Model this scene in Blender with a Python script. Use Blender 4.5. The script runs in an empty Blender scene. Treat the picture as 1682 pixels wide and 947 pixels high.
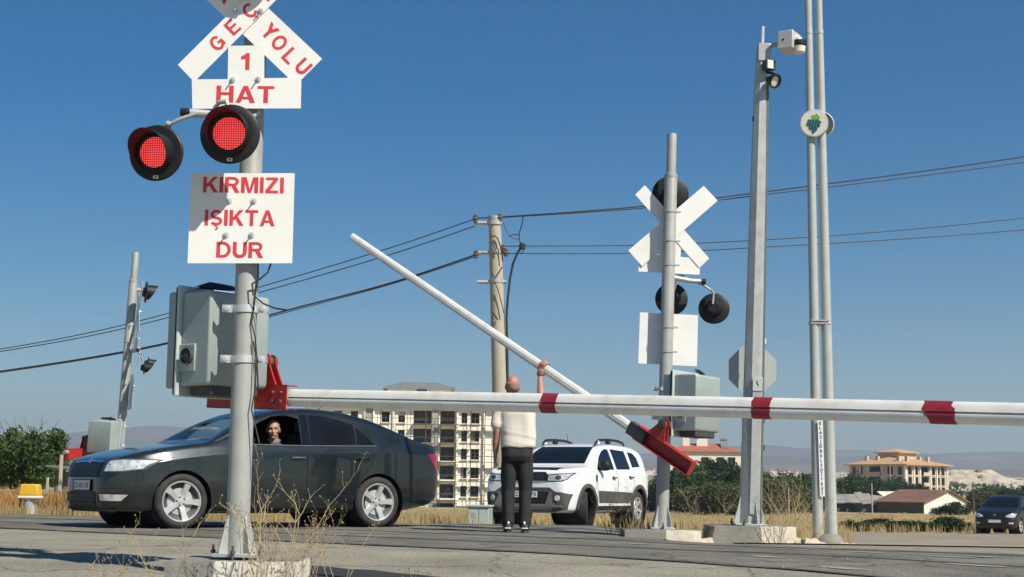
import bpy, bmesh, math, random
from mathutils import Vector, Matrix, noise
from mathutils.bvhtree import BVHTree

random.seed(7)
S = bpy.context.scene
COL = S.collection
R_ = math.radians

# ------------------------------------------------------------------ camera, sky, sun, exposure
F, CX, CY = 2430.0, 841.0, 473.5          # focal length and centre in photo pixels
EYE, PITCH, ROLL = 0.53, math.atan((800 - 473.5) / 2430.0), 0.012
CR = Matrix.Rotation(math.pi / 2 + PITCH, 3, 'X') @ Matrix.Rotation(ROLL, 3, 'Z')
cam = bpy.data.cameras.new('camera')
cam.sensor_width = 36.0
cam.lens = F / 1682.0 * 36.0
cam.clip_start, cam.clip_end = 0.05, 40000
camo = bpy.data.objects.new('camera', cam)
COL.objects.link(camo)
camo.matrix_world = Matrix.Translation((0, 0, EYE)) @ CR.to_4x4()
S.camera = camo

SUN_AZ, SUN_EL = R_(46), R_(46)            # to the right of straight behind the viewer
to_sun = Vector((math.sin(SUN_AZ) * math.cos(SUN_EL), -math.cos(SUN_AZ) * math.cos(SUN_EL), math.sin(SUN_EL)))
W = bpy.data.worlds.new('World')
S.world = W
W.use_nodes = True
nt = W.node_tree
sky = nt.nodes.new('ShaderNodeTexSky')
sky.sky_type = 'NISHITA'
sky.sun_disc = False
sky.sun_elevation = SUN_EL
sky.sun_rotation = math.pi - SUN_AZ
sky.altitude = 900
sky.air_density = 1.0
sky.dust_density = 0.4
sky.ozone_density = 2.0
bg = nt.nodes['Background']
bg.inputs['Strength'].default_value = 0.062
hsv = nt.nodes.new('ShaderNodeHueSaturation')
hsv.inputs['Saturation'].default_value = 1.58
nt.links.new(sky.outputs[0], hsv.inputs['Color'])
nt.links.new(hsv.outputs[0], bg.inputs['Color'])
sl = bpy.data.lights.new('sun', 'SUN')
sl.energy = 5.0
sl.angle = R_(0.53)
sl.color = (1.0, 0.93, 0.80)
so = bpy.data.objects.new('sun', sl)
so.rotation_euler = to_sun.to_track_quat('Z', 'Y').to_euler()
COL.objects.link(so)
S.view_settings.view_transform = 'Standard'
S.view_settings.look = 'None'
S.view_settings.exposure = 0.42
S.view_settings.gamma = 1.0
S.view_settings.use_curve_mapping = False
S.cycles.max_bounces = 6
S.cycles.diffuse_bounces = 3
S.cycles.transparent_max_bounces = 12
S.cycles.volume_bounces = 0
HAZE = 0.00024

# ------------------------------------------------------------------ helpers
def P(px, py, Y):
    """world point seen at photo pixel (px, py), Y metres ahead"""
    d = CR @ Vector(((px - CX) / F, -(py - CY) / F, -1.0))
    t = Y / d.y
    return Vector((d.x * t, Y, EYE + d.z * t))

def curve(pts):
    """monotone cubic through (x, y) points"""
    xs = [p[0] for p in pts]; ys = [p[1] for p in pts]; n = len(xs)
    d = [(ys[i + 1] - ys[i]) / (xs[i + 1] - xs[i]) for i in range(n - 1)]
    m = [d[0]] + [0 if d[i - 1] * d[i] <= 0 else 2 * d[i - 1] * d[i] / (d[i - 1] + d[i]) for i in range(1, n - 1)] + [d[-1]]
    def f(x):
        if x <= xs[0]: return ys[0]
        if x >= xs[-1]: return ys[-1]
        i = 0
        while x > xs[i + 1]: i += 1
        h = xs[i + 1] - xs[i]; t = (x - xs[i]) / h
        return ((2*t**3 - 3*t*t + 1) * ys[i] + (t**3 - 2*t*t + t) * h * m[i] + (-2*t**3 + 3*t*t) * ys[i + 1] + (t**3 - t*t) * h * m[i + 1])
    return f

def smooth(a, b, x):
    t = min(1, max(0, (x - a) / (b - a)))
    return t * t * (3 - 2 * t)

ROOTM = {}
def thing(name, label, cat, loc=(0, 0, 0), rotz=0.0, group=None, tilt=0.0, mat=None):
    o = bpy.data.objects.new(name, None)
    o.empty_display_size = 0.2
    COL.objects.link(o)
    m = Matrix.Translation(loc) @ Matrix.Rotation(tilt, 4, 'Y') @ Matrix.Rotation(rotz, 4, 'Z')
    if mat is not None: m = mat
    o.matrix_world = m
    ROOTM[o.name] = m
    o['label'] = label; o['category'] = cat
    if group: o['group'] = group
    return o

def dup(root, mat, label, group=None):
    r = root.copy(); COL.objects.link(r); r.matrix_world = mat; ROOTM[r.name] = mat
    r['label'] = label
    if group: r['group'] = group
    for ch in [o for o in root.children]:
        c = ch.copy(); COL.objects.link(c); c.parent = r
        for g in [o for o in ch.children]:
            d = g.copy(); COL.objects.link(d); d.parent = c
    return r

def tag(o, label=None, cat=None, group=None, kind=None):
    if label: o['label'] = label
    if cat: o['category'] = cat
    if group: o['group'] = group
    if kind: o['kind'] = kind
    return o

def rootm(o):
    while o.parent: o = o.parent
    return ROOTM.get(o.name, Matrix.Identity(4))

def link_mesh(name, me, mats, parent=None, world=True, smooth_deg=35, loc=None):
    for m in (mats if isinstance(mats, (list, tuple)) else [mats]):
        me.materials.append(m)
    o = bpy.data.objects.new(name, me)
    COL.objects.link(o)
    if parent is not None:
        if world: me.transform(rootm(parent).inverted())
        o.parent = parent
    elif loc is not None:
        me.transform(Matrix.Translation(-Vector(loc)))
        o.location = loc
        ROOTM[o.name] = Matrix.Translation(loc)
    if smooth_deg:
        me.shade_smooth()
        me.set_sharp_from_angle(angle=R_(smooth_deg))
    me.update()
    return o

class MB:
    def __init__(s):
        s.v = []; s.f = []; s.mi = []
    def add(s, vs, fs, M=None, mi=0):
        b = len(s.v)
        for v in vs:
            v = Vector(v)
            s.v.append(M @ v if M is not None else v)
        for f in fs:
            s.f.append([i + b for i in f]); s.mi.append(mi)
        return s
    def box(s, c, size, M=None, mi=0, taper=1.0):
        c = Vector(c); x, y, z = [k / 2 for k in size]
        vs = [(c.x + sx * x * (taper if sz > 0 else 1), c.y + sy * y * (taper if sz > 0 else 1), c.z + sz * z) for sz in (-1, 1) for sy in (-1, 1) for sx in (-1, 1)]
        return s.add(vs, [(0, 2, 3, 1), (4, 5, 7, 6), (0, 1, 5, 4), (2, 6, 7, 3), (0, 4, 6, 2), (1, 3, 7, 5)], M, mi)
    def tube(s, pts, r, n=10, cap=True, mi=0, M=None):
        pts = [Vector(p) for p in pts]; k = len(pts)
        rs = r if isinstance(r, (list, tuple)) else [r] * k
        up = None; vs = []; fs = []
        for i in range(k):
            t = (pts[min(i + 1, k - 1)] - pts[max(i - 1, 0)])
            if t.length < 1e-9: t = Vector((0, 0, 1))
            t.normalize()
            if up is None:
                a = Vector((0, 0, 1)) if abs(t.z) < 0.9 else Vector((1, 0, 0))
                u = t.cross(a).normalized()
            else:
                u = (up - t * up.dot(t))
                u = u.normalized() if u.length > 1e-6 else t.orthogonal().normalized()
            up = u; w = t.cross(u)
            for j in range(n):
                an = 2 * math.pi * j / n
                vs.append(pts[i] + (u * math.cos(an) + w * math.sin(an)) * rs[i])
        for i in range(k - 1):
            for j in range(n):
                j2 = (j + 1) % n
                fs.append((i * n + j, i * n + j2, (i + 1) * n + j2, (i + 1) * n + j))
        if cap:
            fs.append(tuple(range(n - 1, -1, -1))); fs.append(tuple((k - 1) * n + j for j in range(n)))
        return s.add(vs, fs, M, mi)
    def lathe(s, prof, n=24, M=None, mi=0, a0=0.0, a1=2 * math.pi):
        """prof: (r, z) pairs about local z"""
        full = abs(a1 - a0 - 2 * math.pi) < 1e-6
        k = n if full else n + 1
        vs = []; fs = []
        for r, z in prof:
            for j in range(k):
                a = a0 + (a1 - a0) * j / n
                vs.append((r * math.cos(a), r * math.sin(a), z))
        for i in range(len(prof) - 1):
            for j in range(n):
                j2 = (j + 1) % k
                fs.append((i * k + j, i * k + j2, (i + 1) * k + j2, (i + 1) * k + j))
        return s.add(vs, fs, M, mi)
    def prism(s, poly, z0, z1, M=None, mi=0):
        n = len(poly)
        vs = [(x, y, z0) for x, y in poly] + [(x, y, z1) for x, y in poly]
        fs = [tuple(range(n - 1, -1, -1)), tuple(range(n, 2 * n))] + [(i, (i + 1) % n, n + (i + 1) % n, n + i) for i in range(n)]
        return s.add(vs, fs, M, mi)
    def sheet(s, poly3, n, th, mi=0):
        """flat polygon of world points thickened by th along n"""
        k = len(poly3); n = Vector(n).normalized() * th
        vs = [Vector(p) for p in poly3] + [Vector(p) + n for p in poly3]
        fs = [tuple(range(k)), tuple(range(2 * k - 1, k - 1, -1))] + [((i + 1) % k, i, k + i, k + (i + 1) % k) for i in range(k)]
        return s.add(vs, fs, None, mi)
    def mesh(s, name, fix=False):
        me = bpy.data.meshes.new(name)
        me.from_pydata([tuple(v) for v in s.v], [], s.f)
        if any(s.mi): me.polygons.foreach_set('material_index', s.mi)
        if fix:
            bm = bmesh.new(); bm.from_mesh(me)
            bmesh.ops.recalc_face_normals(bm, faces=bm.faces)
            bm.to_mesh(me); bm.free()
        return me
    def build(s, name, mats, parent=None, world=True, smooth_deg=35, bevel=0.0, fix=True, loc=None, segs=2):
        o = link_mesh(name, s.mesh(name, fix), mats, parent, world, smooth_deg, loc)
        if bevel:
            m = o.modifiers.new('bevel', 'BEVEL')
            m.width = bevel; m.segments = segs; m.limit_method = 'ANGLE'; m.angle_limit = R_(40)
        return o

def frame(o, x, y):
    """4x4 with origin o, local x and y, z = x cross y"""
    x = Vector(x).normalized(); z = x.cross(Vector(y)).normalized(); y = z.cross(x)
    m = Matrix((x, y, z)).transposed().to_4x4(); m.translation = o
    return m

def zframe(o, z, hint=(0, 0, 1)):
    z = Vector(z).normalized()
    x = Vector(hint).cross(z)
    if x.length < 1e-4: x = Vector((1, 0, 0)).cross(z)
    x.normalize(); y = z.cross(x)
    m = Matrix((x, y, z)).transposed().to_4x4(); m.translation = o
    return m

# ------------------------------------------------------------------ materials
def pm(name, col, rough=0.6, metal=0.0, var=0.12, scale=6.0, bump=0.0, bscale=80.0, coat=0.0, dirt=None, dscale=1.5, damt=0.35, spec=0.5, island=0.0, trans=0.0):
    m = bpy.data.materials.new(name); m.use_nodes = True
    t = m.node_tree; N = t.nodes; L = t.links
    b = N['Principled BSDF']
    tc = N.new('ShaderNodeTexCoord')
    no = N.new('ShaderNodeTexNoise'); no.inputs['Scale'].default_value = scale; no.inputs['Detail'].default_value = 6; no.inputs['Roughness'].default_value = 0.65
    L.new(tc.outputs['Object'], no.inputs['Vector'])
    mx = N.new('ShaderNodeMix'); mx.data_type = 'RGBA'
    mx.inputs[6].default_value = (*[max(0, c * (1 - var)) for c in col], 1)
    mx.inputs[7].default_value = (*[min(1, c * (1 + var)) for c in col], 1)
    cr = N.new('ShaderNodeMapRange'); cr.inputs[1].default_value = 0.3; cr.inputs[2].default_value = 0.7
    L.new(no.outputs['Fac'], cr.inputs[0]); L.new(cr.outputs[0], mx.inputs[0])
    out = mx.outputs[2]
    if island:
        g = N.new('ShaderNodeNewGeometry')
        hs = N.new('ShaderNodeHueSaturation')
        mr = N.new('ShaderNodeMapRange'); mr.inputs[3].default_value = 1 - island; mr.inputs[4].default_value = 1 + island
        L.new(g.outputs['Random Per Island'], mr.inputs[0]); L.new(mr.outputs[0], hs.inputs['Value'])
        mh = N.new('ShaderNodeMapRange'); mh.inputs[3].default_value = 0.485; mh.inputs[4].default_value = 0.515
        wn = N.new('ShaderNodeMath'); wn.operation = 'FRACT'
        ml = N.new('ShaderNodeMath'); ml.operation = 'MULTIPLY'; ml.inputs[1].default_value = 17.3
        L.new(g.outputs['Random Per Island'], ml.inputs[0]); L.new(ml.outputs[0], wn.inputs[0]); L.new(wn.outputs[0], mh.inputs[0]); L.new(mh.outputs[0], hs.inputs['Hue'])
        L.new(out, hs.inputs['Color']); out = hs.outputs[0]
    if dirt:
        n2 = N.new('ShaderNodeTexNoise'); n2.inputs['Scale'].default_value = dscale; n2.inputs['Detail'].default_value = 8; n2.inputs['Roughness'].default_value = 0.7
        L.new(tc.outputs['Object'], n2.inputs['Vector'])
        r2 = N.new('ShaderNodeMapRange'); r2.inputs[1].default_value = 0.48; r2.inputs[2].default_value = 0.75; r2.inputs[4].default_value = damt
        L.new(n2.outputs['Fac'], r2.inputs[0])
        m2 = N.new('ShaderNodeMix'); m2.data_type = 'RGBA'; m2.inputs[7].default_value = (*dirt, 1)
        L.new(out, m2.inputs[6]); L.new(r2.outputs[0], m2.inputs[0]); out = m2.outputs[2]
    L.new(out, b.inputs['Base Color'])
    rr = N.new('ShaderNodeMapRange'); rr.inputs[3].default_value = max(0.02, rough - 0.08 * min(1, rough * 2)); rr.inputs[4].default_value = min(1, rough + 0.08)
    L.new(no.outputs['Fac'], rr.inputs[0]); L.new(rr.outputs[0], b.inputs['Roughness'])
    b.inputs['Metallic'].default_value = metal
    b.inputs['Specular IOR Level'].default_value = spec
    b.inputs['Coat Weight'].default_value = coat
    b.inputs['Coat Roughness'].default_value = 0.04
    if trans:
        b.inputs['Transmission Weight'].default_value = trans
    if bump:
        nb = N.new('ShaderNodeTexNoise'); nb.inputs['Scale'].default_value = bscale; nb.inputs['Detail'].default_value = 4
        L.new(tc.outputs['Object'], nb.inputs['Vector'])
        bp = N.new('ShaderNodeBump'); bp.inputs['Strength'].default_value = bump; bp.inputs['Distance'].default_value = 0.02
        L.new(nb.outputs['Fac'], bp.inputs['Height']); L.new(bp.outputs[0], b.inputs['Normal'])
    return m

def leafmat(name, col, island=0.45, trl=0.25):
    m = pm(name, col, rough=0.7, var=0.25, scale=0.6, island=island, spec=0.25)
    t = m.node_tree; b = t.nodes['Principled BSDF']; out = t.nodes['Material Output']
    tr = t.nodes.new('ShaderNodeBsdfTranslucent'); tr.inputs[0].default_value = (col[0] * 1.3, col[1] * 1.5, col[2] * 0.7, 1)
    ms = t.nodes.new('ShaderNodeMixShader'); ms.inputs[0].default_value = trl
    t.links.new(b.outputs[0], ms.inputs[1]); t.links.new(tr.outputs[0], ms.inputs[2]); t.links.new(ms.outputs[0], out.inputs[0])
    return m

M = {}
M['steel'] = pm('painted_grey_steel', (0.345, 0.355, 0.335), 0.48, 0.08, 0.10, 5, 0.05, 120, dirt=(0.25, 0.23, 0.2), damt=0.3)
M['galv'] = pm('galvanised_steel', (0.42, 0.44, 0.425), 0.42, 0.25, 0.14, 9, 0.04, 60, dirt=(0.3, 0.29, 0.26), damt=0.3)
M['zinc'] = pm('bright_zinc', (0.66, 0.67, 0.66), 0.32, 0.5, 0.1, 20)
M['signwhite'] = pm('sign_white', (0.80, 0.80, 0.77), 0.45, 0, 0.03, 3, dirt=(0.55, 0.52, 0.45), dscale=2.5, damt=0.22)
M['signback'] = pm('sign_back_white', (0.78, 0.78, 0.76), 0.5, 0, 0.04, 3, dirt=(0.55, 0.52, 0.46), damt=0.25)
M['red'] = pm('sign_red', (0.62, 0.045, 0.06), 0.5, 0, 0.10, 9)
M['redpaint'] = pm('red_paint', (0.42, 0.026, 0.024), 0.42, 0, 0.15, 7, 0.05, 50, dirt=(0.2, 0.03, 0.025), damt=0.5)
M['redtape'] = pm('red_tape', (0.27, 0.02, 0.035), 0.5, 0, 0.2, 30, 0.1, 40)
M['armwhite'] = pm('white_enamel', (0.76, 0.76, 0.73), 0.5, 0, 0.05, 4, 0.03, 40, dirt=(0.42, 0.37, 0.3), dscale=3.5, damt=0.6)
M['cab'] = pm('cabinet_grey_green', (0.33, 0.39, 0.38), 0.45, 0.1, 0.07, 5, 0.03, 100, dirt=(0.22, 0.23, 0.21), damt=0.3)
M['cablight'] = pm('cabinet_edge', (0.45, 0.52, 0.5), 0.45, 0.1, 0.07, 5)
M['black'] = pm('black_plastic', (0.013, 0.014, 0.016), 0.5, 0, 0.2, 12, spec=0.3)
M['blackr'] = pm('black_rubber', (0.022, 0.022, 0.023), 0.8, 0, 0.3, 14, dirt=(0.12, 0.1, 0.08), dscale=5, damt=0.35)
M['dgrey'] = pm('dark_grey_plastic', (0.05, 0.052, 0.055), 0.6, 0, 0.2, 12)
M['concrete'] = pm('concrete', (0.215, 0.21, 0.185), 0.85, 0, 0.2, 4, 0.35, 35, dirt=(0.2, 0.18, 0.15), damt=0.5)
M['polecon'] = pm('pole_concrete', (0.40, 0.365, 0.295), 0.85, 0, 0.12, 3, 0.2, 30, dirt=(0.27, 0.23, 0.17), damt=0.4)
M['whitewash'] = pm('whitewashed_concrete', (0.66, 0.62, 0.53), 0.85, 0, 0.12, 5, 0.3, 30, dirt=(0.38, 0.34, 0.27), damt=0.6)
M['wire'] = pm('cable_black', (0.02, 0.022, 0.025), 0.6)
M['rust'] = pm('weathered_iron', (0.12, 0.085, 0.065), 0.75, 0.3, 0.3, 10)

def lens_material(on=True):
    m = bpy.data.materials.new('led_lens_lit' if on else 'led_lens_dark'); m.use_nodes = True
    t = m.node_tree; N = t.nodes; L = t.links; b = N['Principled BSDF']
    b.inputs['Base Color'].default_value = (0.20, 0.01, 0.012, 1); b.inputs['Roughness'].default_value = 0.25
    if on:
        tc = N.new('ShaderNodeTexCoord'); sx = N.new('ShaderNodeSeparateXYZ'); L.new(tc.outputs['Object'], sx.inputs[0])
        facs = []
        for ax in ('X', 'Z'):
            a = N.new('ShaderNodeMath'); a.operation = 'MULTIPLY'; a.inputs[1].default_value = 2 * math.pi / 0.0148
            L.new(sx.outputs[ax], a.inputs[0])
            s_ = N.new('ShaderNodeMath'); s_.operation = 'SINE'; L.new(a.outputs[0], s_.inputs[0])
            q = N.new('ShaderNodeMapRange'); q.inputs[1].default_value = -0.75; q.inputs[2].default_value = 0.5
            L.new(s_.outputs[0], q.inputs[0]); facs.append(q)
        mu = N.new('ShaderNodeMath'); mu.operation = 'MULTIPLY'
        L.new(facs[0].outputs[0], mu.inputs[0]); L.new(facs[1].outputs[0], mu.inputs[1])
        mx = N.new('ShaderNodeMix'); mx.data_type = 'RGBA'
        mx.inputs[6].default_value = (0.30, 0.006, 0.010, 1); mx.inputs[7].default_value = (1.0, 0.10, 0.085, 1)
        L.new(mu.outputs[0], mx.inputs[0]); L.new(mx.outputs[2], b.inputs['Emission Color'])
        b.inputs['Emission Strength'].default_value = 1.0
    return m
M['lens'] = lens_material(True)
M['lensoff'] = lens_material(False)

# ------------------------------------------------------------------ ground shape
zL = curve([(-60, -.8), (0, -.66), (4, -.46), (8, -.23), (9, -.14), (10, -.06), (11, -.02), (12, 0), (23, 0), (26, -.04), (45, -.28), (75, -.7), (110, -1.3), (240, -2.6), (600, -2.5), (1500, 6), (3000, 30), (9000, 60)])
zC = curve([(-60, -.8), (0, -.66), (4, -.46), (8, -.23), (9, -.14), (10, -.06), (11, -.02), (12, 0), (20, 0), (22, -.03), (28, -.225), (45, -.64), (75, -1.22), (110, -1.8), (160, -2.35), (240, -2.8), (600, -2.5), (1500, 6), (3000, 30), (9000, 60)])
zR = curve([(-60, -.8), (0, -.66), (4, -.46), (8, -.23), (9, -.14), (10, -.06), (11, -.02), (12, 0), (15, -.03), (17, -.09), (20, -.19), (25, -.34), (35, -.56), (55, -1.0), (75, -1.36), (110, -1.8), (160, -2.2), (240, -2.6), (430, -2.0), (600, -1), (1500, 8), (3000, 32), (9000, 60)])
def H(x, y):
    u = x / max(y, 3.0)
    a = zC(y)
    l = 1 - smooth(-.26, -.14, u); r = smooth(.05, .15, u)
    z = a * (1 - l) * (1 - r) + zL(y) * l + zR(y) * r
    return z

def sheet_grid(name, A, B, nu, nv, mat, lift, skirt=0.0, jag=0.0):
    """strip between two polylines on the ground"""
    def samp(L, t):
        seg = [0.0]
        for p, q in zip(L, L[1:]): seg.append(seg[-1] + (Vector(q) - Vector(p)).length)
        d = t * seg[-1]
        for i in range(len(L) - 1):
            if d <= seg[i + 1] or i == len(L) - 2:
                k = (d - seg[i]) / max(1e-9, seg[i + 1] - seg[i])
                return Vector(L[i]).lerp(Vector(L[i + 1]), k)
    mb = MB(); vs = []
    for i in range(nu + 1):
        a, b = samp(A, i / nu), samp(B, i / nu)
        for j in range(nv + 1):
            p = a.lerp(b, j / nv)
            if jag and j == nv:
                n = noise.noise(Vector((p.x * 1.3, p.y * 1.3, 3.3))) * jag + noise.noise(Vector((p.x * 6, p.y * 6, 1.3))) * jag * .4
                p = p + (b - a).normalized() * n
            vs.append((p.x, p.y, H(p.x, p.y) + lift))
    fs = [(i * (nv + 1) + j, (i + 1) * (nv + 1) + j, (i + 1) * (nv + 1) + j + 1, i * (nv + 1) + j + 1) for i in range(nu) for j in range(nv)]
    mb.add(vs, fs)
    return tag(mb.build(name, mat, fix=True, smooth_deg=60), kind='structure')

# ------------------------------------------------------------------ ground, road, hills, air
def ground_material(name, cols, scale=0.35, fine=14.0, bump=0.4):
    m = bpy.data.materials.new(name); m.use_nodes = True
    t = m.node_tree; N = t.nodes; L = t.links; b = N['Principled BSDF']
    g = N.new('ShaderNodeNewGeometry')
    n1 = N.new('ShaderNodeTexNoise'); n1.inputs['Scale'].default_value = scale; n1.inputs['Detail'].default_value = 9; n1.inputs['Roughness'].default_value = 0.62
    L.new(g.outputs['Position'], n1.inputs['Vector'])
    cr = N.new('ShaderNodeValToRGB')
    el = cr.color_ramp.elements
    el[0].position, el[0].color = cols[0][0], (*cols[0][1], 1)
    el[1].position, el[1].color = cols[-1][0], (*cols[-1][1], 1)
    for p, c in cols[1:-1]:
        e = el.new(p); e.color = (*c, 1)
    L.new(n1.outputs['Fac'], cr.inputs[0])
    n2 = N.new('ShaderNodeTexNoise'); n2.inputs['Scale'].default_value = fine; n2.inputs['Detail'].default_value = 6
    L.new(g.outputs['Position'], n2.inputs['Vector'])
    mr = N.new('ShaderNodeMapRange'); mr.inputs[1].default_value = .25; mr.inputs[2].default_value = .75; mr.inputs[3].default_value = 0.72; mr.inputs[4].default_value = 1.28
    L.new(n2.outputs['Fac'], mr.inputs[0])
    mx = N.new('ShaderNodeMix'); mx.data_type = 'RGBA'; mx.blend_type = 'MULTIPLY'; mx.inputs[0].default_value = 1
    L.new(cr.outputs[0], mx.inputs[6]); L.new(mr.outputs[0], mx.inputs[7])
    L.new(mx.outputs[2], b.inputs['Base Color'])
    b.inputs['Roughness'].default_value = 0.92; b.inputs['Specular IOR Level'].default_value = 0.25
    bp = N.new('ShaderNodeBump'); bp.inputs['Strength'].default_value = bump; bp.inputs['Distance'].default_value = 0.03
    L.new(n2.outputs['Fac'], bp.inputs['Height']); L.new(bp.outputs[0], b.inputs['Normal'])
    return m, mx, b

def asphalt_material(name, c0, c1, crack=0.5):
    m, mx, b = ground_material(name, [(.28, tuple(k * .8 for k in c0)), (.42, c0), (.6, c1), (.75, tuple(k * 1.12 for k in c1))], 0.8, 38, 0.5)
    t = m.node_tree; N = t.nodes; L = t.links
    g = N.new('ShaderNodeNewGeometry')
    vo = N.new('ShaderNodeTexVoronoi'); vo.feature = 'DISTANCE_TO_EDGE'; vo.inputs['Scale'].default_value = 0.55
    nz = N.new('ShaderNodeTexNoise'); nz.inputs['Scale'].default_value = 1.7; nz.inputs['Detail'].default_value = 5
    L.new(g.outputs['Position'], nz.inputs['Vector'])
    ad = N.new('ShaderNodeMix'); ad.data_type = 'RGBA'; ad.blend_type = 'ADD'; ad.inputs[0].default_value = 0.9
    L.new(g.outputs['Position'], ad.inputs[6]); L.new(nz.outputs['Color'], ad.inputs[7]); L.new(ad.outputs[2], vo.inputs['Vector'])
    mr = N.new('ShaderNodeMapRange'); mr.inputs[1].default_value = 0.0; mr.inputs[2].default_value = 0.018; mr.inputs[3].default_value = crack; mr.inputs[4].default_value = 0
    L.new(vo.outputs['Distance'], mr.inputs[0])
    m2 = N.new('ShaderNodeMix'); m2.data_type = 'RGBA'; m2.inputs[7].default_value = (.045, .042, .038, 1)
    L.new(mx.outputs[2], m2.inputs[6]); L.new(mr.outputs[0], m2.inputs[0])
    # pale grit
    n3 = N.new('ShaderNodeTexNoise'); n3.inputs['Scale'].default_value = 130; n3.inputs['Detail'].default_value = 2
    L.new(g.outputs['Position'], n3.inputs['Vector'])
    m3r = N.new('ShaderNodeMapRange'); m3r.inputs[1].default_value = .62; m3r.inputs[2].default_value = .75; m3r.inputs[4].default_value = .4
    L.new(n3.outputs['Fac'], m3r.inputs[0])
    m3 = N.new('ShaderNodeMix'); m3.data_type = 'RGBA'; m3.inputs[7].default_value = (.36, .32, .26, 1)
    L.new(m2.outputs[2], m3.inputs[6]); L.new(m3r.outputs[0], m3.inputs[0])
    L.new(m3.outputs[2], b.inputs['Base Color'])
    return m

M['ground'] = ground_material('dry_field_ground', [(.30, (.13, .125, .055)), (.42, (.29, .22, .105)), (.55, (.34, .265, .13)), (.72, (.30, .235, .155))], 0.10, 5.0)[0]
M['dirt'] = ground_material('dusty_dirt', [(.3, (.27, .215, .15)), (.7, (.37, .30, .22))], 0.6, 9.0)[0]
M['asph_near'] = asphalt_material('dusty_asphalt', (.215, .203, .165), (.275, .255, .20), 0.6)
M['asph_band'] = asphalt_material('worn_asphalt', (.118, .115, .100), (.178, .170, .142), 0.7)
M['asph_side'] = asphalt_material('pale_dusty_asphalt', (.225, .20, .16), (.30, .255, .195), 0.3)
M['tar_and_shade'] = pm('tar_seam_and_shade', (.022, .022, .021), .85, 0, .3, 3)
M['rail'] = pm('rail_steel', (.16, .13, .105), .4, .7, .3, 4)

mb = MB(); NA = 240
rad = [1.5]
while rad[-1] < 9000: rad.append(rad[-1] * 1.035)
vs = [(0, 0, H(0, 0))]
for r in rad:
    for k in range(NA):
        a = 2 * math.pi * k / NA
        # finer ahead
        x, y = r * math.sin(a), r * math.cos(a)
        vs.append((x, y, H(x, y)))
fs = [(0, 1 + (k + 1) % NA, 1 + k) for k in range(NA)]
for i in range(len(rad) - 1):
    for k in range(NA):
        k2 = (k + 1) % NA
        a, b = 1 + i * NA, 1 + (i + 1) * NA
        fs.append((a + k, a + k2, b + k2, b + k))
mb.add(vs, fs)
tag(mb.build('ground', M['ground'], smooth_deg=180), kind='structure')

sheet_grid('road', [(-22, 3), (-10, 3), (0, 3), (8, 3), (24, 3)], [(-24, 24.5), (-8.2, 23.2), (-4.5, 21.6), (-1.5, 20.6), (.4, 18.4), (1.15, 16.35), (3.8, 15.6), (6.2, 14.7), (13, 12.5), (26, 8)], 160, 40, M['asph_near'], .016, jag=.12)
A_ = Vector((.785, -.62)).normalized(); N_ = Vector((.62, .785)).normalized()
def along(p, t, q): return (p[0] + A_.x * t + N_.x * q, p[1] + A_.y * t + N_.y * q)
B0 = (.29, 11.8)
sheet_grid('crossing_pavement', [along(B0, t, 0) for t in (-17, -8, 0, 8)], [along(B0, -17, 4.45), along(B0, -8, 4.45), along(B0, -2, 4.45), along(B0, 1.2, 3.4), along(B0, 8, 2.9)], 140, 30, M['asph_band'], .022, jag=.05)
sheet_grid('far_road', [(-1.7, 20.2), (1.3, 16.5)], [(.0, 30.5), (4.6, 29.5)], 8, 40, M['asph_band'], .019)
sheet_grid('side_road', [(4.1, 17.6), (6.7, 30), (10.3, 46), (12.9, 57), (30, 63)], [(13, 13), (22, 22), (34, 34), (46, 46), (60, 60)], 60, 20, M['asph_side'], .018)
sheet_grid('verge', [(2.5, 15.9), (3.9, 15.4), (6.4, 14.6), (13, 12.2)], [(2.6, 23), (4.6, 22), (9, 19), (16, 16)], 30, 12, M['dirt'], .030, jag=.2)
rs = random.Random(11)
for q, lab in ((1.45, 'near'), (2.885, 'far')):
    mb = MB()
    for a in range(-170, 80, 4):
        p0, p1 = along(B0, a / 10, q), along(B0, a / 10 + .4, q)
        mb.tube([(p0[0], p0[1], H(*p0) + .000), (p1[0], p1[1], H(*p1) + .000)], .032, 6, cap=False)
    tag(mb.build('rail', M['rail']), ('flush worn steel rail nearer the viewer' if lab == 'near' else 'flush worn steel rail nearer the man in pale shirt'), 'rail', 'rails in the crossing')
# dark joints along the edges of the crossing pavement: irregular tarred gaps
def seam(q, t0, t1, wmax, seed):
    mb = MB(); vs = []; r = random.Random(seed); n = 130
    for i in range(n + 1):
        t = t0 + (t1 - t0) * i / n
        w = wmax * max(.12, .5 + .9 * noise.noise(Vector((t * .9, q, seed)))) 
        o = .04 * noise.noise(Vector((t * 2.1, q, seed + 5)))
        for e in (-w, w):
            p = along(B0, t, q + o + e); vs.append((p[0], p[1], H(*p) + .028))
    mb.add(vs, [(2 * i, 2 * i + 2, 2 * i + 3, 2 * i + 1) for i in range(n)])
    tag(mb.build('road_joint', M['tar_and_shade']), kind='structure')
seam(0, -17, 8, .045, 1); seam(4.45, -17, -1.0, .05, 2); seam(1.38, -17, 8, .018, 3); seam(2.80, -17, 8, .018, 4)
# ragged dark sheet painted in for the foreground shade at the bottom edge, right of the pale block
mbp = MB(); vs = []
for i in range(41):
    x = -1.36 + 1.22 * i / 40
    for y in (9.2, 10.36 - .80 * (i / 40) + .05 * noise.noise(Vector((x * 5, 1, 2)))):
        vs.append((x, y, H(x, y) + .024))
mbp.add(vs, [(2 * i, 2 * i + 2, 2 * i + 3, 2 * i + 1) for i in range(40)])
tag(mbp.build('road_shade', M['tar_and_shade']), kind='structure')

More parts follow.
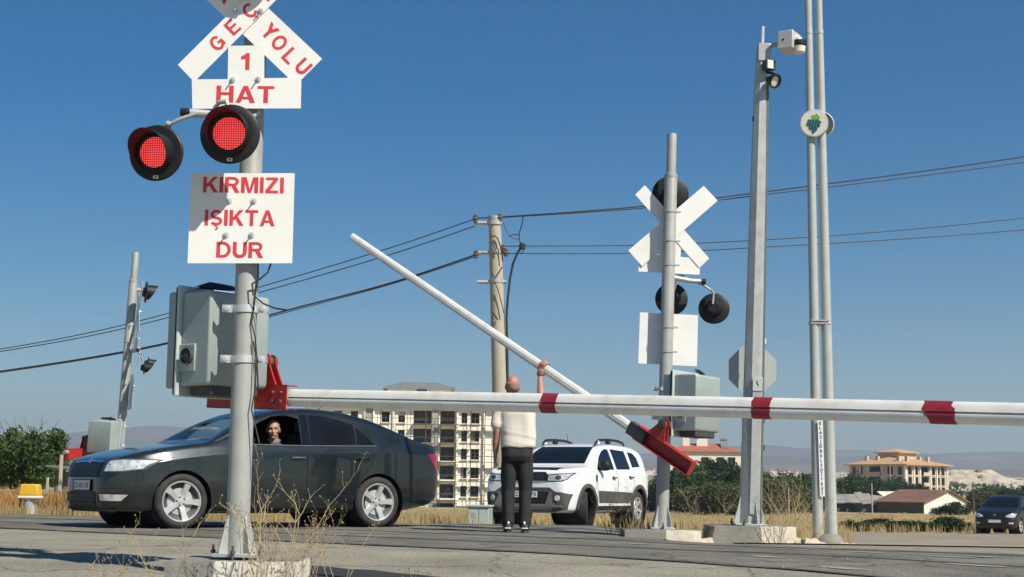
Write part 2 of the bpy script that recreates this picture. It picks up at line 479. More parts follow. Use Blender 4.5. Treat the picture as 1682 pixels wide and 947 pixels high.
# hills
def hills(name, dist, ridge, mat, seed, depth=1800, amp=.18):
    mb = MB(); nu, nv = 220, 26
    vs = []
    for i in range(nu + 1):
        px = -900 + 3500 * i / nu
        yp = ridge(px)
        z1 = P(px, yp, dist).z
        ux = (px - CX) / F
        for j in range(nv + 1):
            k = j / nv
            y = dist - depth * (1 - k)
            hgt = k ** 1.3
            nn = noise.fractal(Vector((ux * 9 + seed, k * 3.0, seed)), 1.0, 2.2, 6)
            z0 = zC(dist - depth) - 3
            z = z0 + (z1 - z0) * (hgt * (1 + amp * nn * (1 - k * .55) * 2.2))
            vs.append((ux * dist * (y / dist), y, z))
        vs.append((ux * dist, dist + 500, zC(dist)))
    m = nv + 2
    mb.add(vs, [(i * m + j, (i + 1) * m + j, (i + 1) * m + j + 1, i * m + j + 1) for i in range(nu) for j in range(m - 1)])
    return tag(mb.build(name, mat, smooth_deg=60), kind='structure')
M['hill'] = ground_material('bare_hillside', [(.35, (.10, .085, .07)), (.5, (.16, .135, .11)), (.68, (.23, .195, .155))], 0.004, 0.05, 0)[0]
rj = lambda px, s, a: a * noise.fractal(Vector((px * .006, s, 0)), 1, 2, 5)
rd1 = curve([(-900, 700), (-200, 712), (60, 716), (180, 700), (240, 692), (300, 698), (380, 716), (520, 735), (700, 742), (900, 738), (1060, 741), (1180, 735), (1260, 733), (1330, 739), (1480, 742), (1560, 739), (1682, 743), (2100, 735), (2600, 740)])
hills('hills', 5200, lambda px: rd1(px) + rj(px, 2, 5), M['hill'], 4.0)
rd2 = curve([(-900, 740), (0, 745), (400, 757), (900, 760), (1100, 757), (1300, 752), (1420, 752), (1600, 757), (2600, 755)])
hills('hills', 3400, lambda px: rd2(px) + rj(px, 7, 4), M['hill'], 9.0, 900)

# the pale quarry face behind the tan building
M['quarry'] = ground_material('pale_quarry_rock', [(.3, (.27, .23, .18)), (.5, (.40, .35, .28)), (.7, (.46, .41, .34))], 0.05, .35, .5)[0]
mb = MB(); vs = []; nu, nv = 60, 14
top = curve([(1500, 790), (1545, 772), (1570, 770), (1625, 770), (1640, 776), (1655, 783), (1690, 785), (1760, 788), (1900, 792)])
bot = 806
for i in range(nu + 1):
    px = 1500 + 400 * i / nu
    for j in range(nv + 1):
        k = j / nv
        Y = 700 + 22 * k + 7 * noise.fractal(Vector((px * .03, k * 2.5, 1)), 1, 2, 5)
        p = P(px, bot + (top(px) + 1.5 * noise.noise(Vector((px * .1, 0, 0))) - bot) * k, 700)
        s_ = Y / 700
        vs.append((p.x * s_, Y, p.z))
    vs.append((vs[-1][0] * 1.15, 830, vs[-1][2] - 6))
m = nv + 2
mb.add(vs, [(i * m + j, (i + 1) * m + j, (i + 1) * m + j + 1, i * m + j + 1) for i in range(nu) for j in range(m - 1)])
tag(mb.build('quarry_cliff', M['quarry'], smooth_deg=60), kind='structure')

# air
hz = MB().box((0, 3000, 130), (16000, 7200, 280)).build('haze', [], smooth_deg=0)
hm = bpy.data.materials.new('haze_air'); hm.use_nodes = True
t = hm.node_tree; t.nodes.remove(t.nodes['Principled BSDF'])
pv = t.nodes.new('ShaderNodeVolumePrincipled')
pv.inputs['Color'].default_value = (.68, .82, .97, 1); pv.inputs['Density'].default_value = HAZE; pv.inputs['Anisotropy'].default_value = 0.2
t.links.new(pv.outputs[0], t.nodes['Material Output'].inputs['Volume'])
hz.data.materials.append(hm); tag(hz, kind='stuff')

# ------------------------------------------------------------------ writing
def glyphs(text, box_h=None, bold=.018, res=3):
    """triangulated outline of a word in the xz plane, centred, unit cap height"""
    c = bpy.data.curves.new('lettering', 'FONT')
    c.body = text; c.size = 1; c.offset = bold; c.resolution_u = res
    o = bpy.data.objects.new('lettering', c); COL.objects.link(o)
    dg = bpy.context.evaluated_depsgraph_get()
    me = bpy.data.meshes.new_from_object(o.evaluated_get(dg))
    vs = [v.co.copy() for v in me.vertices]; fs = [list(p.vertices) for p in me.polygons]
    bpy.data.objects.remove(o); bpy.data.curves.remove(c); bpy.data.meshes.remove(me)
    return vs, fs
_cap = glyphs('H')
CAP0, CAP1 = min(v.y for v in _cap[0]), max(v.y for v in _cap[0])
def put_text(mb, text, centre, right, up, height, width=None, bold=.018, thick=.0015):
    """cap height `height`; fitted to `width` if given; centre is the centre of the cap box"""
    vs, fs = glyphs(text, bold=bold)
    x0, x1 = min(v.x for v in vs), max(v.x for v in vs)
    sy = height / (CAP1 - CAP0); sx = width / (x1 - x0) if width else sy
    r, u = Vector(right).normalized(), Vector(up).normalized(); n = r.cross(u)
    c = Vector(centre)
    mb.add([c + r * ((v.x - (x0 + x1) / 2) * sx) + u * ((v.y - (CAP0 + CAP1) / 2) * sy) for v in vs], fs)

# bold sans capitals for the crossing boards: strokes 1 high
def _arc(cx, cy, rx, ry, a0, a1, n=14):
    return [(cx + rx * math.cos(R_(a0 + (a1 - a0) * i / n)), cy + ry * math.sin(R_(a0 + (a1 - a0) * i / n))) for i in range(n + 1)]
SW = .20
def _v(x, y0=0, y1=1): return [(x - SW / 2, y0), (x + SW / 2, y0), (x + SW / 2, y1), (x - SW / 2, y1)]
def _h(x0, x1, y, w=.165): return [(x0, y - w / 2), (x1, y - w / 2), (x1, y + w / 2), (x0, y + w / 2)]
_C = lambda a0, a1: ('s', _arc(.42, .5, .325, .415, a0, a1, 20), .18)
_ced = lambda x: [[(x - .05, .0), (x + .07, .0), (x + .05, -.08), (x - .07, -.08)], ('s', _arc(x + .0, -.17, .09, .075, 70, -130, 8), .075)]
LET = {
 'I': (.20, [_v(.10)]), 'İ': (.20, [_v(.10), [(.005, 1.07), (.195, 1.07), (.195, 1.24), (.005, 1.24)]]),
 'E': (.70, [_v(.10), _h(.195, .70, .0825), _h(.195, .66, .52), _h(.195, .69, .9175)]),
 'L': (.68, [_v(.10), _h(.195, .68, .0825)]),
 'T': (.74, [_h(0, .74, .9175), _v(.37, 0, .835)]),
 'H': (.76, [_v(.10), _v(.66), _h(.195, .565, .53)]),
 'K': (.80, [_v(.10), [(.195, .27), (.195, .53), (.55, 1), (.80, 1)], [(.30, .49), (.44, .66), (.82, 0), (.585, 0)]]),
 'Z': (.70, [_h(.03, .68, .9175), _h(0, .70, .0825), [(0, .165), (.25, .165), (.68, .835), (.43, .835)]]),
 'Y': (.80, [_v(.40, 0, .42), [(.0, 1), (.23, 1), (.495, .55), (.495, .42), (.305, .42)], [(.57, 1), (.80, 1), (.495, .42), (.305, .42), (.305, .5)]]),
 'M': (.92, [_v(.095), _v(.825), [(.19, 1), (.19, .68), (.385, 0), (.46, 0), (.46, .26), (.28, 1)], [(.73, 1), (.73, .68), (.535, 0), (.46, 0), (.46, .26), (.64, 1)]]),
 'A': (.86, [[(0, 0), (.22, 0), (.43, .73), (.43, 1), (.33, 1)], [(.86, 0), (.64, 0), (.43, .73), (.43, 1), (.53, 1)], _h(.25, .61, .28, .15)]),
 '1': (.50, [_v(.36), [(.265, .66), (.265, .84), (.30, 1), (.265, .93), (.04, .80), (.04, .62)], [(.265, .86), (.31, 1), (.265, 1)]]),
 'O': (.84, [_C(0, 360)]), 'Ç': (.80, [_C(38, 322)] + _ced(.42)),
 'G': (.86, [_C(38, 345), _v(.735, .1, .45), _h(.46, .83, .47)]),
 'U': (.74, [('s', [(.095, 1)] + _arc(.37, .36, .275, .275, 180, 360, 14) + [(.645, 1)], SW)]),
 'D': (.78, [_v(.095), ('s', [(.19, .0825), (.33, .0825)] + _arc(.33, .5, .35, .4175, -90, 90, 14) + [(.19, .9175)], .175)]),
 'R': (.78, [_v(.095), ('s', [(.19, .9175), (.45, .9175)] + _arc(.45, .71, .21, .2075, 90, -90, 10) + [(.19, .5025)], .165), [(.34, .42), (.58, .46), (.80, 0), (.56, 0)]]),
 'Ş': (.72, [('s', _arc(.355, .70, .25, .21, 25, 270, 14)[:-1] + _arc(.36, .285, .265, .2, 90, -155, 14), .175)] + _ced(.36)),
}
def word_mesh(text, gap=.10):
    vs = []; fs = []; x = 0; lay = 0
    for ch in text:
        wd, pieces = LET[ch]
        for p in pieces:
            lay += 1; d = lay % 6; b = len(vs)
            if p[0] == 's':
                path, w = p[1], p[2]; n = len(path); closed = (Vector(path[0]) - Vector(path[-1])).length < 1e-4
                for i in range(n):
                    a = Vector(path[(i - 1) % (n - 1)] if closed else path[max(i - 1, 0)]); c = Vector(path[(i + 1) % (n - 1)] if closed and i == n - 1 else path[min(i + 1, n - 1)])
                    if closed and i == n - 1: c = Vector(path[1]); a = Vector(path[n - 2])
                    if closed and i == 0: a = Vector(path[n - 2])
                    t = (c - a).normalized(); q = Vector((-t.y, t.x)) * w / 2; o = Vector(path[i])
                    vs += [(x + o.x + q.x, o.y + q.y, d), (x + o.x - q.x, o.y - q.y, d)]
                fs += [(b + 2 * i, b + 2 * i + 1, b + 2 * i + 3, b + 2 * i + 2) for i in range(n - 1)]
            else:
                vs += [(x + a, c, d) for a, c in p]; fs.append(tuple(range(b, b + len(p))))
        x += wd + gap
    return vs, fs, x - gap
def put_word(mb, text, centre, right, up, height, width=None):
    vs, fs, tw_ = word_mesh(text)
    r, u = Vector(right).normalized(), Vector(up).normalized(); n = r.cross(u); c = Vector(centre)
    sx = width / tw_ if width else height
    mb.add([c + r * ((v[0] - tw_ / 2) * sx) + u * ((v[1] - .5) * height) + n * (v[2] * .00012) for v in vs], fs)
# worn paint remnants and pale scuffs on the crossing pavement
M['scuff'] = pm('worn_paint', (.27, .26, .22), .9, 0, .2, 9)
for i, (px, Y, w_) in enumerate(((1300, 13.2, .18), (1335, 13.3, .10), (1425, 12.6, .16), (1262, 11.6, .16), (1562, 11.9, .22), (1610, 12.0, .18), (1600, 11.0, .25), (1385, 10.6, .2), (1460, 13.0, .1), (1045, 14.0, .14))):
    p = P(px, 900, Y); mb = MB(); vs = []
    for k in range(14):
        a = 6.283 * k / 14; e = 1 + .5 * noise.noise(Vector((math.cos(a) * 2, math.sin(a) * 2, i * 3.7)))
        q = Vector((p.x, Y, 0)) + A_.to_3d() * math.cos(a) * w_ * e + N_.to_3d() * math.sin(a) * .06 * e
        vs.append((q.x, q.y, H(q.x, q.y) + .027))
    tag(mb.add(vs, [tuple(range(14))]).build('road_marking', M['scuff']), kind='structure')

# ------------------------------------------------------------------ level crossing equipment
XV, ZV = Vector((1, 0, 0)), Vector((0, 0, 1))
YN = 9.5
G0 = P(389, 914, YN)                        # foot of the nearest signal pole
def S_(px, py, dy=0.0): return P(px, py, YN + dy) - G0

def base_fittings(root, r, w, h, mat=None, n=4, rot=math.pi / 4):
    mat = mat or M['galv']
    b = MB().box((0, 0, .012), (w, w, .024)); b.build('base_plate', mat, root, world=False, bevel=.004)
    for k in range(4):
        a = k * math.pi / 2 + rot
        m = Matrix.Rotation(a, 4, 'Z')
        g = MB(); t = .006
        g.add([(r * .9, -t, .024), (w * .52, -t, .024), (w * .52, -t, .05), (r * .9 + .012, -t, h), (r * .9, -t, h), (r * .9, t, .024), (w * .52, t, .024), (w * .52, t, .05), (r * .9 + .012, t, h), (r * .9, t, h)],
              [(0, 1, 2, 3, 4), (9, 8, 7, 6, 5), (0, 5, 6, 1), (1, 6, 7, 2), (2, 7, 8, 3), (3, 8, 9, 4), (4, 9, 5, 0)], m)
        g.build('gusset', mat, root, world=False)
        c = m @ Matrix.Rotation(math.pi / 4, 4, 'Z') @ Vector((w * .56, 0, 0))
        bo = MB().tube([c + Vector((0, 0, -.02)), c + Vector((0, 0, .075))], .008, 8)
        bo.tube([c + Vector((0, 0, .024)), c + Vector((0, 0, .042))], .017, 6)
        bo.build('anchor_bolt', M['rust'], root, world=False)

def board(root, name, poly, dy, th, letters, mat):
    """flat sign traced in local x-z, facing -y"""
    pts = [Vector((p.x, dy, p.z)) for p in poly]
    o = MB().sheet(pts, (0, 1, 0), th).build(name, mat, root, world=False, smooth_deg=0)
    if letters:
        lb = MB()
        for txt, c, right, up, h, w, bold in letters:
            put_word(lb, txt, Vector((c.x, dy - .0015, c.z)), right, up, h, w)
        lb.build('lettering', M['red'], o, world=False, smooth_deg=0, fix=False)
    return o

def sign_bolts(parent, spots, dy):
    for p in spots:
        c = Vector((p.x, dy, p.z))
        b = MB().tube([c, c + Vector((0, -.012, 0))], .013, 6)
        b.tube([c + Vector((0, -.012, 0)), c + Vector((.004, -.045, .003))], .0055, 6)
        b.lathe([(0.0, .001), (.02, .001), (.02, -.003), (0, -.003)], 12, zframe(c + Vector((0, -.002, 0)), (0, 1, 0)))
        b.build('bolt', M['zinc'], parent, world=False)

def signal_lamp(root, c, face, R, mark=True):
    """round black backboard with a tunnel visor; c is the centre of the backboard"""
    m = zframe(c, face)
    bb = MB().lathe([(0, -.10), (.06, -.10), (.085, -.075), (.10, -.02), (R * .93, -.012), (R, -.004), (R, .004), (R * .95, .012), (R * .72, .016), (.0, .016)], 40, m)
    o = bb.build('signal_lamp', M['black'], root, world=False)
    rv = R * .70; ln = .17
    v = MB(); vs = []; n = 40
    # visor: tube cut obliquely, long above and short below
    for k in range(n):
        a = 2 * math.pi * k / n
        up = math.sin(a)
        L_ = .045 + ln * (max(0, .5 + .5 * up)) ** .8
        for rr, z in ((rv, .012), (rv * .985, .012 + L_), (rv * .955, .012 + L_), (rv * .95, .02)):
            vs.append((rr * math.cos(a), rr * math.sin(a), z))
    fs = [(k * 4 + j, ((k + 1) % n) * 4 + j, ((k + 1) % n) * 4 + j + 1, k * 4 + j + 1) for k in range(n) for j in range(3)]
    v.add(vs, fs, m); v.build('visor', M['black'], o, world=False)
    rl = R * .545
    MB().lathe([(rv * .95, .018), (rl + .008, .018), (rl + .004, .03), (rl, .03)], 36, m).build('lens_ring', M['dgrey'], o, world=False)
    MB().lathe([(rl, .028), (rl * .7, .034), (rl * .35, .037), (0.0005, .038)], 36, m).build('lens', M['lens'], o, world=False)
    mk = MB().box((0.005, -R * .87, .0165), (.034, .02, .003), m); mk.build('maker_mark', M['signwhite'], o, world=False)
    mk = MB().box((0.007, -R * .87, .0187), (.016, .009, .001), m); mk.box((0.0, -R * .868, .0187), (.004, .014, .001), m)
    mk.build('maker_mark', M['dgrey'], o, world=False)
    return o

sig = thing('crossing_signal', 'nearest crossing signal with lit red lamps and red Turkish lettering on white boards', 'crossing signal', G0, 0, 'crossing signals')
b = MB().lathe([(.074, .0), (.074, 4.05), (.071, 4.06), (.056, 4.07), (.056, 4.52), (.05, 4.54), (0, 4.54)], 28)
b.lathe([(.0765, 4.02), (.0765, 4.06), (.07, 4.065)], 28); b.lathe([(.0755, 1.98), (.0755, 1.995)], 28)
b.build('pole', M['steel'], sig, world=False)
base_fittings(sig, .074, .27, .26)
def ring(root, z, name='clamp', mat='galv', r=.078):
    b = MB().lathe([(r, z - .011), (r + .003, z - .011), (r + .003, z + .011), (r, z + .011)], 24)
    b.box((-.1, 0, z), (.05, .012, .02)); b.build(name, M[mat], root, world=False)
for z in (2.0, 2.28, 3.0, 3.28, 3.62): ring(sig, z)
# X boards: 'DEMIR YOLU' falls to the right, 'GECIDI' rises to the right in front of it
def mirror(a, b, c):    # continue an edge through the crossing point
    return a
d1 = (0.703, 0.711); X0 = (408.5, 13.5)
LB = [S_(513, 145, -.115), S_(529, 96, -.115), S_(300, -119, -.115), S_(258, -76, -.115), S_(481, 141, -.115)]
LBp = [S_(529, 96, -.115), S_(322, -99, -.115), S_(279, -59, -.115), S_(486, 139, -.115)]
let = []
ux, uy = Vector((.71, 0, -.70)), Vector((.70, 0, .71))
for ch, px, py in (('Y', 443, 51), ('O', 459, 69.5), ('L', 477, 91), ('U', 498, 109), ('R', 371, -9), ('İ', 359, -22), ('M', 343, -38), ('E', 326, -55), ('D', 311, -70)):
    let.append((ch, S_(px, py, -.115), ux, uy, 27 / 257, None, .02))
o = board(sig, 'sign_board', LBp, -.112, .003, let, M['signwhite'])
RBp = [S_(292, 106, -.12), S_(492, -93, -.12), S_(518, -65, -.12), S_(319, 134, -.12)]
let = []
ux, uy = Vector((.705, 0, .705)), Vector((-.705, 0, .705))
for ch, px, py in (('G', 357, 70), ('E', 382, 44), ('Ç', 410, 17), ('İ', 434, -8), ('D', 458, -33), ('İ', 480, -56)):
    let.append((ch, S_(px, py, -.12), ux, uy, 26 / 257, None, .02))
o = board(sig, 'sign_board', RBp, -.120, .003, let, M['signwhite'])
sign_bolts(o, [S_(387, 19, -.12), S_(428, 18, -.12)], -.12)
PL = [S_(x, y, -.128) for x, y in ((375, 75), (434, 74), (434, 128), (495, 127), (494, 177.5), (316, 178), (315, 130), (374, 129.5))]
o = board(sig, 'sign_plate', PL, -.128, .003, [('1', S_(403, 100.5, -.128), XV, ZV, 29 / 258, 17 / 258, .035), ('HAT', S_(403, 154.5, -.128), XV, ZV, 29 / 258, 97 / 258, .035)], M['signwhite'])
sign_bolts(o, [S_(382, 131, -.128), S_(424, 130, -.128)], -.128)
WP = [S_(x, y, -.11) for x, y in ((314, 284), (484, 284), (480, 432), (308, 432))]
o = board(sig, 'warning_plate', WP, -.11, .003, [('KIRMIZI', S_(400, 303.5, -.11), XV, ZV, 26.5 / 257, 134 / 257, .028), ('IŞIKTA', S_(394, 357.5, -.11), XV, ZV, 26.5 / 257, 116 / 257, .028), ('DUR', S_(394, 410, -.11), XV, ZV, 26.5 / 257, 77 / 257, .028)], M['signwhite'])
sign_bolts(o, [S_(376, 330, -.11), S_(417, 330, -.11), S_(371, 386, -.11), S_(413, 386, -.11)], -.11)
# lamps and their arm
c1, c2 = S_(378, 220, -.34), S_(257, 251, -.24)
signal_lamp(sig, c1, (-.03, -1, -.05), 50 / 262)
signal_lamp(sig, c2, (-.16, -1, -.06), 47 / 260)
signal_lamp(sig, Vector((-.02, -.22, 3.87)), (0, -1, 0), .215)
b = MB().tube([Vector((0, -.02, S_(400, 187).z)), S_(346, 187, -.1), S_(312, 185, -.12)], .028, 14)
b.tube([S_(366, 187, -.06), S_(352, 178, -.13), S_(360, 168, -.17), S_(372, 166, -.18)], .016, 10)
b.tube([S_(372, 166, -.17), S_(378, 185, -.18), c1 + Vector((0, .09, .05))], .016, 10)
b.tube([S_(426, 183, -.08), S_(418, 190, -.1), S_(395, 190, -.1)], .014, 8)
b.build('lamp_arm', M['galv'], sig, world=False)
MB().tube([S_(310, 185, -.12), S_(297, 185, -.12)], .032, 18).build('arm_cap', M['black'], sig, world=False, bevel=.006)
b = MB().tube([S_(324, 186, -.13), S_(296, 195, -.15), S_(276, 205, -.16), S_(270, 214, -.14), c2 + Vector((0.03, .1, .04))], .013, 10)
b.lathe([(.022, -.016), (.022, .016)], 12, zframe(S_(277, 204, -.16), (1, 0, -.4)))
b.build('lamp_hanger', M['steel'], sig, world=False)
MB().tube([Vector((.0, .0, 3.9)), Vector((-.02, -.14, 3.9))], .03, 12).build('lamp_arm', M['galv'], sig, world=False)

cables = MB()
cables.tube([S_(c[0], c[1], d) for c, d in (((424, 432), -.06), ((424, 455), -.05), ((420, 480), -.05), ((417, 505), -.06), ((413, 530), -.07), ((419, 552), -.07), ((422, 590), -.05), ((424, 640), -.02))], .0055, 6)
cables.tube([S_(c[0], c[1], d) for c, d in (((445, 432), -.06), ((440, 447), -.08), ((427, 458), -.1), ((414, 466), -.1), ((416, 484), -.1), ((432, 498), -.1), ((452, 506), -.12), ((472, 509), -.14))], .006, 6)
cables.tube([S_(c[0], c[1], d) for c, d in (((416, 560), -.07), ((421, 590), -.07), ((419, 640), -.07), ((413, 672), -.08), ((424, 720), -.09), ((432, 756), -.1))], .005, 6)
tag(cables.build('signal_cable', M['wire'], loc=G0 + Vector((.1, -.08, 1.6)) if False else None, world=False), 'loose black cables hanging down beside the nearest grey signal pole', 'cable').matrix_world = Matrix.Translation(G0)

GF = P(1087, 869, 16.8)
MF = Matrix.Translation(GF) @ Matrix.Rotation(.028, 4, 'Y') @ Matrix.Rotation(math.pi, 4, 'Z')
sig2 = dup(sig, MF, 'crossing signal seen from behind, blank white boards, standing right of the white SUV')
for ch in sig2.children:
    if ch.name.startswith('sign_plate'): ch.location.z += .05
    if ch.name.startswith('sign_board'): ch.location.z -= .05
XL = P(187, 850, 25)
GL = Vector((XL.x, 25, H(XL.x, 25) - .08))
ML = Matrix.Translation(GL) @ Matrix.Rotation(.036, 4, 'Y') @ Matrix.Rotation(R_(110), 4, 'Z')
sig3 = dup(sig, ML, 'edge-on crossing signal rising behind the bonnet of the dark sedan')

for ch in sig3.children:
    if ch.name.startswith('signal_lamp'):
        z_ = sum(v.co.z for v in ch.data.vertices) / len(ch.data.vertices)
        c_ = Vector((-.02, -.22, 3.87)) if z_ > 3.5 else min((c1, c2), key=lambda q: abs(q.x - sum(v.co.x for v in ch.data.vertices) / len(ch.data.vertices)))
        k_ = .86 if z_ > 3.5 else .62
        ch.scale = (k_, k_, k_); ch.location = c_ * (1 - k_)

# gate drive cabinet clamped to each pole
AL = Vector((.785, -.62, 0)).normalized(); BL = Vector((.62, .785, 0)).normalized()
def cabinet(mat, label, flip, sticker=False, off=(0, 0, 0), scl=1.07):
    root = thing('gate_mechanism', label, 'barrier cabinet', mat=mat, group='barrier cabinets')
    C0 = Vector((-.225, .34, 0)) - AL * .03 + Vector(off); m = frame(C0, AL, BL) @ Matrix.Translation((0, 0, 1.375)) @ Matrix.Scale(scl, 4) @ Matrix.Translation((0, 0, -1.40))          # x along the arm, y away, z up
    if flip: m = m @ Matrix.Scale(-1, 4, Vector((1, 0, 0)))
    b = MB()
    prof = [(-.05, 1.13), (.19, 1.13), (.21, 1.16), (.21, 1.69), (.19, 1.71), (-.05, 1.71)]
    vs = []
    for y, k in ((-.24, .0), (.24, .0)):
        for x, z in prof: vs.append((x, y, z))
    n = len(prof)
    b.add(vs, [tuple(range(n)), tuple(range(2 * n - 1, n - 1, -1))] + [((i + 1) % n, i, n + i, n + (i + 1) % n) for i in range(n)], m)
    b.build('housing', M['cab'], root, world=False, bevel=.022, segs=3)
    MB().box((.085, 0, 1.105), (.20, .38, .07), m).build('housing_base', M['dgrey'], root, world=False, bevel=.015)
    d = MB().box((-.15, 0, 1.42), (.10, .47, .60), m).build('door', M['cab'], root, world=False, bevel=.02, segs=3)
    MB().box((-.082, 0, 1.41), (.022, .53, .67), m).build('door_seal', M['black'], d, world=False, bevel=.01)
    MB().box((-.060, 0, 1.41), (.018, .545, .685), m).build('flange', M['cablight'], root, world=False, bevel=.008)
    # lock plate on the side that faces the road
    s = -1 if not flip else 1
    lk = MB().box((.02, s * .247, 1.30), (.15, .014, .17), m).build('lock_plate', M['cab'], root, world=False, bevel=.006)
    lm = m @ zframe(Vector((.035, s * .262, 1.31)), (0, s, 0))
    l2 = MB().lathe([(.0, .008), (.028, .008), (.03, .0), (.042, .0), (.042, .014), (.05, .014), (.05, -.01)], 20, lm)
    l2.box((0, 0, .012), (.05, .014, .012), lm); l2.build('lock', M['dgrey'], lk, world=False)
    st = MB().tube([Vector((.05, -.1, 1.715)), Vector((.05, -.1, 1.76))], .012, 8, M=m)
    st.add([(.0, -.20, 1.745), (.03, -.10, 1.785), (.06, .06, 1.775), (.11, .08, 1.752), (.10, -.02, 1.742), (.06, -.2, 1.738)], [(0, 1, 2, 3, 4, 5)], m)
    st.add([(.0, -.20, 1.735), (.03, -.10, 1.765), (.06, .06, 1.76), (.11, .08, 1.742), (.10, -.02, 1.732), (.06, -.2, 1.728)], [(5, 4, 3, 2, 1, 0)], m)
    st.build('aerial_bracket', M['black'], root, world=False)
    if sticker:
        sm = MB().box((.2125, -.03, 1.36), (.003, .07, .07), m).build('sticker', M['signwhite'], root, world=False)
        MB().box((.2145, -.03, 1.35), (.002, .05, .035), m).build('sticker_panel', M['polecon'], sm, world=False)
        MB().box((.2125, -.03, 1.43), (.003, .06, .016), m).build('sticker', M['signwhite'], root, world=False)
    for z in (1.25, 1.575):
        c = MB().lathe([(.078, z - .024), (.082, z - .024), (.082, z + .024), (.078, z + .024)], 28)
        q = frame(Vector((0, 0, z)), Vector((0, -1, 0)), Vector((1, 0, 0)))
        # flat lugs out to the housing face
        for sy in (-1, 1):
            c.box((.03, sy * .105, 0), (.012, .08, .05), q)
            c.tube([q @ Vector((.05, sy * .115, 0)), q @ Vector((-.20, sy * .115, 0))], .008, 8)
            c.lathe([(.0, .014), (.014, .014), (.016, .004), (.024, .003), (.024, -.002)], 12, q @ zframe(Vector((.037, sy * .115, 0)), (1, 0, 0)))
        c.build('clamp', M['zinc'], root, world=False)
    return root
cabinet(Matrix.Translation(G0), 'grey green barrier cabinet clamped to the nearest signal pole', False)
cabinet(MF, 'grey green barrier cabinet with small sticker, on the pole beside the white SUV', True, True)
cabinet(ML, 'small grey barrier cabinet showing above the bonnet of the dark sedan', True, False, (.05, -.10, -.02), .92)

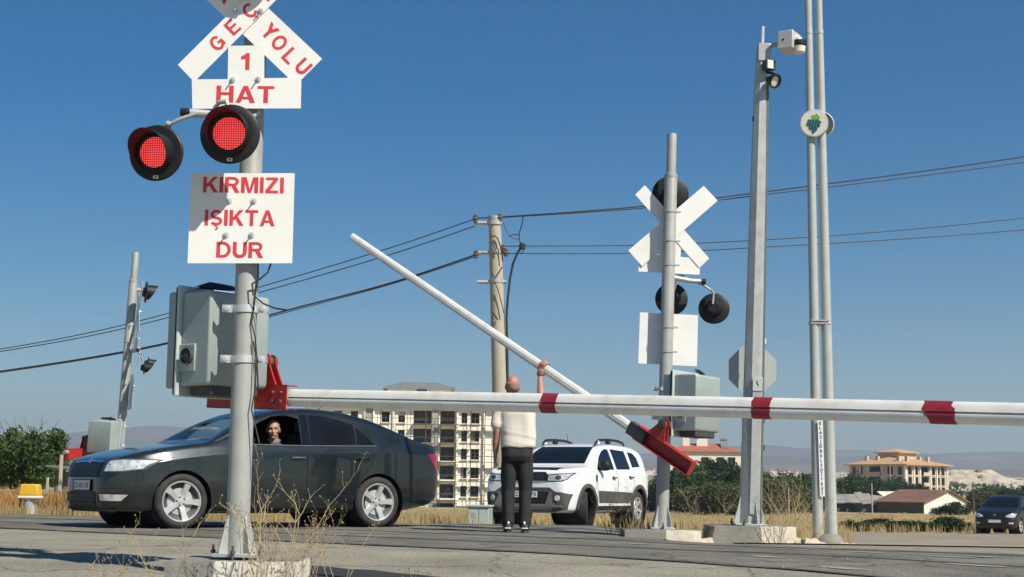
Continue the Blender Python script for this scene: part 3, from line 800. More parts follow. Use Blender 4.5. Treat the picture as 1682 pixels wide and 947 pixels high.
PVL = Vector((.06, .55, 1.25))
def barrier(mat0, elev, label, length, tapes=(), sleeve=False, dz=0.0):
    o = mat0 @ (PVL + Vector((0, 0, dz)))
    a = (mat0.to_3x3() @ AL).normalized(); bb = (mat0.to_3x3() @ BL).normalized()
    R3 = Matrix((a, bb, a.cross(bb))).transposed().to_4x4()
    mt = Matrix.Translation(o) @ R3 @ Matrix.Rotation(-elev, 4, 'Y')
    root = thing('barrier_arm', label, 'barrier arm', mat=mt, group='barrier arms')
    up_p = [(.043, .0045), (.036, .018), (.026, .034), (.014, .049), (.0, .057)]
    lo_p = [(.038, -.0035), (.042, -.008), (.044, -.013), (.0445, -.024), (.041, -.038), (.031, -.050), (.014, -.058), (.0, -.059)]
    prof = [(0, up_p[-1][1])] + [(-y, z) for y, z in reversed(up_p[:-1])] + [(-.014, .0045), (-.014, -.0035)] + [(-y, z) for y, z in lo_p[:-1]] + [(0, -.059)] + [(y, z) for y, z in reversed(lo_p[:-1])] + [(.014, -.0035), (.014, .0045)] + up_p[:-1]
    prof = [(y * .68, z) for y, z in prof]
    def axis_z(x): return -.24 - (0 if elev > .1 else .02 * (x / length) ** 2)
    def skin_(x0, x1, n, k, jit=None):
        mb = MB(); vs = []; m_n = len(prof)
        for q in range(n + 1):
            x = x0 + (x1 - x0) * q / n
            tp = 1 - .10 * x / length
            for j, (y, z) in enumerate(prof):
                dx = jit(q, j) if jit else 0
                vs.append((x + dx, y * k * tp, axis_z(x) + z * k * tp))
        fs = [(q * m_n + j, q * m_n + (j + 1) % m_n, (q + 1) * m_n + (j + 1) % m_n, (q + 1) * m_n + j) for q in range(n) for j in range(m_n)]
        fs += [tuple(range(m_n)), tuple(n * m_n + j for j in reversed(range(m_n)))]
        return mb.add(vs, fs)
    skin_(.24, length, 20, 1.0).build('arm_tube', M['armwhite'], root, world=False, smooth_deg=32)
    # channel with lips, open towards the side away from the cabinet
    c = MB()
    c.box((-.14, -.045, -.24), (.80, .008, .165)); c.box((-.14, .0, -.161), (.80, .098, .008)); c.box((-.14, .0, -.319), (.80, .098, .008))
    c.box((-.54, .0, -.24), (.008, .09, .15))
    for x in (.12, .2):
        for z in (-.21, -.27): c.lathe([(0, -.012), (.014, -.012), (.014, 0)], 6, zframe(Vector((x, -.05, z)), (0, 1, 0)))
    c.build('counterweight', M['redpaint'], root, world=False)
    for x in (.13, .21):
        for z in (-.21, -.27):
            MB().tube([(x, -.049, z), (x, -.066, z)], .012, 6).build('bolt', M['rust'], root, world=False)
    p = MB(); bprof = [(-.12, -.158), (.13, -.158), (.09, -.09), (.055, -.02), (.045, .03), (-.045, .03), (-.06, -.02), (-.09, -.09)]
    p.prism([(x, z) for x, z in bprof], -.018, -.030, Matrix(((1, 0, 0, 0), (0, 0, 1, 0), (0, 1, 0, 0), (0, 0, 0, 1))))
    p.prism([(x, z) for x, z in bprof], .030, .042, Matrix(((1, 0, 0, 0), (0, 0, 1, 0), (0, 1, 0, 0), (0, 0, 0, 1))))
    p.lathe([(0, -.032), (.062, -.032), (.062, -.016), (0, -.016)], 24, zframe(Vector((0, 0, .0)), (0, 1, 0)))
    p.build('pivot_bracket', M['redpaint'], root, world=False)
    s = MB().tube([(0, -.28, 0), (0, .06, 0)], .035, 16); s.tube([(0, .04, 0), (0, .055, 0)], .05, 16); s.tube([(0, -.06, 0), (0, -.035, 0)], .055, 16)
    s.build('pivot_shaft', M['rust'], root, world=False)
    if not sleeve:
      s = MB().tube([(-.60, -.02, -.21), (-.53, -.02, -.21)], .034, 14)
      s.build('damper', M['steel'], root, world=False, bevel=.006)
    if sleeve:
        MB().box((.26, .0, -.24), (.24, .09, .15)).build('sleeve', M['dgrey'], root, world=False, bevel=.006)
    for ti, (x, w) in enumerate(tapes):
        def jit(q, j, ti=ti, w=w):
            if q == 0: return .012 * noise.noise(Vector((j * .9, x, 0))) + (w * .30 * max(0, -prof[j][1]) / .06 if ti == 2 else 0)
            if q == 5: return .010 * noise.noise(Vector((j * .7, x, 4))) - (.022 if ti == 2 and prof[j][1] > .03 else 0)
            return 0
        skin_(x - w / 2, x + w / 2, 5, 1.045, jit).build('red_band', M['redtape'], root, world=False, smooth_deg=32)
    return root, mt
barrier(Matrix.Translation(G0), R_(-2.35), 'lowered white barrier arm with red bands crossing the whole foreground', 6.6, ((2.42, .115), (3.80, .108), (4.76, .16)), False, .032)
arm2, ARM2 = barrier(MF, R_(28.9), 'raised slanting white barrier arm being pushed up by the man', 5.52, (), True, -.105)
barrier(ML, R_(4), 'red counterweight of a far barrier beside the front of the dark sedan', 1.2, (), False, .09)

# plinths, part grey and part whitewashed
def plinth(label, c, size, split, chip, seed, slope=0.0, rz=0.0):
    bm = bmesh.new(); nx, ny, nz = 26, 10, 7
    mb = MB(); X, Y, Z = size; r = random.Random(seed)
    grid = {}
    def pt(i, j, k):
        x, y, z = -X / 2 + X * i / nx, -Y / 2 + Y * j / ny, Z * k / nz
        if i == 0: x -= slope * (1 - k / nz)
        edge = (i in (0, nx)) + (j in (0, ny)) + (k in (nz,))
        n = noise.noise(Vector((x * 9 + seed, y * 9, z * 9))) * .5 + noise.noise(Vector((x * 30, y * 30 + seed, z * 30))) * .3
        d = chip * (1.6 * max(0, n + .1) if edge >= 2 else .35 * n)
        v = Vector((x, y, z)); cc = Vector((0, 0, Z * .4))
        return v - (v - cc).normalized() * d
    vid = {}; vs = []; fs = []; mis = []
    def V(i, j, k):
        if (i, j, k) not in vid: vid[(i, j, k)] = len(vs); vs.append(pt(i, j, k))
        return vid[(i, j, k)]
    for i in range(nx):
        mi = 1 if (i + .5) / nx > split else 0
        for k in range(nz):
            fs.append((V(i, 0, k), V(i + 1, 0, k), V(i + 1, 0, k + 1), V(i, 0, k + 1))); mis.append(mi)
            fs.append((V(i + 1, ny, k), V(i, ny, k), V(i, ny, k + 1), V(i + 1, ny, k + 1))); mis.append(mi)
        for j in range(ny):
            fs.append((V(i, j, nz), V(i + 1, j, nz), V(i + 1, j + 1, nz), V(i, j + 1, nz))); mis.append(1 if mi and j == 0 else 0)
    for k in range(nz):
        for j in range(ny):
            fs.append((V(0, j + 1, k), V(0, j, k), V(0, j, k + 1), V(0, j + 1, k + 1))); mis.append(0)
            fs.append((V(nx, j, k), V(nx, j + 1, k), V(nx, j + 1, k + 1), V(nx, j, k + 1))); mis.append(1)
    mb.v = [Matrix.Translation(c) @ Matrix.Rotation(rz, 4, 'Z') @ v for v in vs]; mb.f = fs; mb.mi = mis
    o = mb.build('concrete_plinth', [M['concrete'], M['whitewash']], smooth_deg=40, loc=Vector(c))
    return tag(o, label, 'plinth', 'concrete plinths')
hN = G0.z + .0
plinth('nearest concrete plinth, grey with a whitewashed right half, under the red-lamp signal', (-1.70, 9.53, -.32), (.80, .78, .305 + hN), .40, .02, 1)
plinth('low concrete plinth with whitewashed right end beside the front of the white SUV', ((1086 - CX) / F * 16.7, 16.72, -.35), (.84, .70, .35 + GF.z), .53, .02, 5)
GM = P(1231, 863, 17.2)
plinth('tall weathered plinth with crumbling white end under the camera mast', ((1235 - CX) / F * 17.0, 17.25, -.40), (.92, .95, .40 + GM.z), .57, .035, 9, .08)

# ------------------------------------------------------------------ camera mast, stop sign, twin post
M['signgrey_d'] = pm('conduit_grey', (.10, .115, .115), .6)
mast = thing('camera_mast', 'tapered steel mast carrying a box camera, dome camera and floodlights', 'camera mast', GM, 0, None, .036)
prof = [(.128, 0), (.128, .02), (.118, .03), (.092, 4.2), (.072, 5.55), (.072, 5.60), (.0, 5.60)]
MB().lathe([(r * 1.04, z) for r, z in prof], 8, Matrix.Rotation(R_(27.5), 4, 'Z')).build('pole', M['galv'], mast, world=False, smooth_deg=20)
MB().lathe([(.026, 5.6), (.026, 5.93), (.0, 5.93)], 12).build('spike', M['zinc'], mast, world=False)
base_fittings(mast, .118, .38, .36, M['galv'], rot=R_(20))
mh = Matrix.Rotation(R_(12 + 22.5 - 90), 4, 'Z')
MB().box((.03, -.02, .9), (.115, .22, 1.55)).build('cable_duct', M['galv'], mast, world=False, bevel=.008)
MB().tube([(.118, -.03, .03), (.094, -.03, 2.8), (.072, -.03, 5.3)], [.022, .02, .018], 8).build('conduit', M['signgrey_d'], mast, world=False)
hp = MB().box((.03, -.135, 1.62), (.115, .01, .16)).build('hatch', M['cablight'], mast, world=False, bevel=.003)
hb = MB()
hb.add([(0.012, -.1415, 1.655), (0.030, -.1415, 1.655), (0.024, -.1415, 1.628), (0.036, -.1415, 1.628), (0.046, -.1415, 1.588), (0.026, -.1415, 1.615), (0.018, -.1415, 1.615)], [(0, 1, 2, 6), (2, 3, 5, 6), (3, 4, 5)])
hb.build('voltage_mark', M['black'], hp, world=False, smooth_deg=0)
def ML_(px, py, dy=0): return (ROOTM[mast.name].inverted() @ P(px, py, 17.2 + dy))
MB().box(ML_(1254, 88), (.15, .17, .22)).build('collar', M['galv'], mast, world=False, bevel=.008)
b = MB().tube([ML_(1262, 84), ML_(1266, 76, -.05), ML_(1272, 73, -.1), ML_(1284, 71, -.15)], .024, 10)
b.build('bracket', M['steel'], mast, world=False)
M['camgrey'] = pm('camera_housing', (.50, .50, .48), .45, .1, .06, 8)
M['camcream'] = pm('camera_cream', (.72, .69, .60), .45, 0, .05, 8)
cm = Matrix.Translation(ML_(1296, 69, -.15)) @ Matrix.Rotation(R_(-32), 4, 'Z')
cb = MB().box((0, 0, 0), (.19, .26, .22), cm).build('camera_box', M['camgrey'], mast, world=False, bevel=.01)
MB().lathe([(0, .004), (.012, .004), (.012, -.004)], 12, cm @ zframe(Vector((-.02, -.13, .0)), (0, -1, 0))).build('screw', M['black'], cb, world=False)
dm = ML_(1313, 74, -.22)
b = MB().tube([ML_(1300, 66, -.2), ML_(1310, 62, -.22), dm + Vector((0, 0, .06))], .045, 14)
b.build('dome_arm', M['camcream'], mast, world=False)
dc = MB().lathe([(0, .05), (.085, .05), (.085, .0), (.065, -.015), (.0, -.015)], 20, Matrix.Translation(dm)).build('dome_camera', M['black'], mast, world=False)
MB().lathe([(.075, -.016), (.07, -.05), (.068, -.085), (.05, -.098), (0, -.10)], 20, Matrix.Translation(dm)).build('dome', M['camcream'], dc, world=False)
fl = Matrix.Translation(ML_(1263, 107, -.12)) @ Matrix.Rotation(R_(20), 4, 'Z')
f1 = MB().box((0, 0, 0), (.13, .10, .12), fl).build('floodlight', M['dgrey'], mast, world=False, bevel=.01)
MB().box((-.01, -.052, 0), (.075, .01, .10), fl).build('lens', M['camcream'], f1, world=False)
fl = Matrix.Translation(ML_(1270, 132, -.14)) @ Matrix.Rotation(R_(35), 4, 'Z') @ Matrix.Rotation(R_(25), 4, 'X')
f2 = MB().lathe([(0, .05), (.055, .05), (.085, -.03), (.085, -.05), (.07, -.05), (.06, -.02)], 18, fl @ zframe(Vector((0, 0, 0)), (0, 1, 0))).build('floodlight', M['black'], mast, world=False)
MB().lathe([(.062, .028), (0, .03)], 18, fl @ zframe(Vector((0, 0, 0)), (0, -1, 0))).build('lens', M['camcream'], f2, world=False)
b = MB().tube([ML_(1258, 118, -.05), ML_(1272, 121, -.14), ML_(1281, 124, -.14), ML_(1280, 134, -.14)], .014, 8).build('yoke', M['black'], mast, world=False)
for i, (px, py) in enumerate(((1243, 114), (1261, 156), (1238, 195), (1259, 237), (1236, 320), (1258, 160), (1256, 560), (1231, 515), (1254, 690), (1221, 690), (1254, 735))):
    MB().box(ML_(px, py, .0), (.03, .035, .06)).build('cable_clip', M['signwhite'] if i % 3 == 0 else M['dgrey'], mast, world=False)

oc = P(1236, 607, 17.48)
ss = thing('stop_sign', 'octagonal sign seen from its plain grey back behind the camera mast', 'road sign', (oc.x, 17.5, H(oc.x, 17.5) + .0))
oct_ = [(oc.x + .305 * math.cos(R_(22.5 + 45 * k)), oc.z + .305 * math.sin(R_(22.5 + 45 * k))) for k in range(8)]
M['signgrey'] = pm('sign_back_grey', (.42, .46, .45), .5, .2, .08, 4, dirt=(.3, .3, .28), damt=.3)
MB().sheet([Vector((x, 17.48, z)) for x, z in oct_], (0, 1, 0), .003).build('sign_plate', M['signgrey'], ss, smooth_deg=0)
MB().tube([(oc.x, 17.45, H(oc.x, 17.5) - .1), (oc.x, 17.45, oc.z + .25)], .028, 12).build('post', M['galv'], ss)

TB = P(1361, 893, 17.8)
tw = thing('lamp_post', 'twin tube lamp post with a round grape emblem and a vertical blue lettered strip', 'lamp post', (TB.x, 17.8, TB.z - .05))
TL = ROOTM[tw.name].inverted()
def T_(px, py, dy=0): return TL @ P(px, py, 17.8 + dy)
M['lampgrey'] = pm('lamp_post_paint', (.42, .45, .43), .4, .1, .08, 5, .03, 60, dirt=(.3, .3, .27), damt=.3)
for (x0, x1, r0, r1) in ((1344, 1327.5, .066, .045), (1366, 1344.5, .072, .046)):
    p0, p1 = T_(x0, 893), T_(x1, 0)
    d = (p1 - p0)
    b = MB().tube([p0 - d * .01, p0 + d * .5, p0 + d * .93], [r0, (r0 + r1) / 2, r1 * 1.05], 20)
    b.tube([p0 + d * .93, p0 + d * 1.2], [r1, r1 * .95], 20)
    b.tube([p0 + d * .935, p0 + d * .94], [r1 * 1.12, r1 * 1.12], 20)
    b.build('tube', M['lampgrey'], tw, world=False)
    # arm and lantern above the frame
    top = p0 + d * 1.2; s = -1 if x0 < 1350 else 1
    b = MB().tube([top, top + Vector((s * .1, 0, .25)), top + Vector((s * .9, -.1, .45))], .03, 12).build('lamp_arm', M['lampgrey'], tw, world=False)
    MB().box(top + Vector((s * 1.15, -.12, .47)), (.6, .2, .08)).build('lantern', M['dgrey'], tw, world=False, bevel=.03)
b = MB().box(T_(1346, 531), (.25, .13, .035)).build('band', M['galv'], tw, world=False, bevel=.01)
MB().box(T_(1346, 527), (.22, .15, .015)).build('band', M['galv'], tw, world=False)
b = MB().lathe([(.19, -.12), (.185, .02), (.15, .08), (.1, .12), (0, .12)], 20, Matrix.Translation(T_(1362, 893))).build('footing', M['concrete'], tw, world=False)
# emblem
M['leaf_green'] = pm('emblem_leaf', (.16, .36, .07), .5)
M['grape'] = pm('emblem_grape', (.03, .14, .17), .4)
M['strip'] = pm('strip_white', (.72, .74, .74), .5)
M['strip_blue'] = pm('strip_blue', (.05, .12, .22), .5)
ec = T_(1337, 202, -.10); face = Vector((-.22, -1, -.06)).normalized(); em = zframe(ec, face)
eo = MB().lathe([(0, -.10), (.155, -.10), (.172, -.09), (.172, .0), (.166, .006), (.0, .006)], 36, em).build('emblem_disc', M['camgrey'], tw, world=False)
MB().lathe([(.155, -.04), (.165, -.05), (.155, -.13), (0, -.13)], 30, Matrix.Translation(Vector((.09, .04, -.0))) @ em).build('emblem_disc', M['camgrey'], tw, world=False)
MB().lathe([(.158, .0075), (0, .0075)], 36, em).build('emblem_face', M['camcream'], eo, world=False)
g = MB(); rg = random.Random(2)
for row, n in enumerate((4, 5, 5, 4, 3, 2, 1)):
    for k in range(n):
        x = (k - (n - 1) / 2) * .034 + (.006 if row % 2 else -.004); y = .035 - row * .024
        g.lathe([(.0185, .009), (.013, .016), (0, .019)], 10, em @ Matrix.Translation((x - .002, y, 0)))
g.build('grapes', M['grape'], eo, world=False)
lf = MB(); pl = []
for k in range(20):
    a = 2 * math.pi * k / 20; r = .048 * (1 + .22 * math.cos(5 * a))
    pl.append((.022 + r * math.cos(a), .068 + .85 * r * math.sin(a)))
lf.prism(pl, .009, .013, em); lf.build('leaf', M['leaf_green'], eo, world=False)
# lettered strip
sp0, sp1 = T_(1347.3, 690, -.085), T_(1351, 815, -.085)
up = (sp0 - sp1).normalized(); rt = up.cross(Vector((0, 1, 0))).normalized() * -1
if rt.x < 0: rt = -rt
w = .030
st = MB().sheet([sp0 + rt * w, sp0 - rt * w, sp1 - rt * w, sp1 + rt * w], (0, 1, 0), .004).build('lettered_strip', M['strip'], tw, world=False, smooth_deg=0)
lt = MB(); word = 'ELAZIĞBELEDİYESİ'; Ls = (sp1 - sp0).length
for i, ch in enumerate(word):
    c = sp0.lerp(sp1, (i + .6) / (len(word) + .3)) + Vector((0, -.004, 0))
    put_text(lt, ch, c, rt, up, .037, None, .02)
lt.build('lettering', M['strip_blue'], st, world=False, smooth_deg=0, fix=False)

# ------------------------------------------------------------------ concrete utility pole and its wires
YU = 40.0
u0, u1 = P(828, 862, YU), P(812.5, 357, YU)
ub = Vector((u0.x, YU, H(u0.x, YU)))
up_ = thing('utility_pole', 'round concrete utility pole with steel brackets and insulators behind the bald man', 'utility pole', ub)
MB().tube([ub - Vector((0, 0, .3)), ub.lerp(u1, .5), u1], [.245, .205, .168], 24).build('pole', M['polecon'], up_)
def U_(px, py, dy=0): return P(px, py, YU + dy)
def brack(x0, x1, py, name='crossarm', mat='galv'):
    b = MB().tube([U_(x0, py), U_(x1, py)], .055, 6)
    b.lathe([(.2, -.06), (.2, .06)], 20, Matrix.Translation(u1.lerp(ub, (py - 357) / 505)))
    b.build(name, M[mat], up_)
brack(779, 818, 366); brack(782, 832, 415); brack(784, 832, 463)
MB().lathe([(.175, -.05), (.175, .03), (0, .03)], 20, Matrix.Translation(u1)).build('cap', M['galv'], up_)
def insul(px, py, dy=-.1, parent=None):
    c = U_(px, py, dy)
    MB().lathe([(.02, -.12), (.07, -.09), (.05, -.05), (.085, -.02), (.06, .03), (.07, .06), (.03, .1), (0, .11)], 12, Matrix.Translation(c)).build('insulator', M['rust'], up_)
for q in ((781, 358), (821, 356), (782, 417), (827, 407), (831, 414)): insul(*q)
b = MB().tube([U_(x, y, -.24) for x, y in ((806, 388), (813, 387), (818, 392), (822, 404), (826, 428))], .02, 6)
b.tube([U_(x, y, -.24) for x, y in ((804, 395), (811, 402), (816, 416))], .018, 6)
b.tube([U_(x, y, -.25) for x, y in ((825, 438), (818, 449), (813, 456), (808, 448))], .018, 6)
b.tube([U_(x, y, -.28) for x, y in ((812, 462), (818, 475), (824, 498), (828, 515))], .015, 6)
b.tube([U_(x, y, -.26) for x, y in ((809, 512), (818, 525))], .025, 6)
b.build('strap', M['wire'], up_)
b = MB().tube([U_(x, y, -.1) for x, y in ((858, 403), (850, 415), (843, 432), (838, 455), (834, 490), (832, 520), (833, 560), (834, 640), (836, 760))], .032, 8)
b.build('down_cable', M['wire'], up_)
MB().lathe([(.0, -.1), (.09, -.08), (.09, .06), (0, .1)], 10, Matrix.Translation(U_(858, 404, -.1))).build('junction_box', M['wire'], up_)
b = MB().tube([U_(x, y, -.1) for x, y in ((860, 353), (857, 370), (853, 382), (853, 395), (858, 402))], .018, 6)
b.tube([U_(x, y, -.1) for x, y in ((826, 364), (832, 380), (840, 390), (853, 393))], .01, 5)
b.tube([U_(x, y, -.1) for x, y in ((836, 389), (842, 385), (852, 385))], .014, 5)
b.tube([U_(x, y, -.1) for x, y in ((860, 405), (860, 412), (855, 416))], .012, 5)
b.build('jumper_wire', M['wire'], up_)
def wire(label, pts, r):
    b = MB(); ps = [P(x, y, Y) for x, y, Y in pts]
    # smooth through the points
    out = []
    for i in range(len(ps) - 1):
        p0, p1, p2, p3 = ps[max(i - 1, 0)], ps[i], ps[i + 1], ps[min(i + 2, len(ps) - 1)]
        for k in range(10):
            t = k / 10
            out.append(.5 * ((2 * p1) + (p2 - p0) * t + (2 * p0 - 5 * p1 + 4 * p2 - p3) * t * t + (3 * p1 - p0 - 3 * p2 + p3) * t ** 3))
    out.append(ps[-1])
    tag(b.tube(out, r, 6).build('power_line', M['wire'], loc=ps[0]), label, 'power line', 'overhead power lines')
wire('topmost overhead wire left of the utility pole', ((781, 359, 40), (640, 407, 41), (430, 470, 42), (200, 534, 43), (0, 573, 44), (-260, 610, 46)), .014)
wire('thin overhead wire second from the top, left of the utility pole', ((780, 371, 40), (640, 418, 41), (430, 479, 42), (200, 540, 43), (0, 577, 44), (-260, 613, 46)), .014)
wire('thick low overhead cable sloping down left from the utility pole', ((782, 418, 40), (640, 465, 41), (480, 507, 42), (260, 566, 43), (0, 609.5, 44), (-260, 640, 46)), .023)
wire('overhead cable just above the thick low one, left of the utility pole', ((782, 421, 40), (640, 467, 41.2), (480, 510, 42.2), (260, 568, 43.2), (0, 611.5, 44.2), (-260, 642, 46)), .013)
wire('upper overhead cable from the pole top to the upper right', ((781, 357, 40), (821, 356, 40), (1060, 338, 40.5), (1300, 309, 41), (1500, 283, 42), (1682, 257, 43), (1950, 215, 45)), .019)
wire('second overhead cable close under the topmost one on the right', ((821, 357, 40.2), (1060, 341, 40.7), (1300, 314, 41), (1500, 290, 42), (1682, 266, 43), (1950, 226, 45)), .016)
wire('overhead wire right of the pole, passing behind the white crossed boards', ((828, 404, 40), (1060, 402, 40.6), (1300, 391, 41), (1500, 376, 42), (1682, 358, 43), (1950, 330, 45)), .014)
wire('lowest overhead wire right of the utility pole', ((831, 416, 40), (1060, 415, 40.6), (1300, 403, 41), (1500, 391, 42), (1682, 377, 43), (1950, 352, 45)), .014)

# ------------------------------------------------------------------ vehicles
M['paint_dark'] = pm('dark_teal_metallic_paint', (.013, .021, .025), .24, .5, .06, 2, coat=.8, dirt=(.16, .15, .13), dscale=1.2, damt=.18)
M['paint_white'] = pm('white_car_paint', (.74, .76, .77), .32, 0, .03, 2, coat=.7, dirt=(.5, .47, .42), dscale=1.6, damt=.2)
M['paint_black'] = pm('black_car_paint', (.006, .0065, .008), .4, .0, .05, 2, coat=.25, dirt=(.1, .1, .09), damt=.15)
M['glass_dark'] = pm('tinted_glass', (.006, .008, .011), .07, 0, .05, 2, spec=.4)
M['rimsilver'] = pm('alloy_silver', (.62, .62, .60), .32, .55, .05, 10, dirt=(.35, .32, .27), dscale=7, damt=.25)
M['chrome'] = pm('chrome', (.8, .8, .8), .12, 1.0, .02, 4)
M['headlamp'] = pm('headlamp_glass', (.62, .64, .62), .12, .35, .45, 16, coat=.8)
M['taillamp'] = pm('tail_lamp_red', (.25, .008, .015), .2, 0, .2, 10, coat=.6)
M['plate_w'] = pm('plate_white', (.72, .72, .70), .45, 0, .03, 6)
M['plate_k'] = pm('plate_black', (.015, .015, .016), .5)
M['plate_b'] = pm('plate_blue', (.02, .07, .30), .5)
M['seat'] = pm('seat_fabric', (.025, .025, .027), .85, 0, .2, 20)
M['cladding'] = pm('grey_cladding', (.055, .056, .058), .65, 0, .15, 14, dirt=(.2, .18, .15), dscale=3, damt=.35)
M['skid'] = pm('skid_grey', (.20, .195, .18), .5, .3, .1, 9, dirt=(.28, .25, .2), damt=.4)
def glass_clear():
    m = bpy.data.materials.new('windscreen_glass'); m.use_nodes = True
    t = m.node_tree; N = t.nodes; L = t.links
    tr = N.new('ShaderNodeBsdfTransparent'); tr.inputs[0].default_value = (.62, .70, .68, 1)
    gl = N.new('ShaderNodeBsdfGlossy'); gl.inputs['Roughness'].default_value = .03
    lw = N.new('ShaderNodeFresnel'); lw.inputs[0].default_value = 1.55
    ms = N.new('ShaderNodeMixShader')
    L.new(lw.outputs[0], ms.inputs[0]); L.new(tr.outputs[0], ms.inputs[1]); L.new(gl.outputs[0], ms.inputs[2])
    L.new(ms.outputs[0], N['Material Output'].inputs['Surface'])
    return m
M['glass_clear'] = glass_clear()

class Car:
    def __init__(s, name, label, L, ztop, zbelt, zbot, wid, axles, rw, ra, paint, mat, tumble=.36, group=None):
        s.root = thing(name, label, 'car', mat=mat, group=group)
        s.L, s.axles, s.rw = L, axles, rw
        T, B, Z, Wd = curve(ztop), curve(zbelt), curve(zbot), curve(wid)
        s.W, s.T, s.B = Wd, T, B
        xs = [0, .008, .02, .04, .07, .11, .16, .22, .3] + [.38 + .045 * i for i in range(int((L - .38 - .36) / .045))]
        xs += [L - .34, L - .3, L - .25, L - .2, L - .15, L - .11, L - .07, L - .04, L - .02, L - .008, L]
        xs = sorted(set(round(x, 4) for x in xs))
        NS = 5; rings = []
        for x in xs:
            w, zt, zl, zb = Wd(x), T(x), B(x), Z(x)
            zl = min(zl, zt - .015); h = zl - zb; Hh = zt - zl
            wl = w * .948
            c = Vector((wl - tumble * Hh * .88, zl + Hh * .84)); 
            k = min(1, Hh / .3); dd = .10 + .10 * (1 - k)
            pts = [(0, zb), (w * .55, zb), (w * .84, zb + .005), (w * .945, zb + .05), (w * .98, zb + .13), (w, zb + .42 * h), (w * .999, zb + .68 * h), (w * .996, zl - .085 * min(1, h / .5)), (wl, zl),
                   (wl - tumble * Hh * .40, zl + Hh * .42), (c.x, c.y), (max(.02, c.x - dd), zl + Hh * .955), (max(.01, (c.x - dd) * .55), zl + Hh * .99), (0, zt)]
            pts = [Vector(p) for p in pts]; half = []
            for i in range(len(pts) - 1):
                p0, p1, p2, p3 = pts[max(i - 1, 0)], pts[i], pts[i + 1], pts[min(i + 2, len(pts) - 1)]
                if i <= 1 or i == 7: p0 = p1 - (p2 - p1) if i == 7 else p0
                if i in (6,): p3 = p2 + (p2 - p1)
                n = 4 if i > 1 else 1
                for q in range(n):
                    t = q / n
                    half.append(.5 * ((2 * p1) + (p2 - p0) * t + (2 * p0 - 5 * p1 + 4 * p2 - p3) * t * t + (3 * p1 - p0 - 3 * p2 + p3) * t ** 3))
            half.append(pts[-1])
            ring = [(x, -p.x, p.y) for p in half] + [(x, p.x, p.y) for p in reversed(half[1:-1])]
            rings.append(ring)
        n = len(rings[0]); vs = [v for r in rings for v in r]
        fs = [(i * n + j, i * n + (j + 1) % n, (i + 1) * n + (j + 1) % n, (i + 1) * n + j) for i in range(len(rings) - 1) for j in range(n)]
        fs += [tuple(range(n - 1, -1, -1)), tuple((len(rings) - 1) * n + j for j in range(n))]
        me = bpy.data.meshes.new('body'); me.from_pydata(vs, [], fs)
        s.bm = bmesh.new(); s.bm.from_mesh(me); bpy.data.meshes.remove(me)
        bmesh.ops.recalc_face_normals(s.bm, faces=s.bm.faces)
        s.bm.verts.ensure_lookup_table()
        for i in range(len(rings) - 1):
            for j in (22, n - 22):
                e = s.bm.edges.get((s.bm.verts[i * n + j], s.bm.verts[(i + 1) * n + j]))
                if e: e.smooth = False
        s.bvh = BVHTree.FromBMesh(s.bm)
        s.paint = paint
        for ax in axles:
            for k in range(26):
                a = 2 * math.pi * k / 26; nrm = Vector((math.cos(a), 0, math.sin(a)))
                co = Vector((ax, 0, rw)) + nrm * ra
                geom = [f for f in s.bm.faces if (Vector((f.calc_center_median().x - ax, f.calc_center_median().z - rw))).length < ra * 1.5]
                s._bis(geom, co, nrm)
            dl = [f for f in s.bm.faces if (Vector((f.calc_center_median().x - ax, f.calc_center_median().z - rw))).length < ra * .998 and abs(f.calc_center_median().y) > .02]
            bmesh.ops.delete(s.bm, geom=dl, context='FACES')
            lin = MB()
            for sd in (-1, 1):
                y0, y1 = sd * (Wd(ax) - .006), sd * .42
                m = Matrix(((1, 0, 0, ax), (0, 0, 1, 0), (0, 1, 0, rw), (0, 0, 0, 1)))
                lin.lathe([(ra, y0), (ra, y1), (.02, y1)], 26, m)
            lin.build('wheel_arch', M['black'], s.root, world=False)
    def _bis(s, faces, co, no):
        g = set(faces)
        for f in faces: g.update(f.edges); g.update(f.verts)
        bmesh.ops.bisect_plane(s.bm, geom=list(g), dist=1e-5, plane_co=co, plane_no=no)
    def cut(s, poly, axis, side=-1, xr=None):
        """open a convex hole in the body shell"""
        ii = (0, 2) if axis == 'side' else (1, 2)
        def ok(f):
            c = f.calc_center_median()
            if axis == 'side': return c.y * side > .1 and min(p[0] for p in poly) - .2 < c.x < max(p[0] for p in poly) + .2 and c.z > .6
            return xr[0] < c.x < xr[1] and c.z > .9
        n = len(poly); cx = sum(p[0] for p in poly) / n; cy = sum(p[1] for p in poly) / n
        eds = []
        for i in range(n):
            a, b = Vector(poly[i]), Vector(poly[(i + 1) % n]); t = (b - a).normalized(); q = Vector((t.y, -t.x))
            if q.dot(Vector((cx, cy)) - a) > 0: q = -q
            eds.append((a, q))
            co = [0, 0, 0]; no = [0, 0, 0]; co[ii[0]], co[ii[1]] = a; no[ii[0]], no[ii[1]] = q
            s._bis([f for f in s.bm.faces if ok(f)], Vector(co), Vector(no))
        dl = []
        for f in s.bm.faces:
            if not ok(f): continue
            c = f.calc_center_median(); p = Vector((c[ii[0]], c[ii[1]]))
            if all((p - a).dot(q) < 0 for a, q in eds): dl.append(f)
        bmesh.ops.delete(s.bm, geom=dl, context='FACES')
    def finish(s):
        me = bpy.data.meshes.new('body'); hard = [not e.smooth for e in s.bm.edges]; s.bm.to_mesh(me); s.bm.free()
        s.body = link_mesh('body', me, s.paint, s.root, world=False, smooth_deg=40)
        for e, h_ in zip(me.edges, hard):
            if h_: e.use_edge_sharp = True
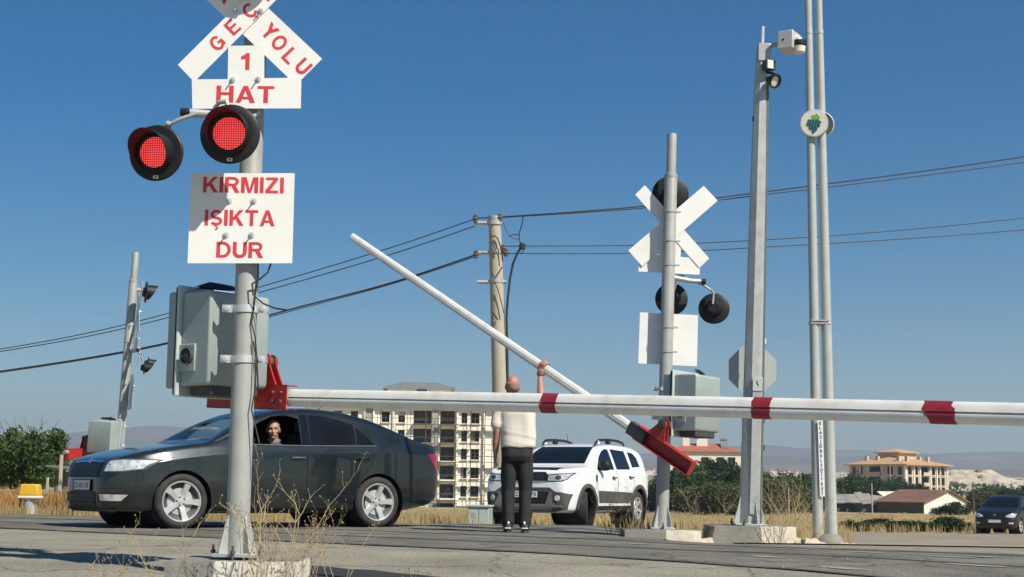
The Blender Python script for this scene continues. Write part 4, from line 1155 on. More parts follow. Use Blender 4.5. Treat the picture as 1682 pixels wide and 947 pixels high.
    def hit(s, a, b, axis, side):
        if axis == 'side': o, d = Vector((a, side * 3, b)), Vector((0, -side, 0))
        elif axis == 'front': o, d = Vector((-3, a, b)), Vector((1, 0, 0))
        elif axis == 'rear': o, d = Vector((s.L + 3, a, b)), Vector((-1, 0, 0))
        else: o, d = Vector((a, b, 4)), Vector((0, 0, -1))
        h = s.bvh.ray_cast(o, d)
        if h[0] is None: h = s.bvh.find_nearest(o + d * 2.2)
        n = h[1] if h[1].dot(d) < 0 else -h[1]
        return h[0], n
    def decal(s, name, poly, axis, mat, parent=None, off=.004, step=.06, side=-1, thick=0.0):
        bm = bmesh.new()
        vs = [bm.verts.new((p[0], p[1], 0)) for p in poly]
        bm.faces.new(vs)
        bmesh.ops.triangulate(bm, faces=bm.faces[:])
        for k in (0, 1):
            lo = min(p[k] for p in poly); hi = max(p[k] for p in poly); n = max(1, int((hi - lo) / step))
            for i in range(1, n):
                co = [0, 0, 0]; no = [0, 0, 0]; co[k] = lo + (hi - lo) * i / n; no[k] = 1
                bmesh.ops.bisect_plane(bm, geom=bm.verts[:] + bm.edges[:] + bm.faces[:], dist=1e-6, plane_co=co, plane_no=no)
        dirn = None
        for v in bm.verts:
            h, nn = s.hit(v.co.x, v.co.y, axis, side); v.co = h + nn * off
        bmesh.ops.recalc_face_normals(bm, faces=bm.faces)
        # face outwards
        f = bm.faces[0]; dv = {'side': Vector((0, side, 0)), 'front': Vector((-1, 0, 0)), 'rear': Vector((1, 0, 0)), 'top': Vector((0, 0, 1))}[axis]
        if sum((f.normal.dot(dv) * f.calc_area()) for f in bm.faces) < 0: bmesh.ops.reverse_faces(bm, faces=bm.faces[:])
        me = bpy.data.meshes.new(name); bm.to_mesh(me); bm.free()
        o = link_mesh(name, me, mat, parent or s.root, world=False, smooth_deg=50)
        if thick:
            md = o.modifiers.new('solidify', 'SOLIDIFY'); md.thickness = thick; md.offset = -1
        return o
    def line(s, pts, axis, w=.008, side=-1, off=.0055, mb=None):
        """dark joint line on the surface"""
        mb = mb or MB(); vs = []
        out = []
        for i in range(len(pts) - 1):
            a, b = Vector(pts[i]), Vector(pts[i + 1]); n = max(1, int((b - a).length / .06))
            out += [a.lerp(b, k / n) for k in range(n)]
        out.append(Vector(pts[-1]))
        for i, p in enumerate(out):
            t = (out[min(i + 1, len(out) - 1)] - out[max(i - 1, 0)]).normalized(); q = Vector((-t.y, t.x)) * w / 2
            for e in (q, -q):
                h, nn = s.hit(p.x + e.x, p.y + e.y, axis, side); vs.append(h + nn * off)
        mb.add(vs, [(2 * i, 2 * i + 1, 2 * i + 3, 2 * i + 2) for i in range(len(out) - 1)])
        return mb
    def wheel(s, x, side, r, rim, w=.21, steer=0.0, yin=0.0, spokes=5, tread=False):
        y = side * (s.W(x) - .015 - w / 2 - yin)
        m = Matrix.Translation((x, y, r)) @ Matrix.Rotation(steer, 4, 'Z') @ zframe(Vector((0, 0, 0)), (0, side, 0)) @ Matrix.Rotation(.35 + x, 4, 'Z')
        hub = MB().lathe([(rim - .012, -w / 2), (rim - .012, w * .30), (rim * .62, w * .12), (rim * .60, w * .14), (.05, w * .14), (.0, w * .14)], 40, m).build('wheel', M['dgrey'], s.root, world=False)
        MB().lathe([(rim * .66, w * .16), (rim * .66, w * .18), (rim * .3, w * .18), (rim * .3, w * .2)], 32, m).build('brake_disc', M['galv'], hub, world=False)
        h = w / 2; g = .012
        prof = [(rim - .014, -h + .02), (rim, -h + .004), (rim + .03, -h - .002), (r - .035, -h + .0), (r - .012, -h + .018)]
        gr = [-.30, -.1, .1, .30]
        zz = -h + .022
        for c in gr:
            prof += [(r - .002 * (abs(c) > .2), c * w - .009), (r - g, c * w - .006), (r - g, c * w + .006), (r - .002 * (abs(c) > .2), c * w + .009)]
        prof += [(r - .012, h - .018), (r - .035, h), (rim + .03, h + .002), (rim + .004, h - .004), (rim - .008, h - .018)]
        MB().lathe(prof, 56, m).build('tyre', M['blackr'], hub, world=False, smooth_deg=40)
        b = MB().lathe([(rim + .002, h - .012), (rim - .004, h - .002), (rim - .016, h - .004), (rim - .024, h - .03), (rim - .016, h - .07)], 48, m)
        zo, zi = h - .012, h - .042
        for k in range(spokes):
            a = 2 * math.pi * k / spokes; q = m @ Matrix.Rotation(a, 4, 'Z')
            ro, ri = rim - .012, rim * .17
            wo, wm, wi = rim * .165, rim * .115, rim * .135
            top = [(ri, -wi, zi), ((ri + ro) * .5, -wm, zi + .018), (ro, -wo, zo), (ro, wo, zo), ((ri + ro) * .5, wm, zi + .018), (ri, wi, zi)]
            bot = [(p[0], p[1] * 1.15, p[2] - .035) for p in top]
            b.add(top + bot, [(0, 1, 4, 5), (1, 2, 3, 4), (0, 6, 7, 1), (1, 7, 8, 2), (3, 9, 10, 4), (4, 10, 11, 5)], q)
        b.lathe([(rim * .30, zi - .03), (rim * .30, zi - .004), (rim * .26, zi + .006), (rim * .13, zi + .006), (rim * .125, zi + .012), (0, zi + .014)], 24, m)
        b.build('rim', M['rimsilver'], hub, world=False, smooth_deg=30)
        lb = MB()
        for k in range(5):
            a = 2 * math.pi * (k + .5) / 5
            lb.lathe([(.011, zi + .004), (.011, zi + .010), (0, zi + .010)], 6, m @ Matrix.Translation((rim * .21 * math.cos(a), rim * .21 * math.sin(a), 0)))
        lb.build('wheel_nuts', M['black'], hub, world=False)
        return hub
    def number_plate(s, text, z, x=None, h=.115, w=.52, yc=0.0, blue=True):
        c = s.hit(yc, z, 'front', 0)[0]; x = c.x - .02
        o = MB().box((x, yc, z), (.008, w, h)).build('number_plate', M['plate_w'], s.root, world=False)
        MB().box((x + .003, yc, z), (.008, w + .03, h + .025)).build('plate_frame', M['black'], o, world=False)
        if blue: MB().box((x - .0045, yc + w / 2 - .025, z), (.001, .04, h * .94)).build('plate_band', M['plate_b'], o, world=False)
        if not text: return o
        t = MB(); put_text(t, text, Vector((x - .0055, yc - .02, z)), (0, -1, 0), (0, 0, 1), h * .62, w * .80, .012)
        t.build('lettering', M['plate_k'], o, world=False, smooth_deg=0, fix=False)
        return o
    def mirror(s, x, z, side, mat, size=(.12, .20, .14)):
        y = side * (s.W(x) * .93)
        b = MB()
        m = Matrix.Translation((x, y + side * .12, z + .03)) @ Matrix.Diagonal((size[0], size[1], size[2], 1)) 
        b.lathe([(.0, -.5), (.35, -.45), (.5, -.2), (.52, .1), (.4, .42), (0, .5)], 16, m)
        b.tube([(x - .02, y - side * .05, z - .05), (x, y + side * .06, z - .01)], .025, 8)
        return b.build('mirror', mat, s.root, world=False)
    def handle(s, x, z, side, parent, mat, recess=True):
        h, n = s.hit(x, z, 'side', side)
        if recess:
            s.decal('handle_recess', [(x - .05 + .055 * math.cos(a * math.pi / 8), z + .028 * math.sin(a * math.pi / 8) + .004) for a in range(16)], 'side', M['black'], parent, .006, .08, side)
        MB().tube([h + Vector((-.09, side * .012, 0)), h + Vector((-.075, side * .035, .004)), h + Vector((.06, side * .035, .004)), h + Vector((.085, side * .012, 0))], .0125, 8).build('handle', mat, parent, world=False)

def car_matrix(front_contact, front_x, side_y, rotz):
    """place so that the local point (front_x, side_y, 0) stands on the given ground point"""
    R3 = Matrix.Rotation(rotz, 4, 'Z')
    return Matrix.Translation(Vector(front_contact) - (R3 @ Vector((front_x, side_y, 0)))) @ R3

# dark liftback sedan
RS = R_(37)
fc = P(296, 866, 16.95)
ms = car_matrix((fc.x, 16.95, .012), .85, -.80, RS)
sd = Car('sedan_car', 'dark grey green sedan with silver five spoke wheels and its driver window open', 4.48,
         [(0, .60), (.02, .665), (.06, .74), (.12, .79), (.22, .825), (.5, .895), (.9, .965), (1.15, 1.0), (1.24, 1.035), (1.45, 1.16), (1.75, 1.315), (2.0, 1.40), (2.3, 1.448), (2.6, 1.46), (2.95, 1.44), (3.3, 1.375), (3.7, 1.24), (4.02, 1.115), (4.2, 1.07), (4.36, 1.045), (4.42, .99), (4.455, .90), (4.48, .80)],
         [(0, .52), (.05, .62), (.12, .69), (.3, .77), (.6, .845), (1.0, .905), (1.4, .945), (2.0, .965), (2.8, .985), (3.4, 1.0), (3.9, 1.0), (4.2, .98), (4.42, .93), (4.48, .72)],
         [(0, .30), (.03, .21), (.2, .19), (.6, .18), (1.3, .175), (3.0, .175), (3.8, .20), (4.2, .26), (4.4, .32), (4.48, .42)],
         [(0, .40), (.012, .50), (.035, .575), (.08, .64), (.16, .705), (.27, .765), (.42, .812), (.7, .846), (1.5, .853), (3.4, .853), (3.9, .835), (4.15, .805), (4.3, .77), (4.4, .715), (4.45, .65), (4.48, .56)],
         (.85, 3.45), .315, .352, M['paint_dark'], ms)
dw = [(1.53, .985), (2.37, .985), (2.37, 1.31), (2.20, 1.345), (2.02, 1.325), (1.84, 1.25), (1.68, 1.145)]
sd.cut(dw, 'side', -1); sd.cut(dw, 'side', 1)
ws = [(-.63, 1.05), (.63, 1.05), (.55, 1.26), (.50, 1.385), (-.50, 1.385), (-.55, 1.26)]
sd.cut(ws, 'front', xr=(1.15, 2.25))
sd.finish()
sd.decal('windscreen', ws, 'front', M['glass_clear'], off=.002)
rear_w = [(2.505, .99), (3.125, 1.005), (3.125, 1.255), (2.95, 1.31), (2.75, 1.345), (2.505, 1.36)]
quart = [(3.155, 1.006), (3.40, 1.012), (3.33, 1.09), (3.155, 1.225)]
sd.decal('front_window', dw, 'side', M['glass_clear'], off=.002, side=1)
for side in (-1, 1):
    sd.decal('rear_window', rear_w, 'side', M['glass_dark'], off=.004, side=side)
    sd.decal('quarter_window', quart, 'side', M['glass_dark'], off=.004, side=side)
    sd.decal('window_pillar', [(2.385, .985), (2.49, .985), (2.49, 1.36), (2.385, 1.36)], 'side', M['glass_dark'], off=.003, side=side)
    d1_ = sd.decal('door', [(1.50, .25), (2.425, .245), (2.425, .965), (1.42, .935), (1.41, .6)], 'side', M['paint_dark'], off=.0025, step=.08, side=side)
    d2_ = sd.decal('door', [(2.44, .245), (2.98, .245), (3.02, .40), (3.14, .58), (3.30, .74), (3.42, .95), (2.44, .97)], 'side', M['paint_dark'], off=.0025, step=.08, side=side)
    for d_, pts in ((d1_, [(1.40, .935), (1.39, .6), (1.485, .245), (2.43, .238)]), (d2_, [(2.4325, .97), (2.4325, .238), (2.985, .238), (3.03, .40), (3.15, .575), (3.31, .735), (3.43, .95)])):
        sd.line(pts, 'side', .008, side).build('door_gap', M['black'], d_, world=False)
    sd.handle(2.31, .835, side, d1_, M['chrome']); sd.handle(3.22, .845, side, d2_, M['paint_dark'])
    sd.line([(1.50, .978), (2.4, .980), (3.42, 1.003)], 'side', .012, side, .008).build('window_trim', M['dgrey'], sd.root, world=False)
    sd.decal('sill', [(1.25, .185), (3.05, .185), (3.05, .225), (1.25, .225)], 'side', M['black'], off=.004, side=side)
    sd.decal('tail_lamp', [(4.20, .915), (4.30, .93), (4.43, .915), (4.462, .76), (4.44, .66), (4.37, .70), (4.30, .80)], 'side', M['taillamp'], off=.005, step=.04, side=side)
    sd.mirror(1.60, 1.0, side, M['paint_dark'])
    hl = sd.decal('headlamp', [(side * a, b) for a, b in ((.53, .640), (.70, .645), (.80, .675), (.822, .765), (.66, .772), (.57, .755))], 'front', M['headlamp'], off=.006, step=.03)
    sd.decal('lamp_bezel', [(side * a, b) for a, b in ((.49, .628), (.71, .632), (.808, .665), (.834, .782), (.65, .786), (.53, .768))], 'front', M['dgrey'], hl, off=.003, step=.03)
    fl_ = sd.decal('fog_lamp', [(side * a, b) for a, b in ((.50, .315), (.70, .315), (.745, .385), (.47, .39))], 'front', M['headlamp'], off=.007, step=.03)
    sd.decal('lamp_bezel', [(side * a, b) for a, b in ((.44, .30), (.73, .30), (.79, .40), (.42, .405))], 'front', M['black'], fl_, off=.004, step=.03)
sd.line([(.25, -.60), (.7, -.70), (1.2, -.72)], 'top', .007).build('bonnet_gap', M['black'], sd.root, world=False)
gr = sd.decal('grille', [(-.46, .575), (.46, .575), (.43, .735), (-.43, .735)], 'front', M['black'], off=.006, step=.05)
b = MB()
for i in range(11):
    y = -.36 + .072 * i
    sd.line([(y, .59), (y, .725)], 'front', .012, off=.014, mb=b)
b.build('grille_slats', M['dgrey'], gr, world=False)
sd.line([(-.42, .744), (-.2, .752), (.2, .752), (.42, .744)], 'front', .018, off=.012).build('grille_trim', M['chrome'], gr, world=False)
MB().lathe([(0, .012), (.035, .012), (.042, 0)], 20, zframe(sd.hit(0, .765, 'front', 0)[0] + Vector((-.004, 0, .004)), (-1, 0, .7))).build('badge', M['chrome'], sd.root, world=False)
it = sd.decal('lower_intake', [(-.40, .235), (.40, .235), (.38, .42), (-.38, .42)], 'front', M['black'], off=.005, step=.05)
b = MB()
for z in (.28, .325, .37): sd.line([(-.36, z), (.36, z)], 'front', .014, off=.012, mb=b)
b.build('intake_bars', M['dgrey'], it, world=False)
sd.decal('bumper_lip', [(-.60, .20), (.60, .20), (.66, .232), (-.66, .232)], 'front', M['dgrey'], off=.012, step=.06)
sd.line([(-.46, .44), (-.72, .46), (-.80, .47)], 'front', .006, off=.005).build('bumper_gap', M['black'], sd.root, world=False)
sd.number_plate('23 AH 118', .487, w=.50, h=.105)
sd.decal('rear_glass', [(-.50, 1.12), (.50, 1.12), (.44, 1.36), (-.44, 1.36)], 'rear', M['glass_dark'], off=.004)
for ax in (.85, 3.45):
    for side in (-1, 1): sd.wheel(ax, side, .315, .232, .205, steer=R_(-4) if ax < 1 else 0)
# cabin
b = MB()
for y in (-.37, .37):
    b.box((2.12, y, .50), (.50, .46, .20)); 
    b.add([(2.30 + dx * .10 + dz * .22, y + dy * .23 * (1 - .15 * dz), .55 + dz * .58) for dz in (0, 1) for dy in (-1, 1) for dx in (0, 1)], [(0, 1, 3, 2), (4, 6, 7, 5), (0, 4, 5, 1), (2, 3, 7, 6), (0, 2, 6, 4), (1, 5, 7, 3)])
b.build('seats', M['seat'], sd.root, world=False, bevel=.03)
for y in (-.37, .37):
    MB().box((2.60, y, 1.235), (.09, .25, .15)).build('headrest', M['dgrey'], sd.root, world=False, bevel=.035)
MB().box((1.55, 0, .86), (.42, 1.40, .26)).build('dashboard', M['dgrey'], sd.root, world=False, bevel=.05)
MB().box((2.4, 0, .33), (2.6, 1.45, .04)).build('cabin_floor', M['black'], sd.root, world=False)
b = MB(); mm = Matrix.Translation((1.84, -.37, .93)) @ Matrix.Rotation(R_(-65), 4, 'Y')
b.tube([mm @ Vector((.18 * math.cos(a * math.pi / 12), .18 * math.sin(a * math.pi / 12), 0)) for a in range(25)], .014, 8)
b.tube([mm @ Vector((-.17, 0, 0)), mm @ Vector((.17, 0, 0))], .018, 6); b.build('steering_wheel', M['black'], sd.root, world=False)
b = MB().tube([(3.0, 0, 1.44), (3.14, 0, 1.55)], .006, 6).build('roof_aerial', M['black'], sd.root, world=False)

# white four wheel drive
RU = R_(64)
fu = P(957, 868, 28.0)
mu_ = car_matrix((fu.x, 28.0, H(fu.x, 28.0) + .02), .84, -.80, RU)
uv = Car('offroad_car', 'white sport utility car with black roof bars facing the crossing behind the man', 4.34,
         [(0, .86), (.012, .96), (.035, 1.03), (.07, 1.06), (.14, 1.085), (.4, 1.11), (.8, 1.135), (1.1, 1.16), (1.2, 1.19), (1.45, 1.32), (1.75, 1.475), (1.95, 1.55), (2.2, 1.595), (2.6, 1.62), (3.2, 1.615), (3.7, 1.575), (3.95, 1.52), (4.12, 1.38), (4.24, 1.18), (4.3, 1.05), (4.34, .9)],
         [(0, .72), (.05, .88), (.15, .96), (.5, 1.02), (1.2, 1.06), (2.4, 1.085), (3.4, 1.11), (4.0, 1.12), (4.24, 1.03), (4.34, .8)],
         [(0, .38), (.04, .29), (.3, .27), (1.2, .26), (3.2, .26), (3.9, .30), (4.34, .42)],
         [(0, .70), (.012, .74), (.04, .785), (.09, .82), (.18, .855), (.32, .882), (.6, .895), (1.5, .90), (3.4, .90), (3.9, .885), (4.15, .845), (4.28, .79), (4.34, .72)],
         (.84, 3.515), .345, .405, M['paint_white'], mu_, .34)
wsu = [(-.66, 1.20), (.66, 1.20), (.60, 1.40), (.55, 1.535), (-.55, 1.535), (-.60, 1.40)]
uv.finish()
uv.decal('windscreen', wsu, 'front', M['glass_dark'], off=.004, step=.05)
for side in (-1, 1):
    uv.decal('front_window', [(1.42, 1.085), (2.28, 1.10), (2.24, 1.49), (2.08, 1.50), (1.88, 1.44), (1.66, 1.33)], 'side', M['glass_dark'], off=.004, side=side)
    uv.decal('rear_window', [(2.42, 1.105), (3.14, 1.12), (3.06, 1.48), (2.36, 1.505)], 'side', M['glass_dark'], off=.004, side=side)
    uv.decal('quarter_window', [(3.28, 1.16), (3.72, 1.18), (3.66, 1.36), (3.50, 1.45), (3.24, 1.47)], 'side', M['glass_dark'], off=.004, side=side)
    d1_ = uv.decal('door', [(1.36, .44), (2.33, .42), (2.36, 1.06), (1.32, 1.04)], 'side', M['paint_white'], off=.0025, step=.08, side=side)
    d2_ = uv.decal('door', [(2.35, .42), (3.02, .42), (3.10, .62), (3.22, .80), (3.24, 1.09), (2.38, 1.065)], 'side', M['paint_white'], off=.0025, step=.08, side=side)
    for d_, pts in ((d1_, [(1.31, 1.05), (1.345, .42), (2.34, .40)]), (d2_, [(2.37, 1.08), (2.34, .41), (3.03, .41), (3.11, .62), (3.235, .80), (3.25, 1.1)])):
        uv.line(pts, 'side', .011, side).build('door_gap', M['black'], d_, world=False)
    uv.handle(2.16, .94, side, d1_, M['black']); uv.handle(3.06, .96, side, d2_, M['black'])
    uv.decal('door_cladding', [(1.42, .46), (2.99, .45), (3.05, .53), (3.10, .66), (1.36, .69)], 'side', M['cladding'], off=.009, side=side)
    uv.decal('sill', [(1.28, .27), (3.08, .27), (3.08, .40), (1.28, .40)], 'side', M['black'], off=.008, side=side)
    uv.decal('sill_trim', [(1.28, .405), (3.06, .40), (3.06, .435), (1.28, .44)], 'side', M['paint_white'], off=.009, side=side)
    uv.decal('wing_vent', [(1.24, .98), (1.33, .99), (1.31, .88), (1.25, .86)], 'side', M['black'], off=.008, step=.04, side=side)
    for ax in (.84, 3.515):
        rn = []
        for k in range(19):
            a = math.pi * (-.06 + 1.12 * k / 18); rn.append((ax + .475 * math.cos(a), .345 + .475 * math.sin(a)))
        inner = [(ax + .402 * math.cos(math.pi * (-.06 + 1.12 * k / 18)), .345 + .402 * math.sin(math.pi * (-.06 + 1.12 * k / 18))) for k in range(18, -1, -1)]
        fm = MB(); vs = []
        for (a, c), (a2, c2) in zip(rn, reversed(inner)):
            if a > uv.L - .03: continue
            for q in ((a, c), (a2, c2)):
                h, nn = uv.hit(max(.02, q[0]), q[1], 'side', side); vs.append((h.x, side * (uv.W(ax) + .010) * (.5) + h.y * .5, h.z))
        # a flare with its own lip
        n_ = len(vs) // 2
        vs2 = [(v[0], v[1] + side * .022, v[2]) for v in vs]
        fm.add(vs2 + vs, [(2 * i, 2 * i + 1, 2 * i + 3, 2 * i + 2) for i in range(n_ - 1)] + [(2 * i + 1, 2 * n_ + 2 * i + 1, 2 * n_ + 2 * i + 3, 2 * i + 3) for i in range(n_ - 1)] + [(2 * i, 2 * i + 2, 2 * n_ + 2 * i + 2, 2 * n_ + 2 * i) for i in range(n_ - 1)])
        fm.build('wheel_flare', M['cladding'], uv.root, world=False)
    uv.mirror(1.52, 1.13, side, M['black'], (.16, .24, .19))
    b = MB().tube([(1.98, side * .56, 1.575), (2.04, side * .565, 1.635), (2.16, side * .57, 1.672), (2.6, side * .575, 1.695), (3.1, side * .57, 1.69), (3.42, side * .565, 1.655), (3.52, side * .56, 1.60)], [.018, .024, .03, .027, .027, .024, .018], 10)
    b.box((2.62, side * .575, 1.655), (.16, .05, .09)); b.build('roof_bar', M['black'], uv.root, world=False)
    MB().box((2.12, side * .575, 1.635), (.10, .035, .07)).build('bar_foot', M['signwhite'], uv.root, world=False)
    hl = uv.decal('headlamp', [(side * a, b) for a, b in ((.46, .86), (.72, .865), (.80, .90), (.835, 1.0), (.74, .985), (.47, .955))], 'front', M['headlamp'], off=.007, step=.03)
    uv.decal('lamp_bezel', [(side * a, b) for a, b in ((.43, .845), (.73, .85), (.815, .885), (.855, 1.02), (.74, 1.0), (.43, .972))], 'front', M['black'], hl, off=.004, step=.03)
    uv.decal('lamp_bulb', [(side * (.66 + .055 * math.cos(a * math.pi / 6)), .92 + .04 * math.sin(a * math.pi / 6)) for a in range(12)], 'front', M['dgrey'], hl, off=.010, step=.05)
    fg = MB().lathe([(0, .012), (.045, .012), (.055, 0)], 18, zframe(uv.hit(side * .66, .545, 'front', 0)[0] + Vector((-.02, 0, 0)), (-1, side * .35, 0))).build('fog_lamp', M['headlamp'], uv.root, world=False)
gr = uv.decal('grille', [(-.45, .86), (.45, .86), (.47, .965), (.40, 1.02), (-.40, 1.02), (-.47, .965)], 'front', M['black'], off=.012, step=.05)
b = MB()
for y in (-.30, -.1, .1, .30):
    for z in (.89, .945):
        uv.line([(y - .07, z - .018), (y + .07, z - .018), (y + .08, z), (y + .07, z + .018), (y - .07, z + .018), (y - .08, z), (y - .07, z - .018)], 'front', .009, off=.02, mb=b)
b.build('grille_links', M['dgrey'], gr, world=False)
b = MB(); put_text(b, 'DACIA', uv.hit(0, .998, 'front', 0)[0] + Vector((-.02, 0, 0)), (0, -1, 0), (0, 0, 1), .035, .30, .01)
b.build('lettering', M['galv'], gr, world=False, smooth_deg=0, fix=False)
uv.decal('bonnet_guard', [(.075, -.62), (.30, -.66), (.30, .66), (.075, .62)], 'top', M['black'], off=.012, step=.06)
uv.decal('bumper_cladding', [(-.80, .34), (-.60, .30), (.60, .30), (.80, .34), (.868, .62), (.72, .655), (.62, .66), (.50, .74), (-.50, .74), (-.62, .66), (-.72, .655), (-.868, .62)], 'front', M['cladding'], off=.010, step=.04)
uv.decal('lower_intake', [(-.42, .44), (.42, .44), (.50, .66), (-.50, .66)], 'front', M['black'], off=.016, step=.06)
uv.decal('skid_plate', [(-.52, .33), (.52, .33), (.60, .40), (.42, .44), (-.42, .44), (-.60, .40)], 'front', M['skid'], off=.022, step=.05)
for side in (-1, 1):
    uv.decal('bumper_trim', [(side * a, b) for a, b in ((.42, .44), (.60, .385), (.76, .39), (.74, .42), (.62, .43), (.54, .60), (.58, .67), (.50, .67))], 'front', M['skid'], off=.024, step=.04)
b = MB()
for z in (.50, .56, .61): uv.line([(-.42, z), (.42, z)], 'front', .012, off=.022, mb=b)
b.build('intake_bars', M['dgrey'], uv.root, world=False)
uv.number_plate('23 A 973', .615)
MB().tube([(2.2, .1, 1.59), (2.12, .1, 1.80)], .005, 6).build('roof_aerial', M['black'], uv.root, world=False)
for ax in (.84, 3.515):
    for side in (-1, 1): uv.wheel(ax, side, .345, .225, .225, steer=R_(26) if ax < 1 else 0, yin=.01, spokes=6)

# black car waiting far right
fb = P(1603, 878, 60)
mbk = car_matrix((fb.x, 60, H(fb.x, 60) + .02), .1, .76, R_(58))
bk = Car('hatchback_car', 'black car with bright headlamps waiting on the far right dirt road', 4.2,
         [(0, .60), (.02, .68), (.06, .76), (.12, .82), (.3, .90), (.8, 1.0), (1.05, 1.05), (1.3, 1.2), (1.6, 1.36), (1.9, 1.47), (2.3, 1.52), (3.2, 1.50), (3.7, 1.42), (3.95, 1.25), (4.1, 1.05), (4.2, .85)],
         [(0, .52), (.1, .70), (.3, .80), (1.0, .93), (2.4, .98), (3.6, 1.03), (4.0, 1.0), (4.2, .75)],
         [(0, .32), (.04, .22), (1.2, .18), (3.2, .18), (4.2, .38)],
         [(0, .50), (.02, .60), (.06, .68), (.15, .76), (.3, .82), (.7, .858), (3.4, .858), (3.9, .82), (4.1, .75), (4.2, .65)],
         (.82, 3.36), .31, .35, M['paint_black'], mbk)
bk.finish()
bk.decal('windscreen', [(-.64, 1.06), (.64, 1.06), (.52, 1.43), (-.52, 1.43)], 'front', M['glass_dark'])
for side in (-1, 1):
    bk.decal('side_window', [(1.35, .99), (2.3, 1.0), (2.3, 1.40), (1.95, 1.40), (1.6, 1.2)], 'side', M['glass_dark'], side=side)
    bk.decal('side_window', [(2.4, 1.01), (3.4, 1.05), (3.2, 1.38), (2.4, 1.41)], 'side', M['glass_dark'], side=side)
    bk.decal('headlamp', [(side * a, b) for a, b in ((.42, .68), (.62, .64), (.77, .67), (.80, .80), (.66, .81), (.5, .75))], 'front', M['headlamp'], off=.006, step=.04)
    bk.decal('fog_lamp', [(side * a, b) for a, b in ((.56, .40), (.72, .40), (.72, .46), (.56, .46))], 'front', M['headlamp'], off=.006, step=.05)
    bk.mirror(1.4, 1.02, side, M['paint_black'])
bk.decal('grille', [(-.38, .60), (.38, .60), (.34, .70), (-.34, .70)], 'front', M['black'])
MB().lathe([(0, .012), (.05, .012), (.055, 0)], 16, zframe(bk.hit(0, .75, 'front', 0)[0], (-1, 0, .3))).build('badge', M['chrome'], bk.root, world=False)
bk.number_plate('', .50)
for ax in (.82, 3.36):
    for side in (-1, 1): bk.wheel(ax, side, .31, .215, .19, steer=R_(-8) if ax < 1 else 0)

# ------------------------------------------------------------------ people
M['skin'] = pm('sunburnt_skin', (.40, .185, .125), .55, 0, .12, 14, .05, 90)
M['skin_d'] = pm('tanned_skin', (.40, .22, .15), .5, 0, .1, 16, .05, 90)
M['shirt'] = pm('cream_cotton', (.64, .60, .52), .85, 0, .03, 2)
M['trouser'] = pm('black_trousers', (.016, .017, .018), .85, 0, .25, 7, .15, 60)
M['shoe'] = pm('black_shoe', (.015, .015, .016), .6, 0, .2, 20)
M['hair'] = pm('dark_grey_hair', (.13, .122, .115), .7, 0, .4, 60, .3, 200)
M['hairgrey'] = pm('short_grey_hair', (.26, .155, .12), .8, 0, .25, 80, .2, 200)
M['bluejacket'] = pm('blue_grey_shirt', (.055, .085, .12), .8, 0, .15, 8, .15, 60)
M['eye'] = pm('dark_eye', (.02, .014, .012), .25)
M['lip'] = pm('lip', (.30, .11, .09), .5)

def remeshed(mb, name, mat, parent, voxel=.006, smooth_it=4, local=False):
    me = mb.mesh('tmp', True); o = bpy.data.objects.new('tmp', me); COL.objects.link(o)
    m = o.modifiers.new('r', 'REMESH'); m.mode = 'VOXEL'; m.voxel_size = voxel
    if smooth_it:
        q = o.modifiers.new('s', 'SMOOTH'); q.iterations = smooth_it; q.factor = .5
    dg = bpy.context.evaluated_depsgraph_get()
    out = bpy.data.meshes.new_from_object(o.evaluated_get(dg)); out.name = name
    bpy.data.objects.remove(o); bpy.data.meshes.remove(me)
    return link_mesh(name, out, mat, parent, world=not local, smooth_deg=180)

def limb(mb, pts, rs, n=14):
    """round-ended tapered limb"""
    pts = [Vector(p) for p in pts]
    d0 = (pts[0] - pts[1]).normalized(); d1 = (pts[-1] - pts[-2]).normalized()
    P2 = [pts[0] + d0 * rs[0] * .8, pts[0] + d0 * rs[0] * .45] + pts + [pts[-1] + d1 * rs[-1] * .45, pts[-1] + d1 * rs[-1] * .8]
    mb.tube(P2, [rs[0] * .45, rs[0] * .85] + list(rs) + [rs[-1] * .85, rs[-1] * .45], n)

def ellipsoid(mb, c, r, M4=None, n=18):
    m = Matrix.Translation(c) @ (M4.to_4x4() if M4 is not None else Matrix.Identity(4)) @ Matrix.Diagonal((r[0], r[1], r[2], 1))
    mb.lathe([(math.sin(math.pi * k / 12) if 0 < k < 12 else 1e-4, -math.cos(math.pi * k / 12)) for k in range(13)], n, m)

def head(mb, c, f, up=Vector((0, 0, 1)), s=1.0):
    """skull, jaw, nose, brow, ears; f is where the face looks"""
    f = Vector(f).normalized(); r = f.cross(Vector(up)).normalized(); u = r.cross(f)
    B = Matrix((r, f, u)).transposed()
    def at(x, y, z): return c + (r * x + f * y + u * z) * s
    ellipsoid(mb, at(0, -.012, .025), (.077 * s, .096 * s, .095 * s), B)
    ellipsoid(mb, at(0, .022, -.045), (.060 * s, .066 * s, .075 * s), B)
    ellipsoid(mb, at(0, .055, -.098), (.030 * s, .026 * s, .024 * s), B)
    limb(mb, [at(0, .078, .012), at(0, .098, -.022), at(0, .106, -.036)], [.010 * s, .013 * s, .016 * s], 10)
    for k in (-1, 1):
        limb(mb, [at(k * .012, .084, .026), at(k * .045, .072, .024)], [.012 * s, .010 * s], 8)
        ellipsoid(mb, at(k * .04, .062, -.028), (.022 * s, .02 * s, .018 * s), B)
        ellipsoid(mb, at(k * .080, -.008, -.012), (.010 * s, .022 * s, .034 * s), B)
    limb(mb, [at(-.02, .080, -.066), at(.02, .080, -.066)], [.008 * s, .008 * s], 8)
    return at, B

